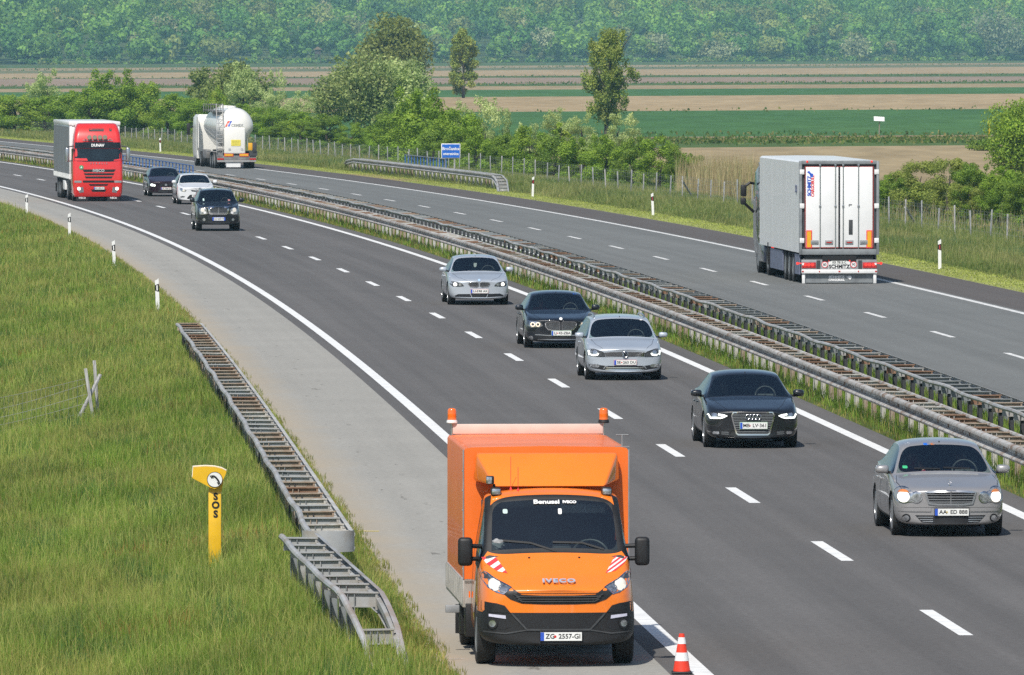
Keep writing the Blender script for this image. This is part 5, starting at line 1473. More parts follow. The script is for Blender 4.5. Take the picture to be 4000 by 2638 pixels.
# cabin fittings behind the glass
m = MB(); m.box((0, 1.55, .45), (1.75, 1.4, .06)); m.box((0, 1.06, 1.25), (1.78, .62, .24), bev=.06); m.box((0, 2.20, 1.2), (1.7, .05, 1.6)); m.box((.10, 1.02, 1.42), (.24, .22, .13), bev=.03)
m.box((0, .80, .8), (1.6, .05, .8)); m.obj("cabin_lining", MT['interior'], root)
seat_row(root, 1.62, .75, (-.62, -.15, .52), w=.46); steering(root, .48, 1.26, 1.36, .22, 40)
m = MB(); m.box((.40, 1.50, 1.93), (.56, .02, .15), Matrix.Rotation(.5, 4, 'X'), bev=.008); m.obj("sun_visor", MT['white'], root)
m = MB(); t_ = bmesh.new(); bmesh.ops.create_icosphere(t_, subdivisions=3, radius=.085)
for v in t_.verts: v.co = Vector((v.co.x * 1.0, v.co.y * .4, v.co.z * .85)) * (1 + .22 * math.sin(v.co.x * 60 + v.co.z * 45) * math.cos(v.co.z * 70))
m.merge(t_, Matrix.Translation((-.70, .96, 1.50))); tag(m.obj("crumpled_cloth", MT['grey']), "crumpled pale cloth behind the windscreen of the orange works truck", "cloth"); cloth = bpy.data.objects["crumpled_cloth"]
stickers(root, bv, [(-.60, 1.90, .06, .055, simple("toll_sticker", (.5, .62, .58), .5)), (.09, 1.90, .045, .07, MT['white'])])
# roof lamp, aerials
m = MB(); p, _ = cast(bv, 'top', -.72, 1.62); m.cyl(p, p + Vector((0, 0, .12)), .018, seg=8); m.box(p + Vector((-.05, -.02, .17)), (.10, .08, .11), bev=.018); wl = m.obj("work_lamp", MT['black'], root)
m = MB(); m.box(p + Vector((-.065, -.065, .17)), (.07, .015, .085), bev=.006); m.obj("lamp_lens", MT['lampback'], wl)
for x, y, h in ((-.50, 1.75, .42), (-.415, 1.62, .30)):
    p, _ = cast(bv, 'top', x, y); m = MB(); m.cyl(p, p + Vector((0, 0, .03)), .016, .008, 8); m.tube([p, p + Vector((0, 0, h))], .0035, 5); m.obj("aerial", MT['stripered'], root)
# wind deflector
m = MB(); V8 = [(-.70, 1.78, 2.185), (.70, 1.78, 2.185), (-.90, 2.42, 2.585), (.90, 2.42, 2.585), (-.93, 2.5, 2.23), (.93, 2.5, 2.23), (-.90, 2.54, 2.585), (.90, 2.54, 2.585), (-.93, 2.54, 2.23), (.93, 2.54, 2.23)]
bmv = [m.bm.verts.new(v) for v in V8]
for f in ((0, 1, 3, 2), (0, 2, 4), (1, 5, 3), (2, 3, 7, 6), (2, 6, 8, 4), (3, 5, 9, 7), (0, 4, 8, 9, 5, 1), (6, 7, 9, 8)): m.bm.faces.new([bmv[i] for i in f])
bmesh.ops.recalc_face_normals(m.bm, faces=m.bm.faces)
bmesh.ops.bevel(m.bm, geom=[e for e in m.bm.edges], offset=.035, segments=3, affect='EDGES', profile=.5)
m.obj("wind_deflector", MT['orange'], root, 50)
# box
bx0, bx1, by0, by1 = -1.05, 1.05, 2.60, 6.72
m = MB(); nx, nz = 18, 10
prof = [(bx0, .96), (bx0, 2.60), (bx0 + .02, 2.635), (bx0 + .10, 2.65), (0, 2.665), (bx1 - .10, 2.65), (bx1 - .02, 2.635), (bx1, 2.60), (bx1, .96)]
rings = []
rr_ = random.Random(3)
for k in range(17):
    y = by0 + (by1 - by0) * k / 16; sag = .018 * math.sin(k * math.pi / 4)
    rings.append([(x + (sag * (1 if x < 0 else -1) if .96 < z < 2.6 else 0), y, z - (abs(sag) * .8 if abs(x) < .5 else 0)) for x, z in prof])
m.sweep(rings); m.obj("tarpaulin_box", MT['tarp'], root, 50)
m = MB(); m.tube([(bx0 - .006, by0 - .004, z) for z in (.97, 2.62)], .010, 6); m.tube([(bx1 + .006, by0 - .004, z) for z in (.97, 2.62)], .010, 6)
for z in np.arange(1.1, 2.6, .25):
    m.sphere((bx1 + .01, by0 + .10, z), .016, 6); m.sphere((bx0 - .012, by0 + .015, z), .014, 6)
m.obj("tarpaulin_lacing", MT['grey'], root)
m = MB()
for s in (-1, 1):
    m.box((s * 1.05, (by0 + by1) / 2, .79), (.035, by1 - by0, .36), bev=.008)
    for k in range(16): m.box((s * 1.07, by0 + .15 + k * .26, .80), (.012, .09, .30))
m.box((0, by0 + .02, .79), (2.08, .04, .36)); m.box((0, by1, .8), (2.08, .04, .36)); m.box((0, (by0 + by1) / 2, .93), (2.08, by1 - by0, .04)); m.obj("side_boards", MT['alu'], root)
m = MB()
for s in (-1, 1): m.box((s * .42, 3.9, .58), (.08, 5.4, .2))
m.box((0, 3.2, .55), (.9, .8, .3)); m.box((0, 1.0, .36), (1.5, .12, .12)); m.box((0, 4.75, .36), (1.5, .16, .16)); m.box((0, 1.2, .55), (1.1, 1.2, .3)); m.obj("chassis", MT['black'], root)
for s in (-1, 1):
    for nm_, c_, z_ in (("side_guard", (1.0, 4.0, .42), (.06, .5, .45)), ("fuel_tank", (.93, 2.75, .45), (.2, .5, .42)), ("mudflap", (.88, 5.3, .3), (.28, .02, .38)), ("mudflap", (.88, 4.18, .4), (.28, .02, .5))):
        m = MB(); m.box((s * c_[0], c_[1], c_[2]), z_, bev=.008); m.obj(nm_, MT['black'], root)
m = MB(); m.box((-1.16, 3.3, .55), (.18, .05, .10), bev=.01); m.obj("side_marker", MT['grey'], root)
m = MB(); m.box((-1.0, 2.2, .80), (.02, .06, .08)); m.obj("side_indicator", MT['orangelens'], root)
# rear board with beacons
m = MB(); m.box((0, 6.52, 2.725), (1.98, .03, .13), bev=.006); wb = m.obj("warning_board", MT['panelpink'], root)
m = MB(); 
for s in (-1, 1): m.tube([(s * 1.0, 6.53, 2.5), (s * 1.0, 6.53, 2.81)], .018, 8); m.tube([(s * .95, 6.53, 2.5), (s * .95, 6.53, 2.79)], .014, 8)
m.obj("board_poles", MT['satin'], root)
for s, mt in ((-1, 'white'), (1, 'black')):
    m = MB(); m.lathe([(.001, 2.80), (.068, 2.80), (.074, 2.81), (.066, 2.845), (.001, 2.845)], (s * 1.0, 6.53, 0), 'Z', 20); bb = m.obj("beacon", MT[mt], root)
    m = MB(); m.lathe([(.001, 2.845), (.060, 2.845), (.060, 2.86), (.057, 2.87), (.060, 2.885), (.057, 2.90), (.060, 2.915), (.057, 2.93), (.058, 2.96), (.052, 2.985), (.035, 2.998), (.001, 3.0)], (s * 1.0, 6.53, 0), 'Z', 24); m.obj("beacon_lens", MT['orangelens'], bb, 60)
m = MB(); m.tube([(.98, 2.72, 2.64), (.98, 2.72, 2.80)], .012, 6); m.tube([(.90, 2.72, 2.80), (1.06, 2.72, 2.80)], .007, 5); m.box((.98, 2.72, 2.65), (.18, .06, .012)); m.obj("tee_aerial", MT['greydark'], root)
sp2 = dict(W=2.02, yf=1.0)
put(root, (1858, 2594), sp2, 1.0, .006)
bpy.context.view_layer.update(); cloth.matrix_world = root.matrix_world.copy()

# ---- cab built from horizontal slices
def cab_stack(root, slices, mat, name="cab"):
    rings = []
    for z, hw, yf, yb, r in slices:
        ring = []
        for sx, sy, a0 in ((1, 1, 0), (-1, 1, 90), (-1, -1, 180), (1, -1, 270)):
            rr = r if sy < 0 else .06
            for k in range(6):
                a = math.radians(a0 + k * 18); cx = sx * (hw - rr); cy = (yb - rr) if sy > 0 else (yf + rr)
                ring.append((cx + rr * math.cos(a), cy + rr * math.sin(a) - (.0), z))
        rings.append(ring)
    m = MB(); m.sweep(rings); me = m.mesh(name, mat, 40); o = link(name, me, root); return o, bvh_of(me)
def truck_wheel(root, x, y, dual=False, r=.50):
    wheel(root, x, y, r, .30, .29, 8, MT['greydark'])
    if dual: wheel(root, x - math.copysign(.34, x), y, r, .28, .29, 8, MT['greydark'])

# ---- red tractor with grey curtain trailer
root = thing("articulated_lorry", "red lorry with grey curtain sided trailer and four roof spotlights, coming towards the viewer", "lorry")
cab, bv = cab_stack(root, [(.24, 1.16, .10, 2.2, .12), (.42, 1.22, .02, 2.2, .16), (.98, 1.25, .0, 2.2, .16), (1.95, 1.25, .04, 2.25, .2), (2.66, 1.20, .20, 2.25, .2), (2.96, 1.18, .24, 2.25, .2), (3.30, 1.15, .33, 2.25, .22), (3.62, 1.08, .52, 2.25, .25), (3.84, 1.0, .80, 2.25, .25), (3.9, .9, 1.1, 2.2, .25)], MT['truckred'])
m = MB(); patch(m, bv, [(-1.14, 2.63), (1.14, 2.63), (1.17, 2.03), (.6, 1.99), (-.6, 1.99), (-1.17, 2.03)], 'front', .01, .12); wsn = m.obj("windscreen", MT['screen'], root, 60)
m = MB(); patch(m, bv, [(-1.13, 2.95), (1.13, 2.95), (1.14, 2.66), (-1.14, 2.66)], 'front', .05, .12, .08); vis = m.obj("sun_visor", MT['blackg'], root, 60)
stick_text("DUNAV", .19, MT['inkwhite'], bv, 0, 2.79, vis, off=.07, bold=.008, space=.95)
m = MB(); patch(m, bv, [(-1.15, 2.16), (-.55, 2.15), (-.50, 2.03), (-1.15, 2.04)], 'front', .02, .1); patch(m, bv, [(.80, 2.08), (1.15, 2.14), (1.15, 2.04), (.80, 2.03)], 'front', .02, .1); m.obj("dashboard_flags", MT['truckred'], wsn)
for pts in ([(-.78, 1.60), (.90, 1.60), (.80, 1.47), (-.70, 1.47)], [(-.71, 1.41), (.83, 1.41), (.77, 1.31), (-.65, 1.31)], [(-.66, 1.25), (.74, 1.25), (.68, 1.15), (-.60, 1.15)], [(-.75, 1.05), (.81, 1.05), (.81, .94), (-.75, .94)], [(-.47, .87), (.53, .87), (.45, .78), (-.39, .78)], [(-.35, .60), (.43, .60), (.36, .48), (-.28, .48)]):
    m = MB(); patch(m, bv, pts, 'front', .006, .12); m.obj("grille_slot", MT['ink'], root)
stick_text("IVECO", .19, MT['chrome'], bv, .03, 1.535, root, off=.025, bold=.01, space=1.1)
stick_text("STRALIS", .10, MT['satin'], bv, .05, 1.90, root, off=.02, bold=.004, space=2.6)
p, _ = cast(bv, 'front', -.83, 1.70); m = MB(); m.cyl(p, p + Vector((0, -.02, 0)), .11, seg=18); gs = m.obj("green_badge", simple("badge_green", (.05, .35, .14), .5), root)
text("A", .13, MT['inkwhite'], p + Vector((0, -.028, 0)), gs, bold=.008)
for s in (-1, 1):
    hp_ = [(-1.08, .70), (-.74, .72), (-.70, .46), (-.92, .43)] if s < 0 else [(.74, .72), (1.08, .70), (.92, .43), (.70, .46)]
    m = MB(); patch(m, bv, hp_, 'front', .01, .1); hl = m.obj("headlight", MT['lampback'], root)
    m = MB(); patch(m, bv, circ(s * .95, .64, .085), 'front', .02, .06, .01); m.obj("lamp_bulb", MT['lit'], hl)
    m = MB(); m.box((s * 1.0, .0, .99), (.36, .02, .10)); m.obj("corner_trim", MT['grey'], root)
    m = MB(); m.box((s * 1.52, .22, 2.33), (.2, .18, .72), bev=.07, seg=3); mo = m.obj("wing_mirror", MT['satin'], root, 60)
    m = MB()
    for z in (2.72, 2.0): m.tube([(s * 1.18, .3, z + .05), (s * 1.5, .24, z)], .03, 6)
    m.obj("mirror_arm", MT['black'], mo)
    m = MB(); m.box((s * 1.17, .32, 2.3), (.06, .2, .66)); m.obj("door_pillar", MT['ink'], root)
    m = MB(); m.box((s * 1.235, .82, 2.35), (.03, .78, .55)); m.obj("side_window", MT['screen'], root)
    m = MB(); m.box((s * .78, .14, .16), (.62, .03, .26)); mf = m.obj("mudflap", MT['ink'], root)
    text("IVECO", .12, MT['inkwhite'], (s * .78, .12, .17), mf, bold=.004)
m = MB()
p0, _ = cast(bv, 'front', 0, 3.08); m.tube([(-.75, p0.y - .1, 3.05), (.75, p0.y - .1, 3.05)], .025, 6)
for s in (-1, 1): m.tube([(s * .6, p0.y - .1, 3.05), (s * .6, p0.y + .15, 3.0)], .02, 5); m.tube([(s * .56, p0.y - .12, 3.08), (s * .66, p0.y - .16, 3.14)], .02, 5)
lb = m.obj("lamp_bar", MT['greydark'], root)
for x in (-.42, -.15, .11, .36):
    m = MB(); m.cyl((x, p0.y - .08, 3.20), (x, p0.y - .20, 3.20), .10, .115, 16); sl_ = m.obj("roof_spotlight", MT['dirtgrey'], root)
    m = MB(); m.cyl((x, p0.y - .196, 3.20), (x, p0.y - .21, 3.20), .10, seg=16); m.obj("spotlight_lens", simple("dusty_lens", (.30, .27, .2), .4), sl_)
m = MB(); patch(m, bv, rrect(-.05, 3.57, .75, .15, .04), 'front', .01, .1); m.obj("roof_slot", MT['ink'], root)
m = MB(); patch(m, bv, rrect(.66, 3.58, .12, .16, .02), 'front', .01, .1); m.obj("roof_emblem", MT['ink'], root)
number_plate(root, bv, .06, .66, "BG 482-KV", dy=-.02, h=.13)
for s in (-1, 1):
    truck_wheel(root, s * 1.2, 1.45); truck_wheel(root, s * 1.22, 5.1, True)
    for y in (11.2, 12.5, 13.8): truck_wheel(root, s * 1.22, y)
m = MB(); m.box((0, 9.45, 2.42), (2.52, 13.5, 2.72), bev=.03); tb = m.obj("trailer_body", MT['whitepanel'], root)
m = MB()
for s in (-1, 1):
    rg = []
    for k in range(110):
        y = 2.85 + k * .1215; rg.append([(s * (1.27 + .018 * math.sin(k * .9)), y, 1.32), (s * (1.29 + .03 * math.sin(k * .9)), y, 2.4), (s * (1.28 + .012 * math.sin(k * .9)), y, 3.70), (s * 1.255, y, 3.70), (s * 1.255, y, 1.32)])
    m.sweep(rg)
m.obj("side_curtain", MT['curtain'], root, 50)
m = MB(); m.box((0, 9.45, 3.87), (2.60, 13.6, .20), bev=.04)
for k in range(12): m.box((-1.1 + k * .2, 2.66, 3.79), (.1, .03, .04))
m.obj("roof_rim", MT['whitepanel'], root)
m = MB()
for s in (-1, 1):
    m.box((s * 1.275, 9.45, 1.20), (.03, 13.4, .24))
    for k in range(30): m.box((s * 1.29, 3.0 + k * .45, 1.22), (.015, .06, .22))
m.obj("side_boards", MT['whitepanel'], root)
m = MB(); m.box((0, 6.3, .75), (.9, 8, .3)); m.box((0, 9, .95), (2.3, 13, .12)); m.box((0, 2.5, .8), (.8, 3, .3)); m.obj("chassis", MT['black'], root)
for s in (-1, 1):
    m = MB(); m.box((s * 1.12, 7.4, .72), (.3, 1.9, .46), bev=.02); m.obj("tool_box", MT['whitepanel'], root)
for s in (-1, 1):
    m = MB(); m.box((s * 1.1, 3.2, .75), (.35, 1.5, .6), bev=.08); m.obj("fuel_tank", MT['black'], root)
    m = MB(); m.box((s * 1.0, 15.2, .5), (.5, .02, .45)); m.obj("mudflap", MT['black'], root)
put(root, (283, 785.5), dict(W=2.43, yf=1.45), .985)

# ---- bulk tanker, seen from behind
root = thing("bulk_tanker", "white bulk tanker lorry with rear ladder and yellow plate driving away", "lorry")
def tank_ring(y, k, zc=2.55):
    R = 1.2; pts = []
    for a in np.linspace(0, math.pi, 19): pts.append((R * math.cos(a) * k, y, zc + (R * math.sin(a) * 1.06) * k))
    for x, z in ((-1.14, 2.35), (-.85, 1.85), (-.45, 1.35), (.45, 1.35), (.85, 1.85), (1.14, 2.35)): pts.append((x * k, y, zc + (z - zc) * k))
    return pts
m = MB(); m.sweep([tank_ring(y, k) for y, k in ((.25, .10), (.30, .38), (.45, .66), (.70, .87), (1.05, .97), (1.4, 1.0), (5, 1.0), (8.6, 1.0), (9.0, .97), (9.4, .85), (9.7, .6), (9.8, .15))]); tkm = m.mesh("tank", MT['tankwhite'], 50); tk = link("tank", tkm, root); tbv = bvh_of(tkm)
m = MB(); m.box((-.12, .10, 1.74), (1.36, .18, 1.66), bev=.10, seg=3); pn = m.obj("rear_panel", MT['tankwhite'], root, 50)
m = MB(); m.box((-.05, -.005, 1.62), (.60, .012, .38)); yp = m.obj("yellow_plate", simple("plate_yellow", (.80, .68, .10), .5), pn)
m = MB(); 
for z in (1.72, 1.62, 1.53): m.box((-.05, -.013, z), (.42, .004, .025))
m.obj("plate_lines", simple("plate_print", (.45, .42, .08), .6), yp)
for x in (-.45, .34):
    m = MB(); m.cyl((x, .012, 1.20), (x, -.004, 1.20), .085, seg=18); dd = m.obj("speed_disc", MT['grey'], pn)
    m = MB(); m.cyl((x, .0, 1.20), (x, -.010, 1.20), .066, seg=18); m.obj("disc_face", MT['white'], dd)
    text("80" if x < 0 else "70", .09, MT['ink'], (x, -.014, 1.20), dd)
m = MB(); m.prism([(-.70, .2, 2.62), (-.60, .2, 2.62), (-.38, .2, 2.98), (-.52, .2, 2.98)], (0, -.01, 0)); me = m.mesh("red_slash", simple("logo_red", (.75, .12, .08), .4))
def drape(me, bvh, off=.012):
    for v in me.vertices:
        h = bvh.ray_cast(Vector((v.co.x, -6, v.co.z)), Vector((0, 1, 0)))
        if h[0] is not None: v.co.y = h[0].y - off - (.2 - v.co.y) * .5
lo_ = link("logo_slash", me, tk); bmesh_sub = None
drape(me, tbv)
m = MB(); m.prism([(-.52, .2, 2.66), (-.44, .2, 2.62), (-.26, .2, 2.98), (-.36, .2, 2.98)], (0, -.01, 0)); me = m.mesh("blue_slash", MT['plateblue']); link("logo_slash", me, tk); drape(me, tbv)
tx = text_mesh("CEMEX", .24, MT['grey'], depth=.002, bold=.004); o = link("lettering", tx, tk)
for v in tx.vertices:
    x, z = v.co.x + .06, v.co.y + 2.70; h = tbv.ray_cast(Vector((x, -6, z)), Vector((0, 1, 0)))
    v.co = Vector((x, (h[0].y if h[0] is not None else .3) - .012 - v.co.z, z))
m = MB()
for x in (-1.25, -.87): m.tube([(x, -.02, 1.0), (x, -.02, 2.4), (x + .03, .35, 3.2), (x + .05, .8, 4.05)], .028, 6)
for k in range(12):
    z = 1.15 + k * .24; y = np.interp(z, [1, 2.4, 3.2, 4.05], [-.02, -.02, .35, .8]); m.tube([(-1.25, y, z), (-.87, y, z)], .022, 5)
m.obj("ladder", MT['galv'], root)
m = MB()
for x in (-1.22, -.75):
    m.tube([(x, .8, 4.0), (x, 5, 4.0), (x, 8.6, 4.0)], .025, 5)
    for y in (1.0, 2.5, 4, 5.5, 7, 8.4): m.tube([(x, y, 3.5), (x, y, 4.0)], .022, 5)
m.box((-.98, 4.8, 3.62), (.5, 7.6, .04)); m.obj("walkway", MT['dirtgrey'], root)
m = MB()
for y in (2.6, 4.9, 7.2): m.cyl((-.05, y, 3.7), (-.05, y, 3.92), .28, seg=16)
m.obj("hatches", MT['tankwhite'], root)
m = MB(); m.box((0, .12, .66), (2.48, .10, .32), bev=.02); lbp = m.obj("light_beam", MT['dirtgrey'], root)
for s in (-1, 1):
    m = MB(); m.box((s * 1.02, .06, .60), (.40, .03, .10)); m.obj("tail_lamp", MT['redlens'], lbp)
    m = MB(); m.box((s * .48 - .02, .05, .855), (.58, .02, .19)); rm = m.obj("marker_board", simple("marker_red", (.75, .12, .06), .4), lbp)
    m = MB(); m.box((s * .48 - .02, .045, .855), (.50, .02, .12)); m.obj("board_centre", MT['gold'], rm)
m = MB(); m.box((0, .05, .46), (2.45, .10, .10), bev=.01); m.obj("rear_bumper", MT['galv'], root)
m = MB(); m.box((.88, .06, 1.38), (.30, .03, .46), bev=.01); m.obj("orange_plate", MT['gold'], root)
m = MB(); m.box((1.12, .2, 1.34), (.26, .5, .62), bev=.04); m.box((1.05, .25, .95), (.5, .5, .3)); m.obj("side_locker", MT['darkgrey'], root)
m = MB(); m.box((-1.05, .3, 1.0), (.36, .5, .5)); m.cyl((-1.02, .0, 1.18), (-1.02, .1, 1.18), .11, seg=12); m.obj("hose_coupling", MT['dirtgrey'], root)
m = MB(); m.box((0, 5, .95), (1.0, 9.6, .3)); m.box((0, 12, .8), (.9, 5, .3)); m.obj("chassis", MT['black'], root)
for s in (-1, 1):
    for nm_, c_, z_, b_ in (("mudguard", (1.14, 3.6, 1.03), (.32, 4.6, .05), .02), ("mudflap", (1.14, 1.5, .75), (.32, .03, .6), .005), ("side_locker", (1.1, 7.6, .85), (.3, 2.2, .55), .04)):
        m = MB(); m.box((s * c_[0], c_[1], c_[2]), z_, bev=b_); m.obj(nm_, MT['dirtgrey'], root)
for s in (-1, 1):
    for y in (1.5, 2.8, 4.1): truck_wheel(root, s * 1.24, y, y == 1.5)
    truck_wheel(root, s * 1.24, 10.2, True); truck_wheel(root, s * 1.22, 13.8)
m = MB(); m.box((-.2, -.02 + .1, .24), (.9, .02, .30)); m.obj("mudflap", MT['white'], root)
cab, cbv = cab_stack(root, [(.5, 1.2, 12.6, 15.0, .1), (1.1, 1.25, 12.5, 15.1, .1), (2.4, 1.25, 12.5, 15.1, .1), (3.1, 1.22, 12.5, 14.9, .12), (3.3, 1.1, 12.6, 14.6, .12)], MT['tankwhite'])
m = MB()
for s in (-1, 1): m.prism([(s * 1.25, 12.3, 1.0), (s * 1.25, 12.5, 3.2), (s * 1.25, 11.8, 3.1), (s * 1.25, 11.5, 1.2)], (-s * .04, 0, 0))
m.obj("side_deflector", MT['tankwhite'], root)
for s in (-1, 1):
    m = MB(); m.box((s * 1.55, 14.8, 2.35), (.22, .16, .75), bev=.06); mo = m.obj("wing_mirror", MT['black'], root); m = MB(); m.tube([(s * 1.2, 14.7, 2.5), (s * 1.5, 14.8, 2.5)], .03, 5); m.obj("mirror_arm", MT['black'], mo)
z_ = P(700 + 740 / 5.228, 380 + 1455 / 5.228); th = heading(588) ; root.rotation_euler.z = th; sc_ = .99; root.scale = (sc_,) * 3
root.location = z_ - Matrix.Rotation(th, 3, 'Z') @ (Vector((-1.24, 1.0, 0)) * sc_); root.location.z = 0

# ---- white box trailer, seen from behind
root = thing("articulated_lorry", "white ribbed box trailer with four door bars driving away on the right", "lorry")
yb0, yb1 = .0, 13.4
m = MB()
rg = []
for k in range(269):
    y = .12 + k * .05; w = 1.285 + (.012 if (k // 4) % 2 else 0)
    rg.append([(-w, y, 1.0), (-w, y, 3.93), (-1.22, y, 3.985), (0, y, 4.0), (1.22, y, 3.985), (w, y, 3.93), (w, y, 1.0)])
m.sweep(rg); tb = m.obj("trailer_body", MT['ribwhite'], root, 20)
m = MB()
for s in (-1, 1): m.box((s * 1.255, .06, 2.46), (.09, .14, 3.04), bev=.012)
m.box((0, .06, 3.93), (2.42, .14, .12), bev=.01); m.box((0, .05, 1.03), (2.42, .16, .18), bev=.012); fr = m.obj("rear_frame", MT['greydark'], root)
m = MB(); m.box((0, .10, 2.50), (2.42, .06, 2.74)); sl_ = m.obj("door_seal", simple("seal_dark", (.045, .045, .05), .6), root)
m = MB()
for x, w, z, h in ((0, 2.22, 3.795, .022), (0, 2.22, 1.168, .022), (-1.105, .022, 2.48, 2.65), (1.105, .022, 2.48, 2.65)): m.box((x, .055, z), (w, .03, h))
m.obj("red_seal", simple("seal_red", (.38, .06, .05), .5), sl_)
for s in (-1, 1):
    m = MB(); m.box((s * .555, .060, 2.482), (1.06, .05, 2.60), bev=.008); d_ = m.obj("rear_door", MT['whitepanel'], root)
    for z in (3.62, 2.52, 1.40):
        m = MB(); m.box((s * 1.215, .0, z), (.15, .05, .16), bev=.012); m.obj("hinge", MT['white'], d_)
    for x in (.125, .625):
        m = MB(); m.tube([(s * x, .012, .98), (s * x, .012, 3.92)], .016, 6)
        for z in (1.05, 2.52, 3.85): m.box((s * x, .018, z), (.07, .045, .07), bev=.01)
        m.obj("locking_bar", MT['satin'], d_)
    for x in (.33, .80):
        m = MB(); m.box((s * x, .028, 1.34), (.26, .03, .14), bev=.012); hn_ = m.obj("lock_handle", MT['grey'], d_)
        m = MB(); m.box((s * x, .010, 1.34), (.18, .02, .03)); m.cyl((s * (x - .02), .012, 1.335), (s * (x - .02), -.002, 1.335), .025, seg=8); m.obj("handle_lever", MT['redlens'] if x < .5 else MT['satin'], hn_)
    m = MB(); m.box((s * .98, .030, 1.44), (.19, .012, .58)); rp = m.obj("reflector_plate", MT['stripered'], d_)
    m = MB(); m.box((s * .98, .022, 1.44), (.13, .012, .51)); m.obj("plate_centre", MT['gold'], rp)
    m = MB(); m.box((s * 1.05, -.02, 3.96), (.05, .03, .06)); m.obj("top_lamp", MT['taillit'], fr)
m = MB(); m.box((0, .03, 2.48), (.05, .03, 2.62)); m.obj("door_gap", MT['ink'], sl_)
dR = [o for o in root.children if o.name.startswith("rear_door")][1]
m = MB(); m.box((.375, .030, 1.83), (.13, .02, .48), bev=.01); m.obj("dark_patch", MT['darkgrey'], dR)
m = MB(); m.box((.36, .030, 2.56), (.10, .015, .025)); m.box((.32, .030, 2.53), (.02, .015, .05)); m.obj("small_mark", MT['darkgrey'], dR)
dL = [o for o in root.children if o.name.startswith("rear_door")][0]
RV = (math.radians(90), math.radians(-90), 0)
text("SCHMITZ", .165, MT['plateblue'], (-.97, .030, 3.17), dL, rot=RV, bold=.006, sx=.95)
text("CARGOBULL", .14, MT['stripered'], (-.86, .030, 3.17), dL, rot=RV, bold=.004, sx=.86)
m = MB(); m.prism([(-1.05, .03, 3.62), (-.97, .03, 3.56), (-.94, .03, 3.46), (-.85, .03, 3.46), (-.85, .03, 3.56), (-.92, .03, 3.58), (-.98, .03, 3.66)], (0, -.006, 0)); m.obj("logo_bull", MT['plateblue'], dL)
for zz_, tt in ((3.22, "SCB"),):
    text(tt, .34, MT['skirt'], (-1.312, 1.0, 3.05), tb, rot=(math.radians(90), 0, math.radians(-90)), bold=.01)
m = MB(); m.box((0, .20, .86), (2.2, .3, .16)); m.box((0, 6, .85), (1.1, 12, .25)); m.obj("chassis", MT['black'], root)
m = MB(); m.box((0, .05, .625), (2.46, .06, .31), bev=.01); lbp = m.obj("light_panel", MT['grey'], root)
for s in (-1, 1):
    m = MB(); m.box((s * .99, .010, .60), (.46, .04, .19), bev=.01); tl = m.obj("tail_lamp", MT['redlens'], lbp)
    m = MB()
    for x in (-.12, 0, .12): m.cyl((s * .99 + x, -.008, .615), (s * .99 + x, -.018, .615), .05, seg=12)
    m.obj("tail_light", MT['taillit'], tl)
    m = MB(); m.box((s * (.99 + .19), -.012, .64), (.07, .01, .07)); m.obj("reversing_light", MT['white'], tl)
    m = MB(); m.cyl((s * .47, .02, .62), (s * .47, .008, .62), .105, seg=20); sd_ = m.obj("speed_disc", MT['stripered'], lbp)
    m = MB(); m.cyl((s * .47, .012, .62), (s * .47, .002, .62), .085, seg=20); m.obj("disc_face", MT['white'], sd_)
    text("80" if s < 0 else "90", .11, MT['ink'], (s * .47, -.002, .62), sd_)
    m = MB(); m.cyl((s * .34, .02, .74), (s * .34, .0, .74), .028, seg=10); m.obj("position_lamp", MT['taillit'], lbp)
    m = MB(); m.box((s * .68, .012, .62), (.12, .02, .28)); m.obj("dark_cover", MT['darkgrey'], lbp)
    m = MB(); m.tube([(s * 1.23, .05, .66), (s * 1.36, .04, .66)], .02, 6); m.cyl((s * 1.36, .02, .66), (s * 1.36, -.01, .66), .045, seg=10); m.obj("arm_lamp", MT['taillit'], lbp)
m = MB(); m.box((0, .012, .62), (.70, .02, .26)); pw = m.obj("name_board", MT['white'], lbp)
text("SCHMITZ", .155, MT['ink'], (0, -.002, .555), pw, bold=.005, sx=1.05)
m = MB(); m.box((0, .0, .69), (.52, .015, .10)); m.obj("number_plate", MT['plate'], lbp)
text("KR 7815-C", .10, MT['ink'], (0, -.010, .69), pw, bold=.001)
m = MB(); m.box((0, .0, .40), (2.46, .10, .13), bev=.012); bp_ = m.obj("rear_bumper", MT['white'], root)
m = MB()
for x in (-1.19, -.65, 0, .62, 1.19): m.box((x, -.054, .40), (.06 if abs(x) > 1 or abs(x) < .1 else .035, .008, .05))
m.obj("bumper_reflector", MT['redlens'], bp_)
m = MB(); m.box((0, .10, .18), (2.2, .03, .30)); mf = m.obj("spray_flap", MT['greydark'], root)
text("SCHMITZ", .10, MT['inkwhite'], (-.08, .078, .215), mf, bold=.006, sx=1.2); text("CARGOBULL", .09, MT['inkwhite'], (-.08, .078, .12), mf, bold=.006, sx=1.0)
m = MB(); m.prism([(.22, .078, .22), (.38, .078, .26), (.42, .078, .20), (.36, .078, .12), (.30, .078, .18)], (0, -.006, 0)); m.obj("flap_bull", MT['inkwhite'], mf)
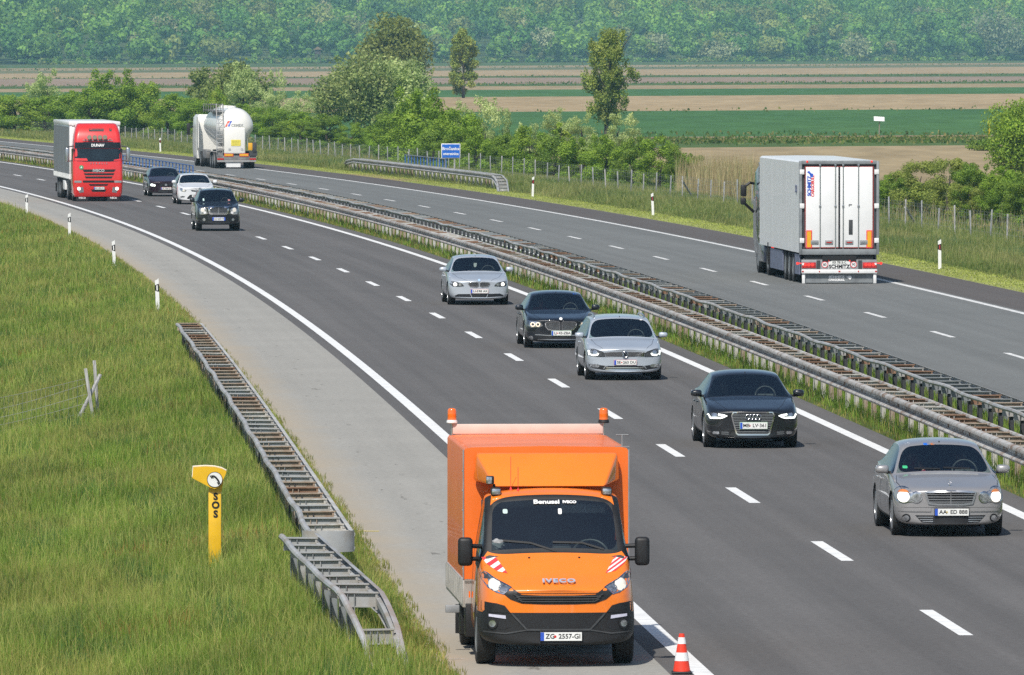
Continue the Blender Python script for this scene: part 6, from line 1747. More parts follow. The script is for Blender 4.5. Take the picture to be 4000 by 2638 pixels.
for s in (-1, 1):
    m = MB(); m.box((s * 1.16, .02, .17), (.10, .05, .32), bev=.01); m.obj("bumper_foot", MT['white'], root)
    for sy_, sl2 in ((1.2, 1.5), (8.1, 4.2)):
        m = MB(); m.box((s * 1.24, sy_, .62), (.04, sl2, .66)); m.obj("side_skirt", MT['skirt'], root)
    for y in (2.75, 4.05, 5.35): truck_wheel(root, s * 1.24, y)
    truck_wheel(root, s * 1.24, 11.3, True); truck_wheel(root, s * 1.22, 15.0)
    m = MB(); m.box((s * 1.13, 10.45, .75), (.4, .04, .75)); m.obj("mudflap", MT['black'], root)
    m = MB(); m.box((s * 1.1, 13.2, .72), (.36, 2.0, .62), bev=.05); m.obj("side_tank", MT['navycab'], root)
    m = MB(); m.box((s * 1.16, 10.42, .98), (.09, .03, .13)); m.obj("side_lamp", MT['taillit'], root)
    m = MB(); m.box((s * 1.16, 10.42, .62), (.12, .03, .22)); m.obj("side_reflector", MT['orangelens'], root)
    m = MB(); m.tube([(s * 1.30, 15.6, 3.02), (s * 1.45, 15.5, 3.05), (s * 1.62, 15.5, 2.92)], .05, 6); m.tube([(s * 1.30, 15.6, 2.05), (s * 1.60, 15.5, 2.32)], .05, 6); ma = m.obj("mirror_arm", MT['black'], root)
    m = MB(); m.box((s * 1.66, 15.5, 2.78), (.20, .16, .40), bev=.05); m.box((s * 1.67, 15.5, 2.42), (.19, .16, .24), bev=.05); m.obj("wing_mirror", MT['black'], ma)
    m = MB(); m.prism([(s * 1.27, 13.55, 1.2), (s * 1.27, 13.55, 3.7), (s * 1.27, 14.2, 3.75), (s * 1.27, 14.2, 1.2)], (-s * .05, 0, 0)); m.obj("side_deflector", MT['navycab'], root)
cab, cbv = cab_stack(root, [(.5, 1.2, 14.1, 16.2, .1), (1.2, 1.26, 14.1, 16.3, .1), (2.4, 1.26, 14.1, 16.3, .1), (3.4, 1.22, 14.1, 16.0, .12), (3.7, 1.1, 14.2, 15.6, .12)], MT['navycab'])
c_ = P(3131, 1109); th = heading(308); root.rotation_euler.z = th; sc_ = 1.0
root.location = c_ - Matrix.Rotation(th, 3, 'Z') @ Vector((-1.23, 0, 0)); root.location.z = 0
# ------------------------------------------------------------------ grass
RG = np.random.default_rng(5)
def lownoise(x, y, s, seed=0):
    r = np.random.default_rng(100 + seed); v = np.zeros_like(x)
    for k in range(7):
        a = r.uniform(0, 6.283); f = s * r.uniform(.5, 2.4); v += np.sin((x * math.cos(a) + y * math.sin(a)) * f + r.uniform(0, 6.283)) * (1 / (1 + .35 * k))
    return v / 3.0
def blades(name, x, y, z, h, w, col, tip=None, lean=.45, mat='blade', label=None, cat=None, bend=.5):
    n = len(x); a = RG.uniform(0, math.tau, n); la = RG.uniform(0, math.tau, n); ll = np.abs(RG.normal(0, lean, n)) * h
    dx, dy = np.cos(a) * w / 2, np.sin(a) * w / 2
    mx, my = x + np.cos(la) * ll * .35, y + np.sin(la) * ll * .35
    tx, ty = x + np.cos(la) * ll, y + np.sin(la) * ll
    V = np.empty((n, 5, 3), np.float32)
    V[:, 0] = np.c_[x - dx, y - dy, z - .03]; V[:, 1] = np.c_[x + dx, y + dy, z - .03]
    V[:, 2] = np.c_[mx - dx * .85, my - dy * .85, z + h * .55]; V[:, 3] = np.c_[mx + dx * .85, my + dy * .85, z + h * .55]
    V[:, 4] = np.c_[tx, ty, z + h * np.clip(1 - (ll / np.maximum(h, 1e-3)) ** 2 * bend, .4, 1)]
    b = np.arange(n)[:, None] * 5
    T = np.concatenate([b + np.array([[0, 1, 3]]), b + np.array([[0, 3, 2]]), b + np.array([[2, 3, 4]])])
    C = np.repeat(col[:, None, :], 5, 1)
    if tip is not None: C[:, 4] = tip
    me = mesh_np(name, V.reshape(-1, 3), T, MT[mat], C.reshape(-1, 3))
    o = link(name, me); tag(o, label, cat, kind='stuff'); return o
def scatter(z0, z1, offa, offb, dens, margin=2.5, power=1.3, zref=160.0):
    """random points on the corridor between offsets, thinning with distance, inside the view plus a margin"""
    n = int((z1 - z0) * (offb - offa) * dens)
    z = RG.uniform(z0, z1, n); off = RG.uniform(offa, offb, n)
    k = RG.uniform(0, 1, n) < np.minimum(1, (zref / z) ** power)
    x, y = road(z, off); lim = 2000 / F * y + margin
    k &= np.abs(x) < lim
    return x[k], y[k], z[k], off[k]
def pal(n, stops, t):
    t = np.clip(t, 0, 1) * (len(stops) - 1); i = np.minimum(t.astype(int), len(stops) - 2); f = (t - i)[:, None]
    s = np.array(stops); return s[i] * (1 - f) + s[i + 1] * f
GREEN = [(.070, .125, .022), (.105, .180, .034), (.145, .220, .050), (.205, .260, .075), (.28, .30, .11)]
def bank_grass():
    x, y, z, off = scatter(111, 480, -15.5, -7.08, 420, 2.0, 1.65, 130)
    n = len(x); t = .40 + .20 * lownoise(x, y * .4, 1.6, 1) + .20 * lownoise(x, y * .3, .40, 2) + RG.normal(0, .26, n) + .10
    edge = np.clip((-off - 7.05) / .7, 0, 1)
    h = (.09 + .19 * edge) * RG.uniform(.5, 1.35, n) * (1 + .35 * lownoise(x, y * .5, 1.1, 3))
    w = RG.uniform(.005, .010, n) * np.maximum(1, (y / 135) ** 1.0)
    c = pal(n, GREEN, t); tip = c.copy()
    sh = RG.uniform(0, 1, n) < .17 + .16 * lownoise(x, y * .4, 1.0, 6)
    h[sh] *= 1.45; c[sh] = c[sh] * .6 + np.array([.22, .24, .09]) * .4; tip[sh] = [.42, .38, .20]
    bl = (lownoise(x, y * .5, 1.4, 9) > .35) & (RG.uniform(0, 1, n) < .55) & ~sh; c[bl] = [.055, .115, .045]; tip[bl] = [.075, .14, .055]
    dry = (lownoise(x, y * .35, .8, 12) > .30) & (RG.uniform(0, 1, n) < .45); c[dry] = c[dry] * .5 + np.array([.25, .225, .095]) * .5; tip[dry] = [.34, .30, .14]
    st = RG.uniform(0, 1, n) < np.clip(.08 + .30 * (1 - edge), 0, 1); c[st] = [.30, .25, .12]; tip[st] = c[st]
    rd = (lownoise(x, y * .5, .9, 4) > .62) & (RG.uniform(0, 1, n) < .22); c[rd] = [.22, .13, .055]; tip[rd] = [.34, .12, .07]
    blades("grass", x, y, vergeL(off, z), h, w, c, tip, label="long seeding grass covering the left bank", cat="grass")
    # short dry grass creeping over the shoulder's edge
    x, y, z, off = scatter(111, 300, -7.6, -6.95, 300, 2.5, 1.3, 135)
    k = RG.uniform(0, 1, len(x)) < np.clip((-off - 6.9 + .25 * lownoise(x, y, 1.6, 8)) / .35, 0, 1); x, y, z, off = x[k], y[k], z[k], off[k]; n = len(x)
    c = pal(n, [(.09, .13, .03), (.16, .17, .06), (.25, .21, .10)], RG.uniform(0, 1, n))
    blades("edge_grass", x, y, np.zeros(n) - .01, RG.uniform(.04, .13, n), RG.uniform(.007, .013, n), c, label="short dry grass along the edge of the grey shoulder", cat="grass")
    # tiny yellow flowers
def median_grass():
    x, y, z, off = scatter(132, 640, 4.72, 7.82, 170, 3, 1.4, 150)
    n = len(x); t = .42 + .25 * lownoise(x, y * .5, .9, 11) + RG.normal(0, .2, n)
    edge = np.clip((off - 4.68) / .35, .12, 1) * np.clip((7.9 - off) / .3, .25, 1)
    h = .30 * edge * RG.uniform(.5, 1.3, n); c = pal(n, GREEN, t); tip = c.copy()
    far = np.clip((y - 300) / 200, 0, 1)
    st = RG.uniform(0, 1, n) < np.clip(.10 + .5 * (1 - edge) + far * .35, 0, 1); c[st] = pal(st.sum(), [(.30, .24, .12), (.24, .19, .08), (.20, .20, .08)], RG.uniform(0, 1, st.sum())); tip[st] = c[st]
    sh = RG.uniform(0, 1, n) < .12; tip[sh] = [.36, .34, .17]
    blades("median_grass", x, y, np.zeros(n) - .01, h, RG.uniform(.007, .014, n) * np.maximum(1, y / 160), c, tip, label="ragged grass growing between the two median guardrails", cat="grass")
def far_grass():
    x, y, z, off = scatter(280, 800, 19.75, 21.7, 60, 4, .8, 330)
    n = len(x); c = pal(n, [(.21, .25, .08), (.29, .32, .12), (.36, .36, .16)], .5 + RG.normal(0, .25, n))
    blades("mown_grass", x, y, np.zeros(n) - .01, RG.uniform(.02, .06, n), RG.uniform(.02, .04, n), c, lean=.9, label="pale mown grass edging the far shoulder", cat="grass")
    x, y, z, off = scatter(280, 800, 21.4, 31.5, 60, 4, .9, 330)
    n = len(x); t = .50 + .30 * lownoise(x, y * .4, .55, 21) + .15 * lownoise(x, y * .5, 1.6, 22) + RG.normal(0, .2, n)
    edge = np.clip((off - 21.3) / 1.2, .2, 1)
    stops = [(.085, .135, .045), (.12, .165, .060), (.165, .195, .085), (.22, .225, .115), (.30, .275, .165)]
    c = pal(n, stops, t); tip = c.copy(); sh = RG.uniform(0, 1, n) < .30; tip[sh] = [.38, .33, .23]
    bl = (lownoise(x, y * .5, .35, 25) > .35) & (off > 23) & (RG.uniform(0, 1, n) < .5); c[bl] = [.085, .145, .090]; tip[bl] = [.11, .17, .11]
    blades("tall_grass", x, y, vergeR(off, z), .46 * edge * RG.uniform(.45, 1.35, n) * (1 + .3 * lownoise(x, y * .4, .9, 27)), RG.uniform(.011, .024, n) * np.maximum(1, y / 400), c, tip, label="tall feathery grass between the far shoulder and the wire fence", cat="grass")
    x, y, z, off = scatter(385, 1010, 30, 54, 7, 8, .7, 420)
    n = len(x); t = .45 + .25 * lownoise(x, y * .4, .25, 31) + RG.normal(0, .2, n)
    c = pal(n, [(.055, .11, .03), (.09, .145, .045), (.16, .18, .08), (.27, .23, .13), (.33, .27, .17)], t)
    blades("rough_grass", x, y, vergeR(off, z), RG.uniform(.15, .5, n), RG.uniform(.05, .10, n), c, label="rough grass and weeds around the shrubs beyond the fence", cat="grass")
bank_grass(); median_grass(); far_grass()
# field-edge tufts between the strips
def field_tufts():
    X = []; 
    for (y0, y1, n, hh) in ((566, 551, 14000, .32), (530, 526, 900, .35), (447, 425, 300, .35), (338, 320, 1500, .5), (308, 292, 900, .45), (276, 252, 900, .6)):
        u = RG.uniform(-.1, 1.1, n); yy = y0 + (y1 - y0) * u + RG.normal(0, abs(y0 - 168) * .012 + .4, n) - (8 * RG.uniform(0, 1, n) if y0 == 566 else 0)
        Z = F * (H - FZ) / (yy - YH); x = (u * 4000 - CX) * Z / F; X.append(np.c_[x, Z, np.full(n, FZ), RG.uniform(.4, 1.2, n) * hh, np.full(n, .0) + RG.uniform(.12, .3, n) * np.sqrt(Z / 700)])
    A = np.concatenate(X); n = len(A)
    c = pal(n, [(.05, .10, .03), (.09, .14, .045), (.15, .17, .08), (.24, .21, .11)], RG.uniform(0, 1, n) ** 1.3)
    blades("field_margin_weeds", A[:, 0], A[:, 1], A[:, 2], A[:, 3], A[:, 4], c, label="scattered weeds along the margins of the fields", cat="weeds")
field_tufts()

# ------------------------------------------------------------------ foliage
def crown_np(lobes, n, size, cols, seed, flat=.0, shell=.5, outw=.35, aspect=.7, dens_pow=2 / 3, lv=.2, tv=.16):
    r = np.random.default_rng(seed); L = np.array([l[0] for l in lobes], float); Rr = np.array([l[1] for l in lobes], float)
    vol = np.prod(Rr, 1) ** dens_pow; pr = vol / vol.sum(); k = r.choice(len(lobes), n, p=pr)
    d = r.normal(size=(n, 3)); d /= np.linalg.norm(d, axis=1)[:, None]
    rad = shell + (1 - shell) * r.uniform(0, 1, n) ** .6; rad *= r.normal(1, .07, n)
    p = L[k] + d * Rr[k] * rad[:, None]
    nrm = r.normal(size=(n, 3)); nrm /= np.linalg.norm(nrm, axis=1)[:, None]; nrm = nrm * (1 - outw) + d * outw; nrm[:, 2] += flat; nrm /= np.linalg.norm(nrm, axis=1)[:, None]
    t = np.cross(nrm, r.normal(size=(n, 3))); t /= np.linalg.norm(t, axis=1)[:, None]; b = np.cross(nrm, t)
    s = size * r.uniform(.6, 1.35, n)[:, None]
    V = np.stack([p - t * s - b * s * aspect * .35, p - b * s * aspect, p + t * s + b * s * aspect * .2, p + b * s * aspect], 1).reshape(-1, 3)
    Q = np.arange(n * 4).reshape(-1, 4)
    tint = r.normal(0, tv, len(lobes))[k] + r.normal(0, lv, n) + .5
    c = pal(n, cols, tint)
    return V, Q, np.repeat(c, 4, 0)
def lobed(w, h, z0, n, seed, top=.75, flat=.55, jitter=.9):
    """rounded crown: lobes spread through an ellipsoid of width w from z0 to h"""
    r = np.random.default_rng(seed); out = []; hh = (h - z0) / 2; zc = z0 + hh
    for i in range(n):
        d = r.normal(size=3); d /= np.linalg.norm(d); rr = r.uniform(.25, .72) ** .7 * jitter
        q = np.array([d[0] * w / 2 * rr, d[1] * w / 2 * rr, zc + d[2] * hh * rr]); s = r.uniform(.20, .36)
        out.append((q, (w * s * .85, w * s * .85, min(w, hh * 2) * s * .75)))
    return out
def mound(n, seed):
    r = np.random.default_rng(seed); out = []
    for i in range(n):
        z = r.uniform(-.22, .86); R = .5 * math.sqrt(max(.08, 1 - (max(z, 0) / 1.02) ** 2)) * r.uniform(.45, .95); a = r.uniform(0, 6.283)
        q = r.uniform(.10, .20); out.append((np.array([math.cos(a) * R, math.sin(a) * R, z]), (q, q, q * r.uniform(.6, 1.1))))
    for i in range(5):
        a = r.uniform(0, 6.283); R = r.uniform(0, .3); out.append((np.array([math.cos(a) * R, math.sin(a) * R, r.uniform(.85, 1.0)]), (.07, .07, .10)))
    return out
def trunk_mesh(h, r0, limbs, seed, lean=.0, mat='bark'):
    r = random.Random(seed); m = MB()
    pts = [(0, 0, -.4), (lean * h * .15 + r.uniform(-.1, .1), 0, h * .3), (lean * h * .4, r.uniform(-.1, .1), h * .6), (lean * h * .6, 0, h * .9)]
    m.tube(pts, [r0, r0 * .8, r0 * .55, r0 * .15], 8)
    for i in range(limbs):
        z = h * r.uniform(.22, .7); a = r.uniform(0, 6.28); L = h * r.uniform(.2, .38); x = lean * z * .6
        m.tube([(x, 0, z), (x + math.cos(a) * L * .45, math.sin(a) * L * .45, z + L * .35), (x + math.cos(a) * L * .8, math.sin(a) * L * .8, z + L * .9)], [r0 * .38, r0 * .25, r0 * .06], 5)
    return m.mesh("trunk", MT[mat])
LG = [(.085, .148, .022), (.118, .190, .032), (.158, .230, .042), (.21, .272, .060)]          # bright shrub green
LD = [(.070, .125, .024), (.098, .158, .032), (.128, .188, .040), (.17, .22, .058)]           # deeper green
LO = [(.110, .145, .040), (.150, .185, .056), (.195, .220, .078), (.25, .265, .11)]            # olive
LS = [(.15, .20, .105), (.21, .26, .145), (.28, .325, .20), (.37, .40, .28)]                 # silver willow
LY = [(.115, .185, .032), (.155, .23, .042), (.20, .265, .058), (.25, .29, .08)]
LB = [(.20, .18, .13), (.25, .22, .17), (.30, .27, .21)]
def leaf_obj(name, parts, mat, parent=None):
    V = []; Q = []; C = []; b = 0
    for v, q, c in parts: V.append(v); Q.append(q + b); C.append(c); b += len(v)
    return mesh_np(name, np.concatenate(V), np.concatenate(Q), MT[mat], np.concatenate(C))
def plant(name, label, cat, crown, trunk, loc, rz=0, sc=(1, 1, 1), group=None, tn="trunk"):
    t = thing(name, label, cat, loc, rz, group); t.scale = sc
    link("crown", crown, t)
    if trunk is not None: link(tn, trunk, t)
    return t
def base_at(x, y, h=-.9): return P(x * 1.682, y * 1.682, h)
def place(x, yb, yt, w, h0=-.9):
    """picture column / base row / top row / width (in 2378-wide units) -> location, height, width in metres"""
    b = base_at(x, yb, h0); s = F / b.y; return b, (yb - yt) * 1.682 / s, w * 1.682 / s

# shrubs: unit meshes (1 m high, 1 m wide), copied
def unit_shrub(cols, seed, n=15000, size=.0165, lob=34, z0=-.06, top=1.0):
    lo = mound(lob, seed); return leaf_obj("crown", [crown_np(lo, n, size, cols, seed, shell=.35, outw=.6, lv=.17)], 'leaf')
SH = {'G': [unit_shrub(LG, 40 + k) for k in range(3)], 'D': [unit_shrub(LD, 50 + k) for k in range(2)], 'O': [unit_shrub(LO, 60 + k) for k in range(2)],
      'Y': [unit_shrub(LY, 70 + k) for k in range(2)], 'S': [unit_shrub(LS, 80 + k, 9000, .017, 30) for k in range(2)]}
ST_M = trunk_mesh(.7, .035, 5, 4)
shrubs = [
 (30, 292, 222, 150, 'Y'), (105, 292, 226, 150, 'G'), (175, 290, 215, 110, 'G'), (-30, 292, 215, 130, 'Y'), (265, 296, 168, 165, 'G'), (335, 296, 192, 110, 'Y'), (215, 296, 210, 110, 'G'), (395, 298, 222, 130, 'G'),
 (455, 300, 232, 120, 'G'), (505, 300, 205, 80, 'Y'), (580, 306, 245, 110, 'G'), (640, 312, 252, 110, 'G'), (700, 320, 262, 110, 'G'), (760, 326, 268, 100, 'D'), (815, 333, 288, 80, 'G'),
 (905, 352, 272, 100, 'G'), (985, 372, 212, 190, 'G'), (930, 362, 250, 130, 'D'), (1055, 386, 262, 150, 'G'), (1010, 392, 305, 130, 'D'), (1105, 400, 300, 120, 'G'), (1170, 404, 312, 110, 'D'),
 (1230, 408, 300, 120, 'G'), (1290, 411, 315, 110, 'D'), (1350, 414, 322, 120, 'G'), (1410, 417, 318, 120, 'G'), (1470, 419, 322, 110, 'D'), (1530, 421, 322, 110, 'G'), (1572, 422, 335, 70, 'D'),
 (2075, 470, 402, 110, 'G'), (2140, 474, 372, 120, 'O'), (2205, 480, 365, 110, 'O'), (2262, 486, 385, 110, 'D'), (2322, 491, 392, 110, 'G'), (2385, 497, 400, 120, 'D'), (2440, 500, 395, 120, 'G'), (2110, 472, 415, 120, 'D'), (2300, 490, 430, 120, 'O'),
]
_more = []
for (x, yb, yt, w, k) in list(shrubs):
    dx = RND.choice((-1, 1)) * RND.uniform(28, 48); hh = (yb - yt) * RND.uniform(.5, .85)
    _more.append((x + dx, yb - RND.uniform(1, 6), yb - hh, w * RND.uniform(.7, 1.05), RND.choice((k, 'D', 'G' if x < 1700 else 'O'))))
shrubs += _more
nm = {'G': "bright green rounded shrub in the row behind the wire fence", 'D': "deep green shrub in the row behind the wire fence", 'O': "olive tinged bushy shrub behind the wire fence on the right",
      'Y': "yellow green shrub in the row behind the fence on the left", 'S': "thin silvery grey willow bush behind the hedge"}
rs = random.Random(21); firsts = {}
for i, (x, yb, yt, w, k) in enumerate(shrubs):
    b, h, wd_ = place(x, yb, yt, w, -.75)
    mi = rs.randrange(len(SH[k])); key = (k, mi); sc = (wd_, wd_ * rs.uniform(.8, 1.1), h)
    if key not in firsts:
        firsts[key] = plant("shrub", nm[k], "shrub", SH[k][mi], ST_M, b, rs.uniform(0, 6.28), sc, "shrubs behind the motorway fence", "stem")
    else:
        c = copy_tree(firsts[key]); c.location = b; c.rotation_euler = (0, 0, rs.uniform(0, 6.28)); c.scale = sc
silver = [(110, 286, 166, 110), (75, 284, 190, 70), (560, 292, 150, 120), (610, 300, 205, 90), (650, 300, 225, 90), (1120, 372, 224, 130), (1070, 360, 240, 90), (1165, 384, 250, 80), (1290, 350, 255, 90), (1440, 352, 262, 100), (1350, 352, 268, 110), (1230, 372, 285, 80), (700, 305, 215, 100), (640, 290, 160, 60)]
fs = None
for i, (x, yb, yt, w) in enumerate(silver):
    b, h, wd_ = place(x, yb, yt, w, -1.0); sc = (wd_, wd_, h)
    if fs is None: fs = plant("willow_bush", nm['S'], "willow bush", SH['S'][0], ST_M, b, 0, sc, "silvery willow bushes behind the hedge", "stem")
    else:
        c = copy_tree(fs); c.location = b; c.rotation_euler = (0, 0, rs.uniform(0, 6.28)); c.scale = sc
        for ch in c.children:
            if ch.name.startswith("crown"): ch.data = SH['S'][i % 2]

# single trees
def tree(label, x, yb, yt, w, cols, n, leaf, lob, z0=.25, lean=0.0, seed=1, name="tree", cat="tree", trunk=True, extra=None, h0=FZ, shell=.35, tmat='bark'):
    b, h, wd_ = place(x, yb, yt, w, h0)
    lo = lobed(wd_, h, h * z0, lob, seed, jitter=1.15)
    if extra: lo = extra(wd_, h)
    cr = leaf_obj("crown", [crown_np(lo, n, leaf, cols, seed, shell=shell)], 'leaf')
    return plant(name, label, cat, cr, trunk_mesh(h, h * .022, 9, seed, lean, tmat) if trunk else None, b)
def willow_lobes(w, h):
    r = np.random.default_rng(8); out = []
    for i in range(120):
        t = r.uniform(.02, 1); z = h * (.10 + .86 * t); wd_ = w * (.22 + .30 * math.sin(math.pi * min(1, t * 1.05)) ** .6) * (1.0 if t > .35 else .8)
        a = r.uniform(0, 6.28); q = r.uniform(.15, 1) * wd_
        cx = w * (.10 if t > .5 else -.02 + .12 * t)
        out.append(((cx + math.cos(a) * q, math.sin(a) * q, z), (w * .10 * r.uniform(.6, 1.4), w * .10, h * .07 * r.uniform(.7, 1.6))))
    return out
tree("tall slender willow with feathery olive crown standing alone in front of the tan field", 1408, 312, 62, 118, LO, 21000, .105, 40, .1, .06, 8, extra=willow_lobes, shell=.05)
def col_lobes(w, h):
    r = np.random.default_rng(9); out = []
    for i in range(38):
        t = r.uniform(0, 1); z = h * (.30 + .66 * t); q = w * .34 * math.sin(math.pi * (.15 + .8 * t)) * r.uniform(.1, 1); a = r.uniform(0, 6.28)
        out.append(((math.cos(a) * q, math.sin(a) * q, z), (w * .13 * r.uniform(.6, 1.3), w * .13, h * .07)))
    for i in range(16):
        a = r.uniform(0, 6.28); out.append(((math.cos(a) * w * .3, math.sin(a) * w * .3, h * r.uniform(.06, .34)), (w * .12, w * .12, h * .06)))
    return out
tree("narrow upright olive tree left of the tall willow, bare lower trunk over the tan field", 1076, 228, 62, 92, LO, 13000, .18, 30, .3, .02, 9, extra=col_lobes, shell=.12)
tree("broad olive brown tree rising behind the silvery willow clump", 915, 240, 46, 150, [(.075, .10, .034), (.105, .13, .048), (.135, .158, .062), (.17, .185, .08)], 13000, .26, 60, .12, 0, 12, shell=.2)
tree("silver leaved willow, brightest crown of the clump in the middle", 925, 300, 132, 150, LS, 11000, .17, 46, .02, 0, 13, name="willow_tree")
tree("grey green loose willow forming the left side of the middle clump", 830, 302, 140, 175, [(.10, .14, .06), (.135, .175, .08), (.18, .21, .11), (.24, .26, .16)], 10500, .17, 50, .02, 0, 14, name="willow_tree", shell=.2)
tree("thin pale willow left of the middle clump, tan field showing through", 765, 304, 178, 95, [(.12, .15, .07), (.16, .19, .09), (.2, .22, .12)], 2600, .16, 36, .05, 0, 15, name="willow_tree", shell=.1)
tree("pale olive loose tree right behind the bulk tanker", 545, 288, 142, 150, [(.10, .13, .05), (.135, .165, .07), (.175, .195, .095)], 7500, .18, 44, .03, 0, 16, shell=.2)
tree("small grey green tree left of the bulk tanker's tree", 470, 286, 150, 70, [(.10, .135, .055), (.14, .17, .075), (.18, .20, .1)], 3200, .18, 30, .05, 0, 17, shell=.2)
tree("leafy green tree with dark stems at the right edge of the picture", 2372, 405, 238, 165, LG, 17000, .085, 54, -.02, 0, 18, shell=.25, h0=-1.2)
tree("low dark bush in the tan field beside the tree at the right edge", 2285, 350, 322, 75, LD, 2200, .12, 14, -.1, 0, 19, name="bush", cat="bush", trunk=False, h0=FZ)
tree("thin green sapling with ragged top above the hedge left of the tall willow", 1300, 408, 282, 34, LY, 700, .10, 14, .3, .05, 20, name="sapling", cat="sapling", h0=-.8, shell=.1)
tree("second thin green sapling right beside the tall willow's foot", 1328, 410, 300, 26, LY, 420, .10, 10, .3, .05, 23, name="sapling", cat="sapling", h0=-.8, shell=.1)

# dry reeds
def reeds():
    n = 26000; z = RG.uniform(470, 545, n); off = RG.uniform(31.5, 42, n); x, y = road(z, off)
    px = CX + x / y * F; k = (px > 2640) & (px < 3130) & (RG.uniform(0, 1, n) < np.clip((px - 2620) / 200, .05, 1) * np.clip(.55 + .6 * lownoise(x, y, 1.3, 44), .08, 1)); x, y, off, z = x[k], y[k], off[k], z[k]; n = len(x)
    h = 2.5 * RG.uniform(.45, 1.15, n) * (1 + .12 * lownoise(x, y, 1.1, 41)); c = pal(n, [(.20, .155, .085), (.30, .235, .14), (.38, .31, .20), (.16, .19, .08)], RG.uniform(0, 1, n) ** 1.2)
    blades("reeds", x, y, vergeR(off, z), h, RG.uniform(.018, .034, n), c, c * 1.15, lean=.16, mat='reed', label="tall dry tan reeds left of the white box trailer", cat="reeds")
    n = 700; z = RG.uniform(400, 520, n); off = RG.uniform(33, 46, n); x, y = road(z, off); px = CX + x / y * F; k = (px > 3450) & (px < 4150); x, y, off, z = x[k], y[k], off[k], z[k]; n = len(x)
    c = pal(n, [(.20, .165, .095), (.30, .25, .16), (.15, .17, .075)], RG.uniform(0, 1, n))
    blades("reeds", x, y, vergeR(off, z), RG.uniform(.6, 1.5, n), RG.uniform(.02, .035, n), c, lean=.3, mat='reed', label="sparse dry stalks among the shrubs at the right", cat="reeds")
reeds()

# the wood on the hillside
def forest():
    r = np.random.default_rng(77); parts = []
    kinds = [[(.030, .072, .022), (.046, .100, .028), (.066, .128, .034), (.09, .15, .042)], [(.040, .085, .022), (.062, .12, .03), (.088, .15, .038), (.115, .17, .05)],
             [(.085, .105, .04), (.11, .13, .052), (.14, .155, .068)], [(.026, .062, .026), (.038, .082, .030), (.054, .104, .036)], [(.12, .125, .085), (.15, .15, .105), (.18, .175, .13)], [(.07, .13, .03), (.10, .165, .04), (.13, .19, .052)]]
    rows = [(6, 13, 11, 5), (20, 17, 14, 6), (42, 20, 15, 7), (66, 22, 16, 7.5), (95, 23, 17, 8), (130, 24, 17, 8.5), (170, 25, 18, 9), (215, 26, 19, 9.5), (265, 26, 20, 10), (320, 27, 21, 10), (380, 27, 22, 10), (440, 27, 23, 10), (505, 27, 24, 10), (575, 27, 24, 10)]
    for (v, h, sp_, cw) in rows:
        u = -760.0
        while u < 2000:
            u += sp_ * r.uniform(.45, 1.5) * .82
            p = hill_pt(u, v + r.uniform(-12, 12))
            if abs(p.x) > p.y * .0539 + 60: continue
            big = r.uniform(.55, 1.45); hh = h * (.70 + .34 * big) * r.uniform(.88, 1.1); w = cw * 2 * big
            q = float(lownoise(np.array([u]), np.array([v * 1.5]), .022, 51)[0]) + r.normal(0, .45)
            k = 3 if q < -.75 else 0 if q < -.15 else 1 if q < .30 else 5 if q < .50 else 2 if q < 1.0 else 4
            lo = lobed(w, hh, hh * (.03 if v < 30 else .22), int(4 + 5 * big), int(r.integers(1 << 30)), jitter=.85)
            n = int(330 * (w / 16) ** 1.4 * (1.2 if v < 60 else .85)) + 60
            V, Q, C = crown_np(lo, n, .80 * (1.0 if k != 4 else .6), kinds[k], int(r.integers(1 << 30)), flat=.05, shell=.74, outw=.90, lv=.09, tv=.20, aspect=.9)
            parts.append((V + np.array(p), Q, C * 1.5 * r.uniform(.74, 1.22)))
    # low scrub along the wood's foot
    for i in range(320):
        u = r.uniform(-760, 760); p = hill_pt(u, r.uniform(-8, 4)); hh = r.uniform(1.2, 3.6); w = r.uniform(5, 14)
        V, Q, C = crown_np(lobed(w, hh, -.5, 6, int(r.integers(1 << 30))), 55, .7, kinds[int(r.choice([0, 1, 2, 5]))], int(r.integers(1 << 30)), flat=.25)
        parts.append((V + np.array(p), Q, C * 1.3))
    me = leaf_obj("forest", parts, 'leaf'); o = link("forest", me); tag(o, "distant mixed wood covering the hillside beyond the plain", "forest", kind='stuff')
forest()
def on_hill(px, py):
    best = None
    for v in np.arange(0, 420, 2.0):
        u = 0.0
        for _ in range(3):
            p = hill_pt(u, v); u += ((px - CX) * p.y / F - p.x) / hd.x
        p = hill_pt(u, v); e = abs(YH - F * (p.z - H) / p.y - py)
        if best is None or e < best[0]: best = (e, p)
    return best[1]
def far_tree(label, x, yb, yt, w, cols, n, seed, leaf=.75, name="tree", v=2.0):
    """tree at the wood's near edge"""
    a = on_hill(x * 1.682, yb * 1.682); s = F / a.y; h = (yb - yt) * 1.682 / s; wd_ = w * 1.682 / s
    cr = leaf_obj("crown", [crown_np(lobed(wd_, h, h * .02, 22, seed), n, leaf, cols, seed, flat=.2, shell=.45)], 'leaf')
    plant(name, label, "tree", cr, trunk_mesh(h, h * .025, 5, seed), a)
PALE = [(.15, .175, .13), (.20, .22, .17), (.26, .28, .22), (.32, .33, .27)]
far_tree("pale silver pointed willow at the wood's edge right of the tall willow", 1530, 147, 74, 62, PALE, 900, 31, name="willow_tree")
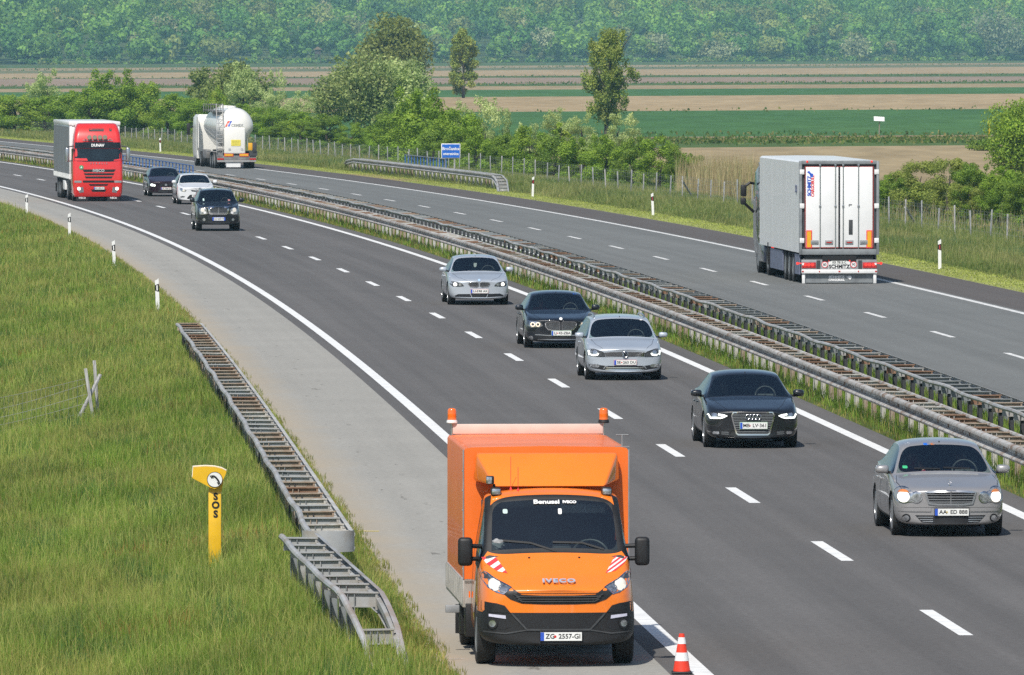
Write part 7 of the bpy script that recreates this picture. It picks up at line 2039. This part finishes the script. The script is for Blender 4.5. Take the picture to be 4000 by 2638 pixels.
far_tree("low pale silver willow with rounded top at the wood's edge, left of the field marker", 1665, 147, 92, 100, PALE, 900, 32, name="willow_tree")
far_tree("grey silver willow at the wood's edge just left of the tall willow's top", 1265, 147, 62, 75, PALE, 800, 33, name="willow_tree")
far_tree("big grey green willow group at the wood's edge in the upper right corner", 2320, 143, 18, 150, [(.12, .15, .11), (.16, .185, .145), (.21, .23, .19)], 2600, 34, name="willow_tree")
far_tree("grey hazy treetop left of the willow in the upper right corner", 2155, 120, 2, 110, [(.14, .155, .125), (.175, .19, .155), (.21, .22, .185)], 1600, 35, name="willow_tree")
far_tree("pale silver bush at the foot of the wood above the white box trailer", 1985, 144, 78, 80, PALE, 800, 36, name="willow_tree")
far_tree("bare pinkish grey tree in the wood behind the olive brown tree", 985, 100, 8, 60, LB, 900, 37, leaf=.5)
far_tree("second bare greyish tree in the wood between the olive brown and narrow trees", 1105, 110, 12, 80, [(.17, .16, .12), (.21, .2, .155), (.25, .23, .19)], 1000, 38, leaf=.5)
far_tree("grey mauve bare tree high in the wood in the upper left corner", 105, 85, 4, 130, LB, 1600, 39, leaf=.55)
far_tree("bright green spreading oak at the wood's edge on the far left", 75, 148, 72, 150, [(.06, .12, .03), (.085, .155, .038), (.115, .18, .05)], 2300, 41)

# ------------------------------------------------------------------ air
m = MB(); m.box((0, 4000, 98), (4600, 12600, 204))
hz = m.obj("haze", bpy.data.materials.new("haze_air")); tag(hz, "thin blue air between the viewer and the distant wood", "haze", kind='stuff')
hm = hz.data.materials[0]; hm.use_nodes = True; nt = hm.node_tree; nt.nodes.clear()
pv = nt.nodes.new("ShaderNodeVolumePrincipled"); pv.inputs['Color'].default_value = (0.42, 0.80, 1.0, 1); pv.inputs['Density'].default_value = 0.00008
pv.inputs['Anisotropy'].default_value = 0.0; pv.inputs['Density Attribute'].default_value = ""
ou = nt.nodes.new("ShaderNodeOutputMaterial"); nt.links.new(pv.outputs[0], ou.inputs['Volume'])
hz.display_type = 'WIRE'
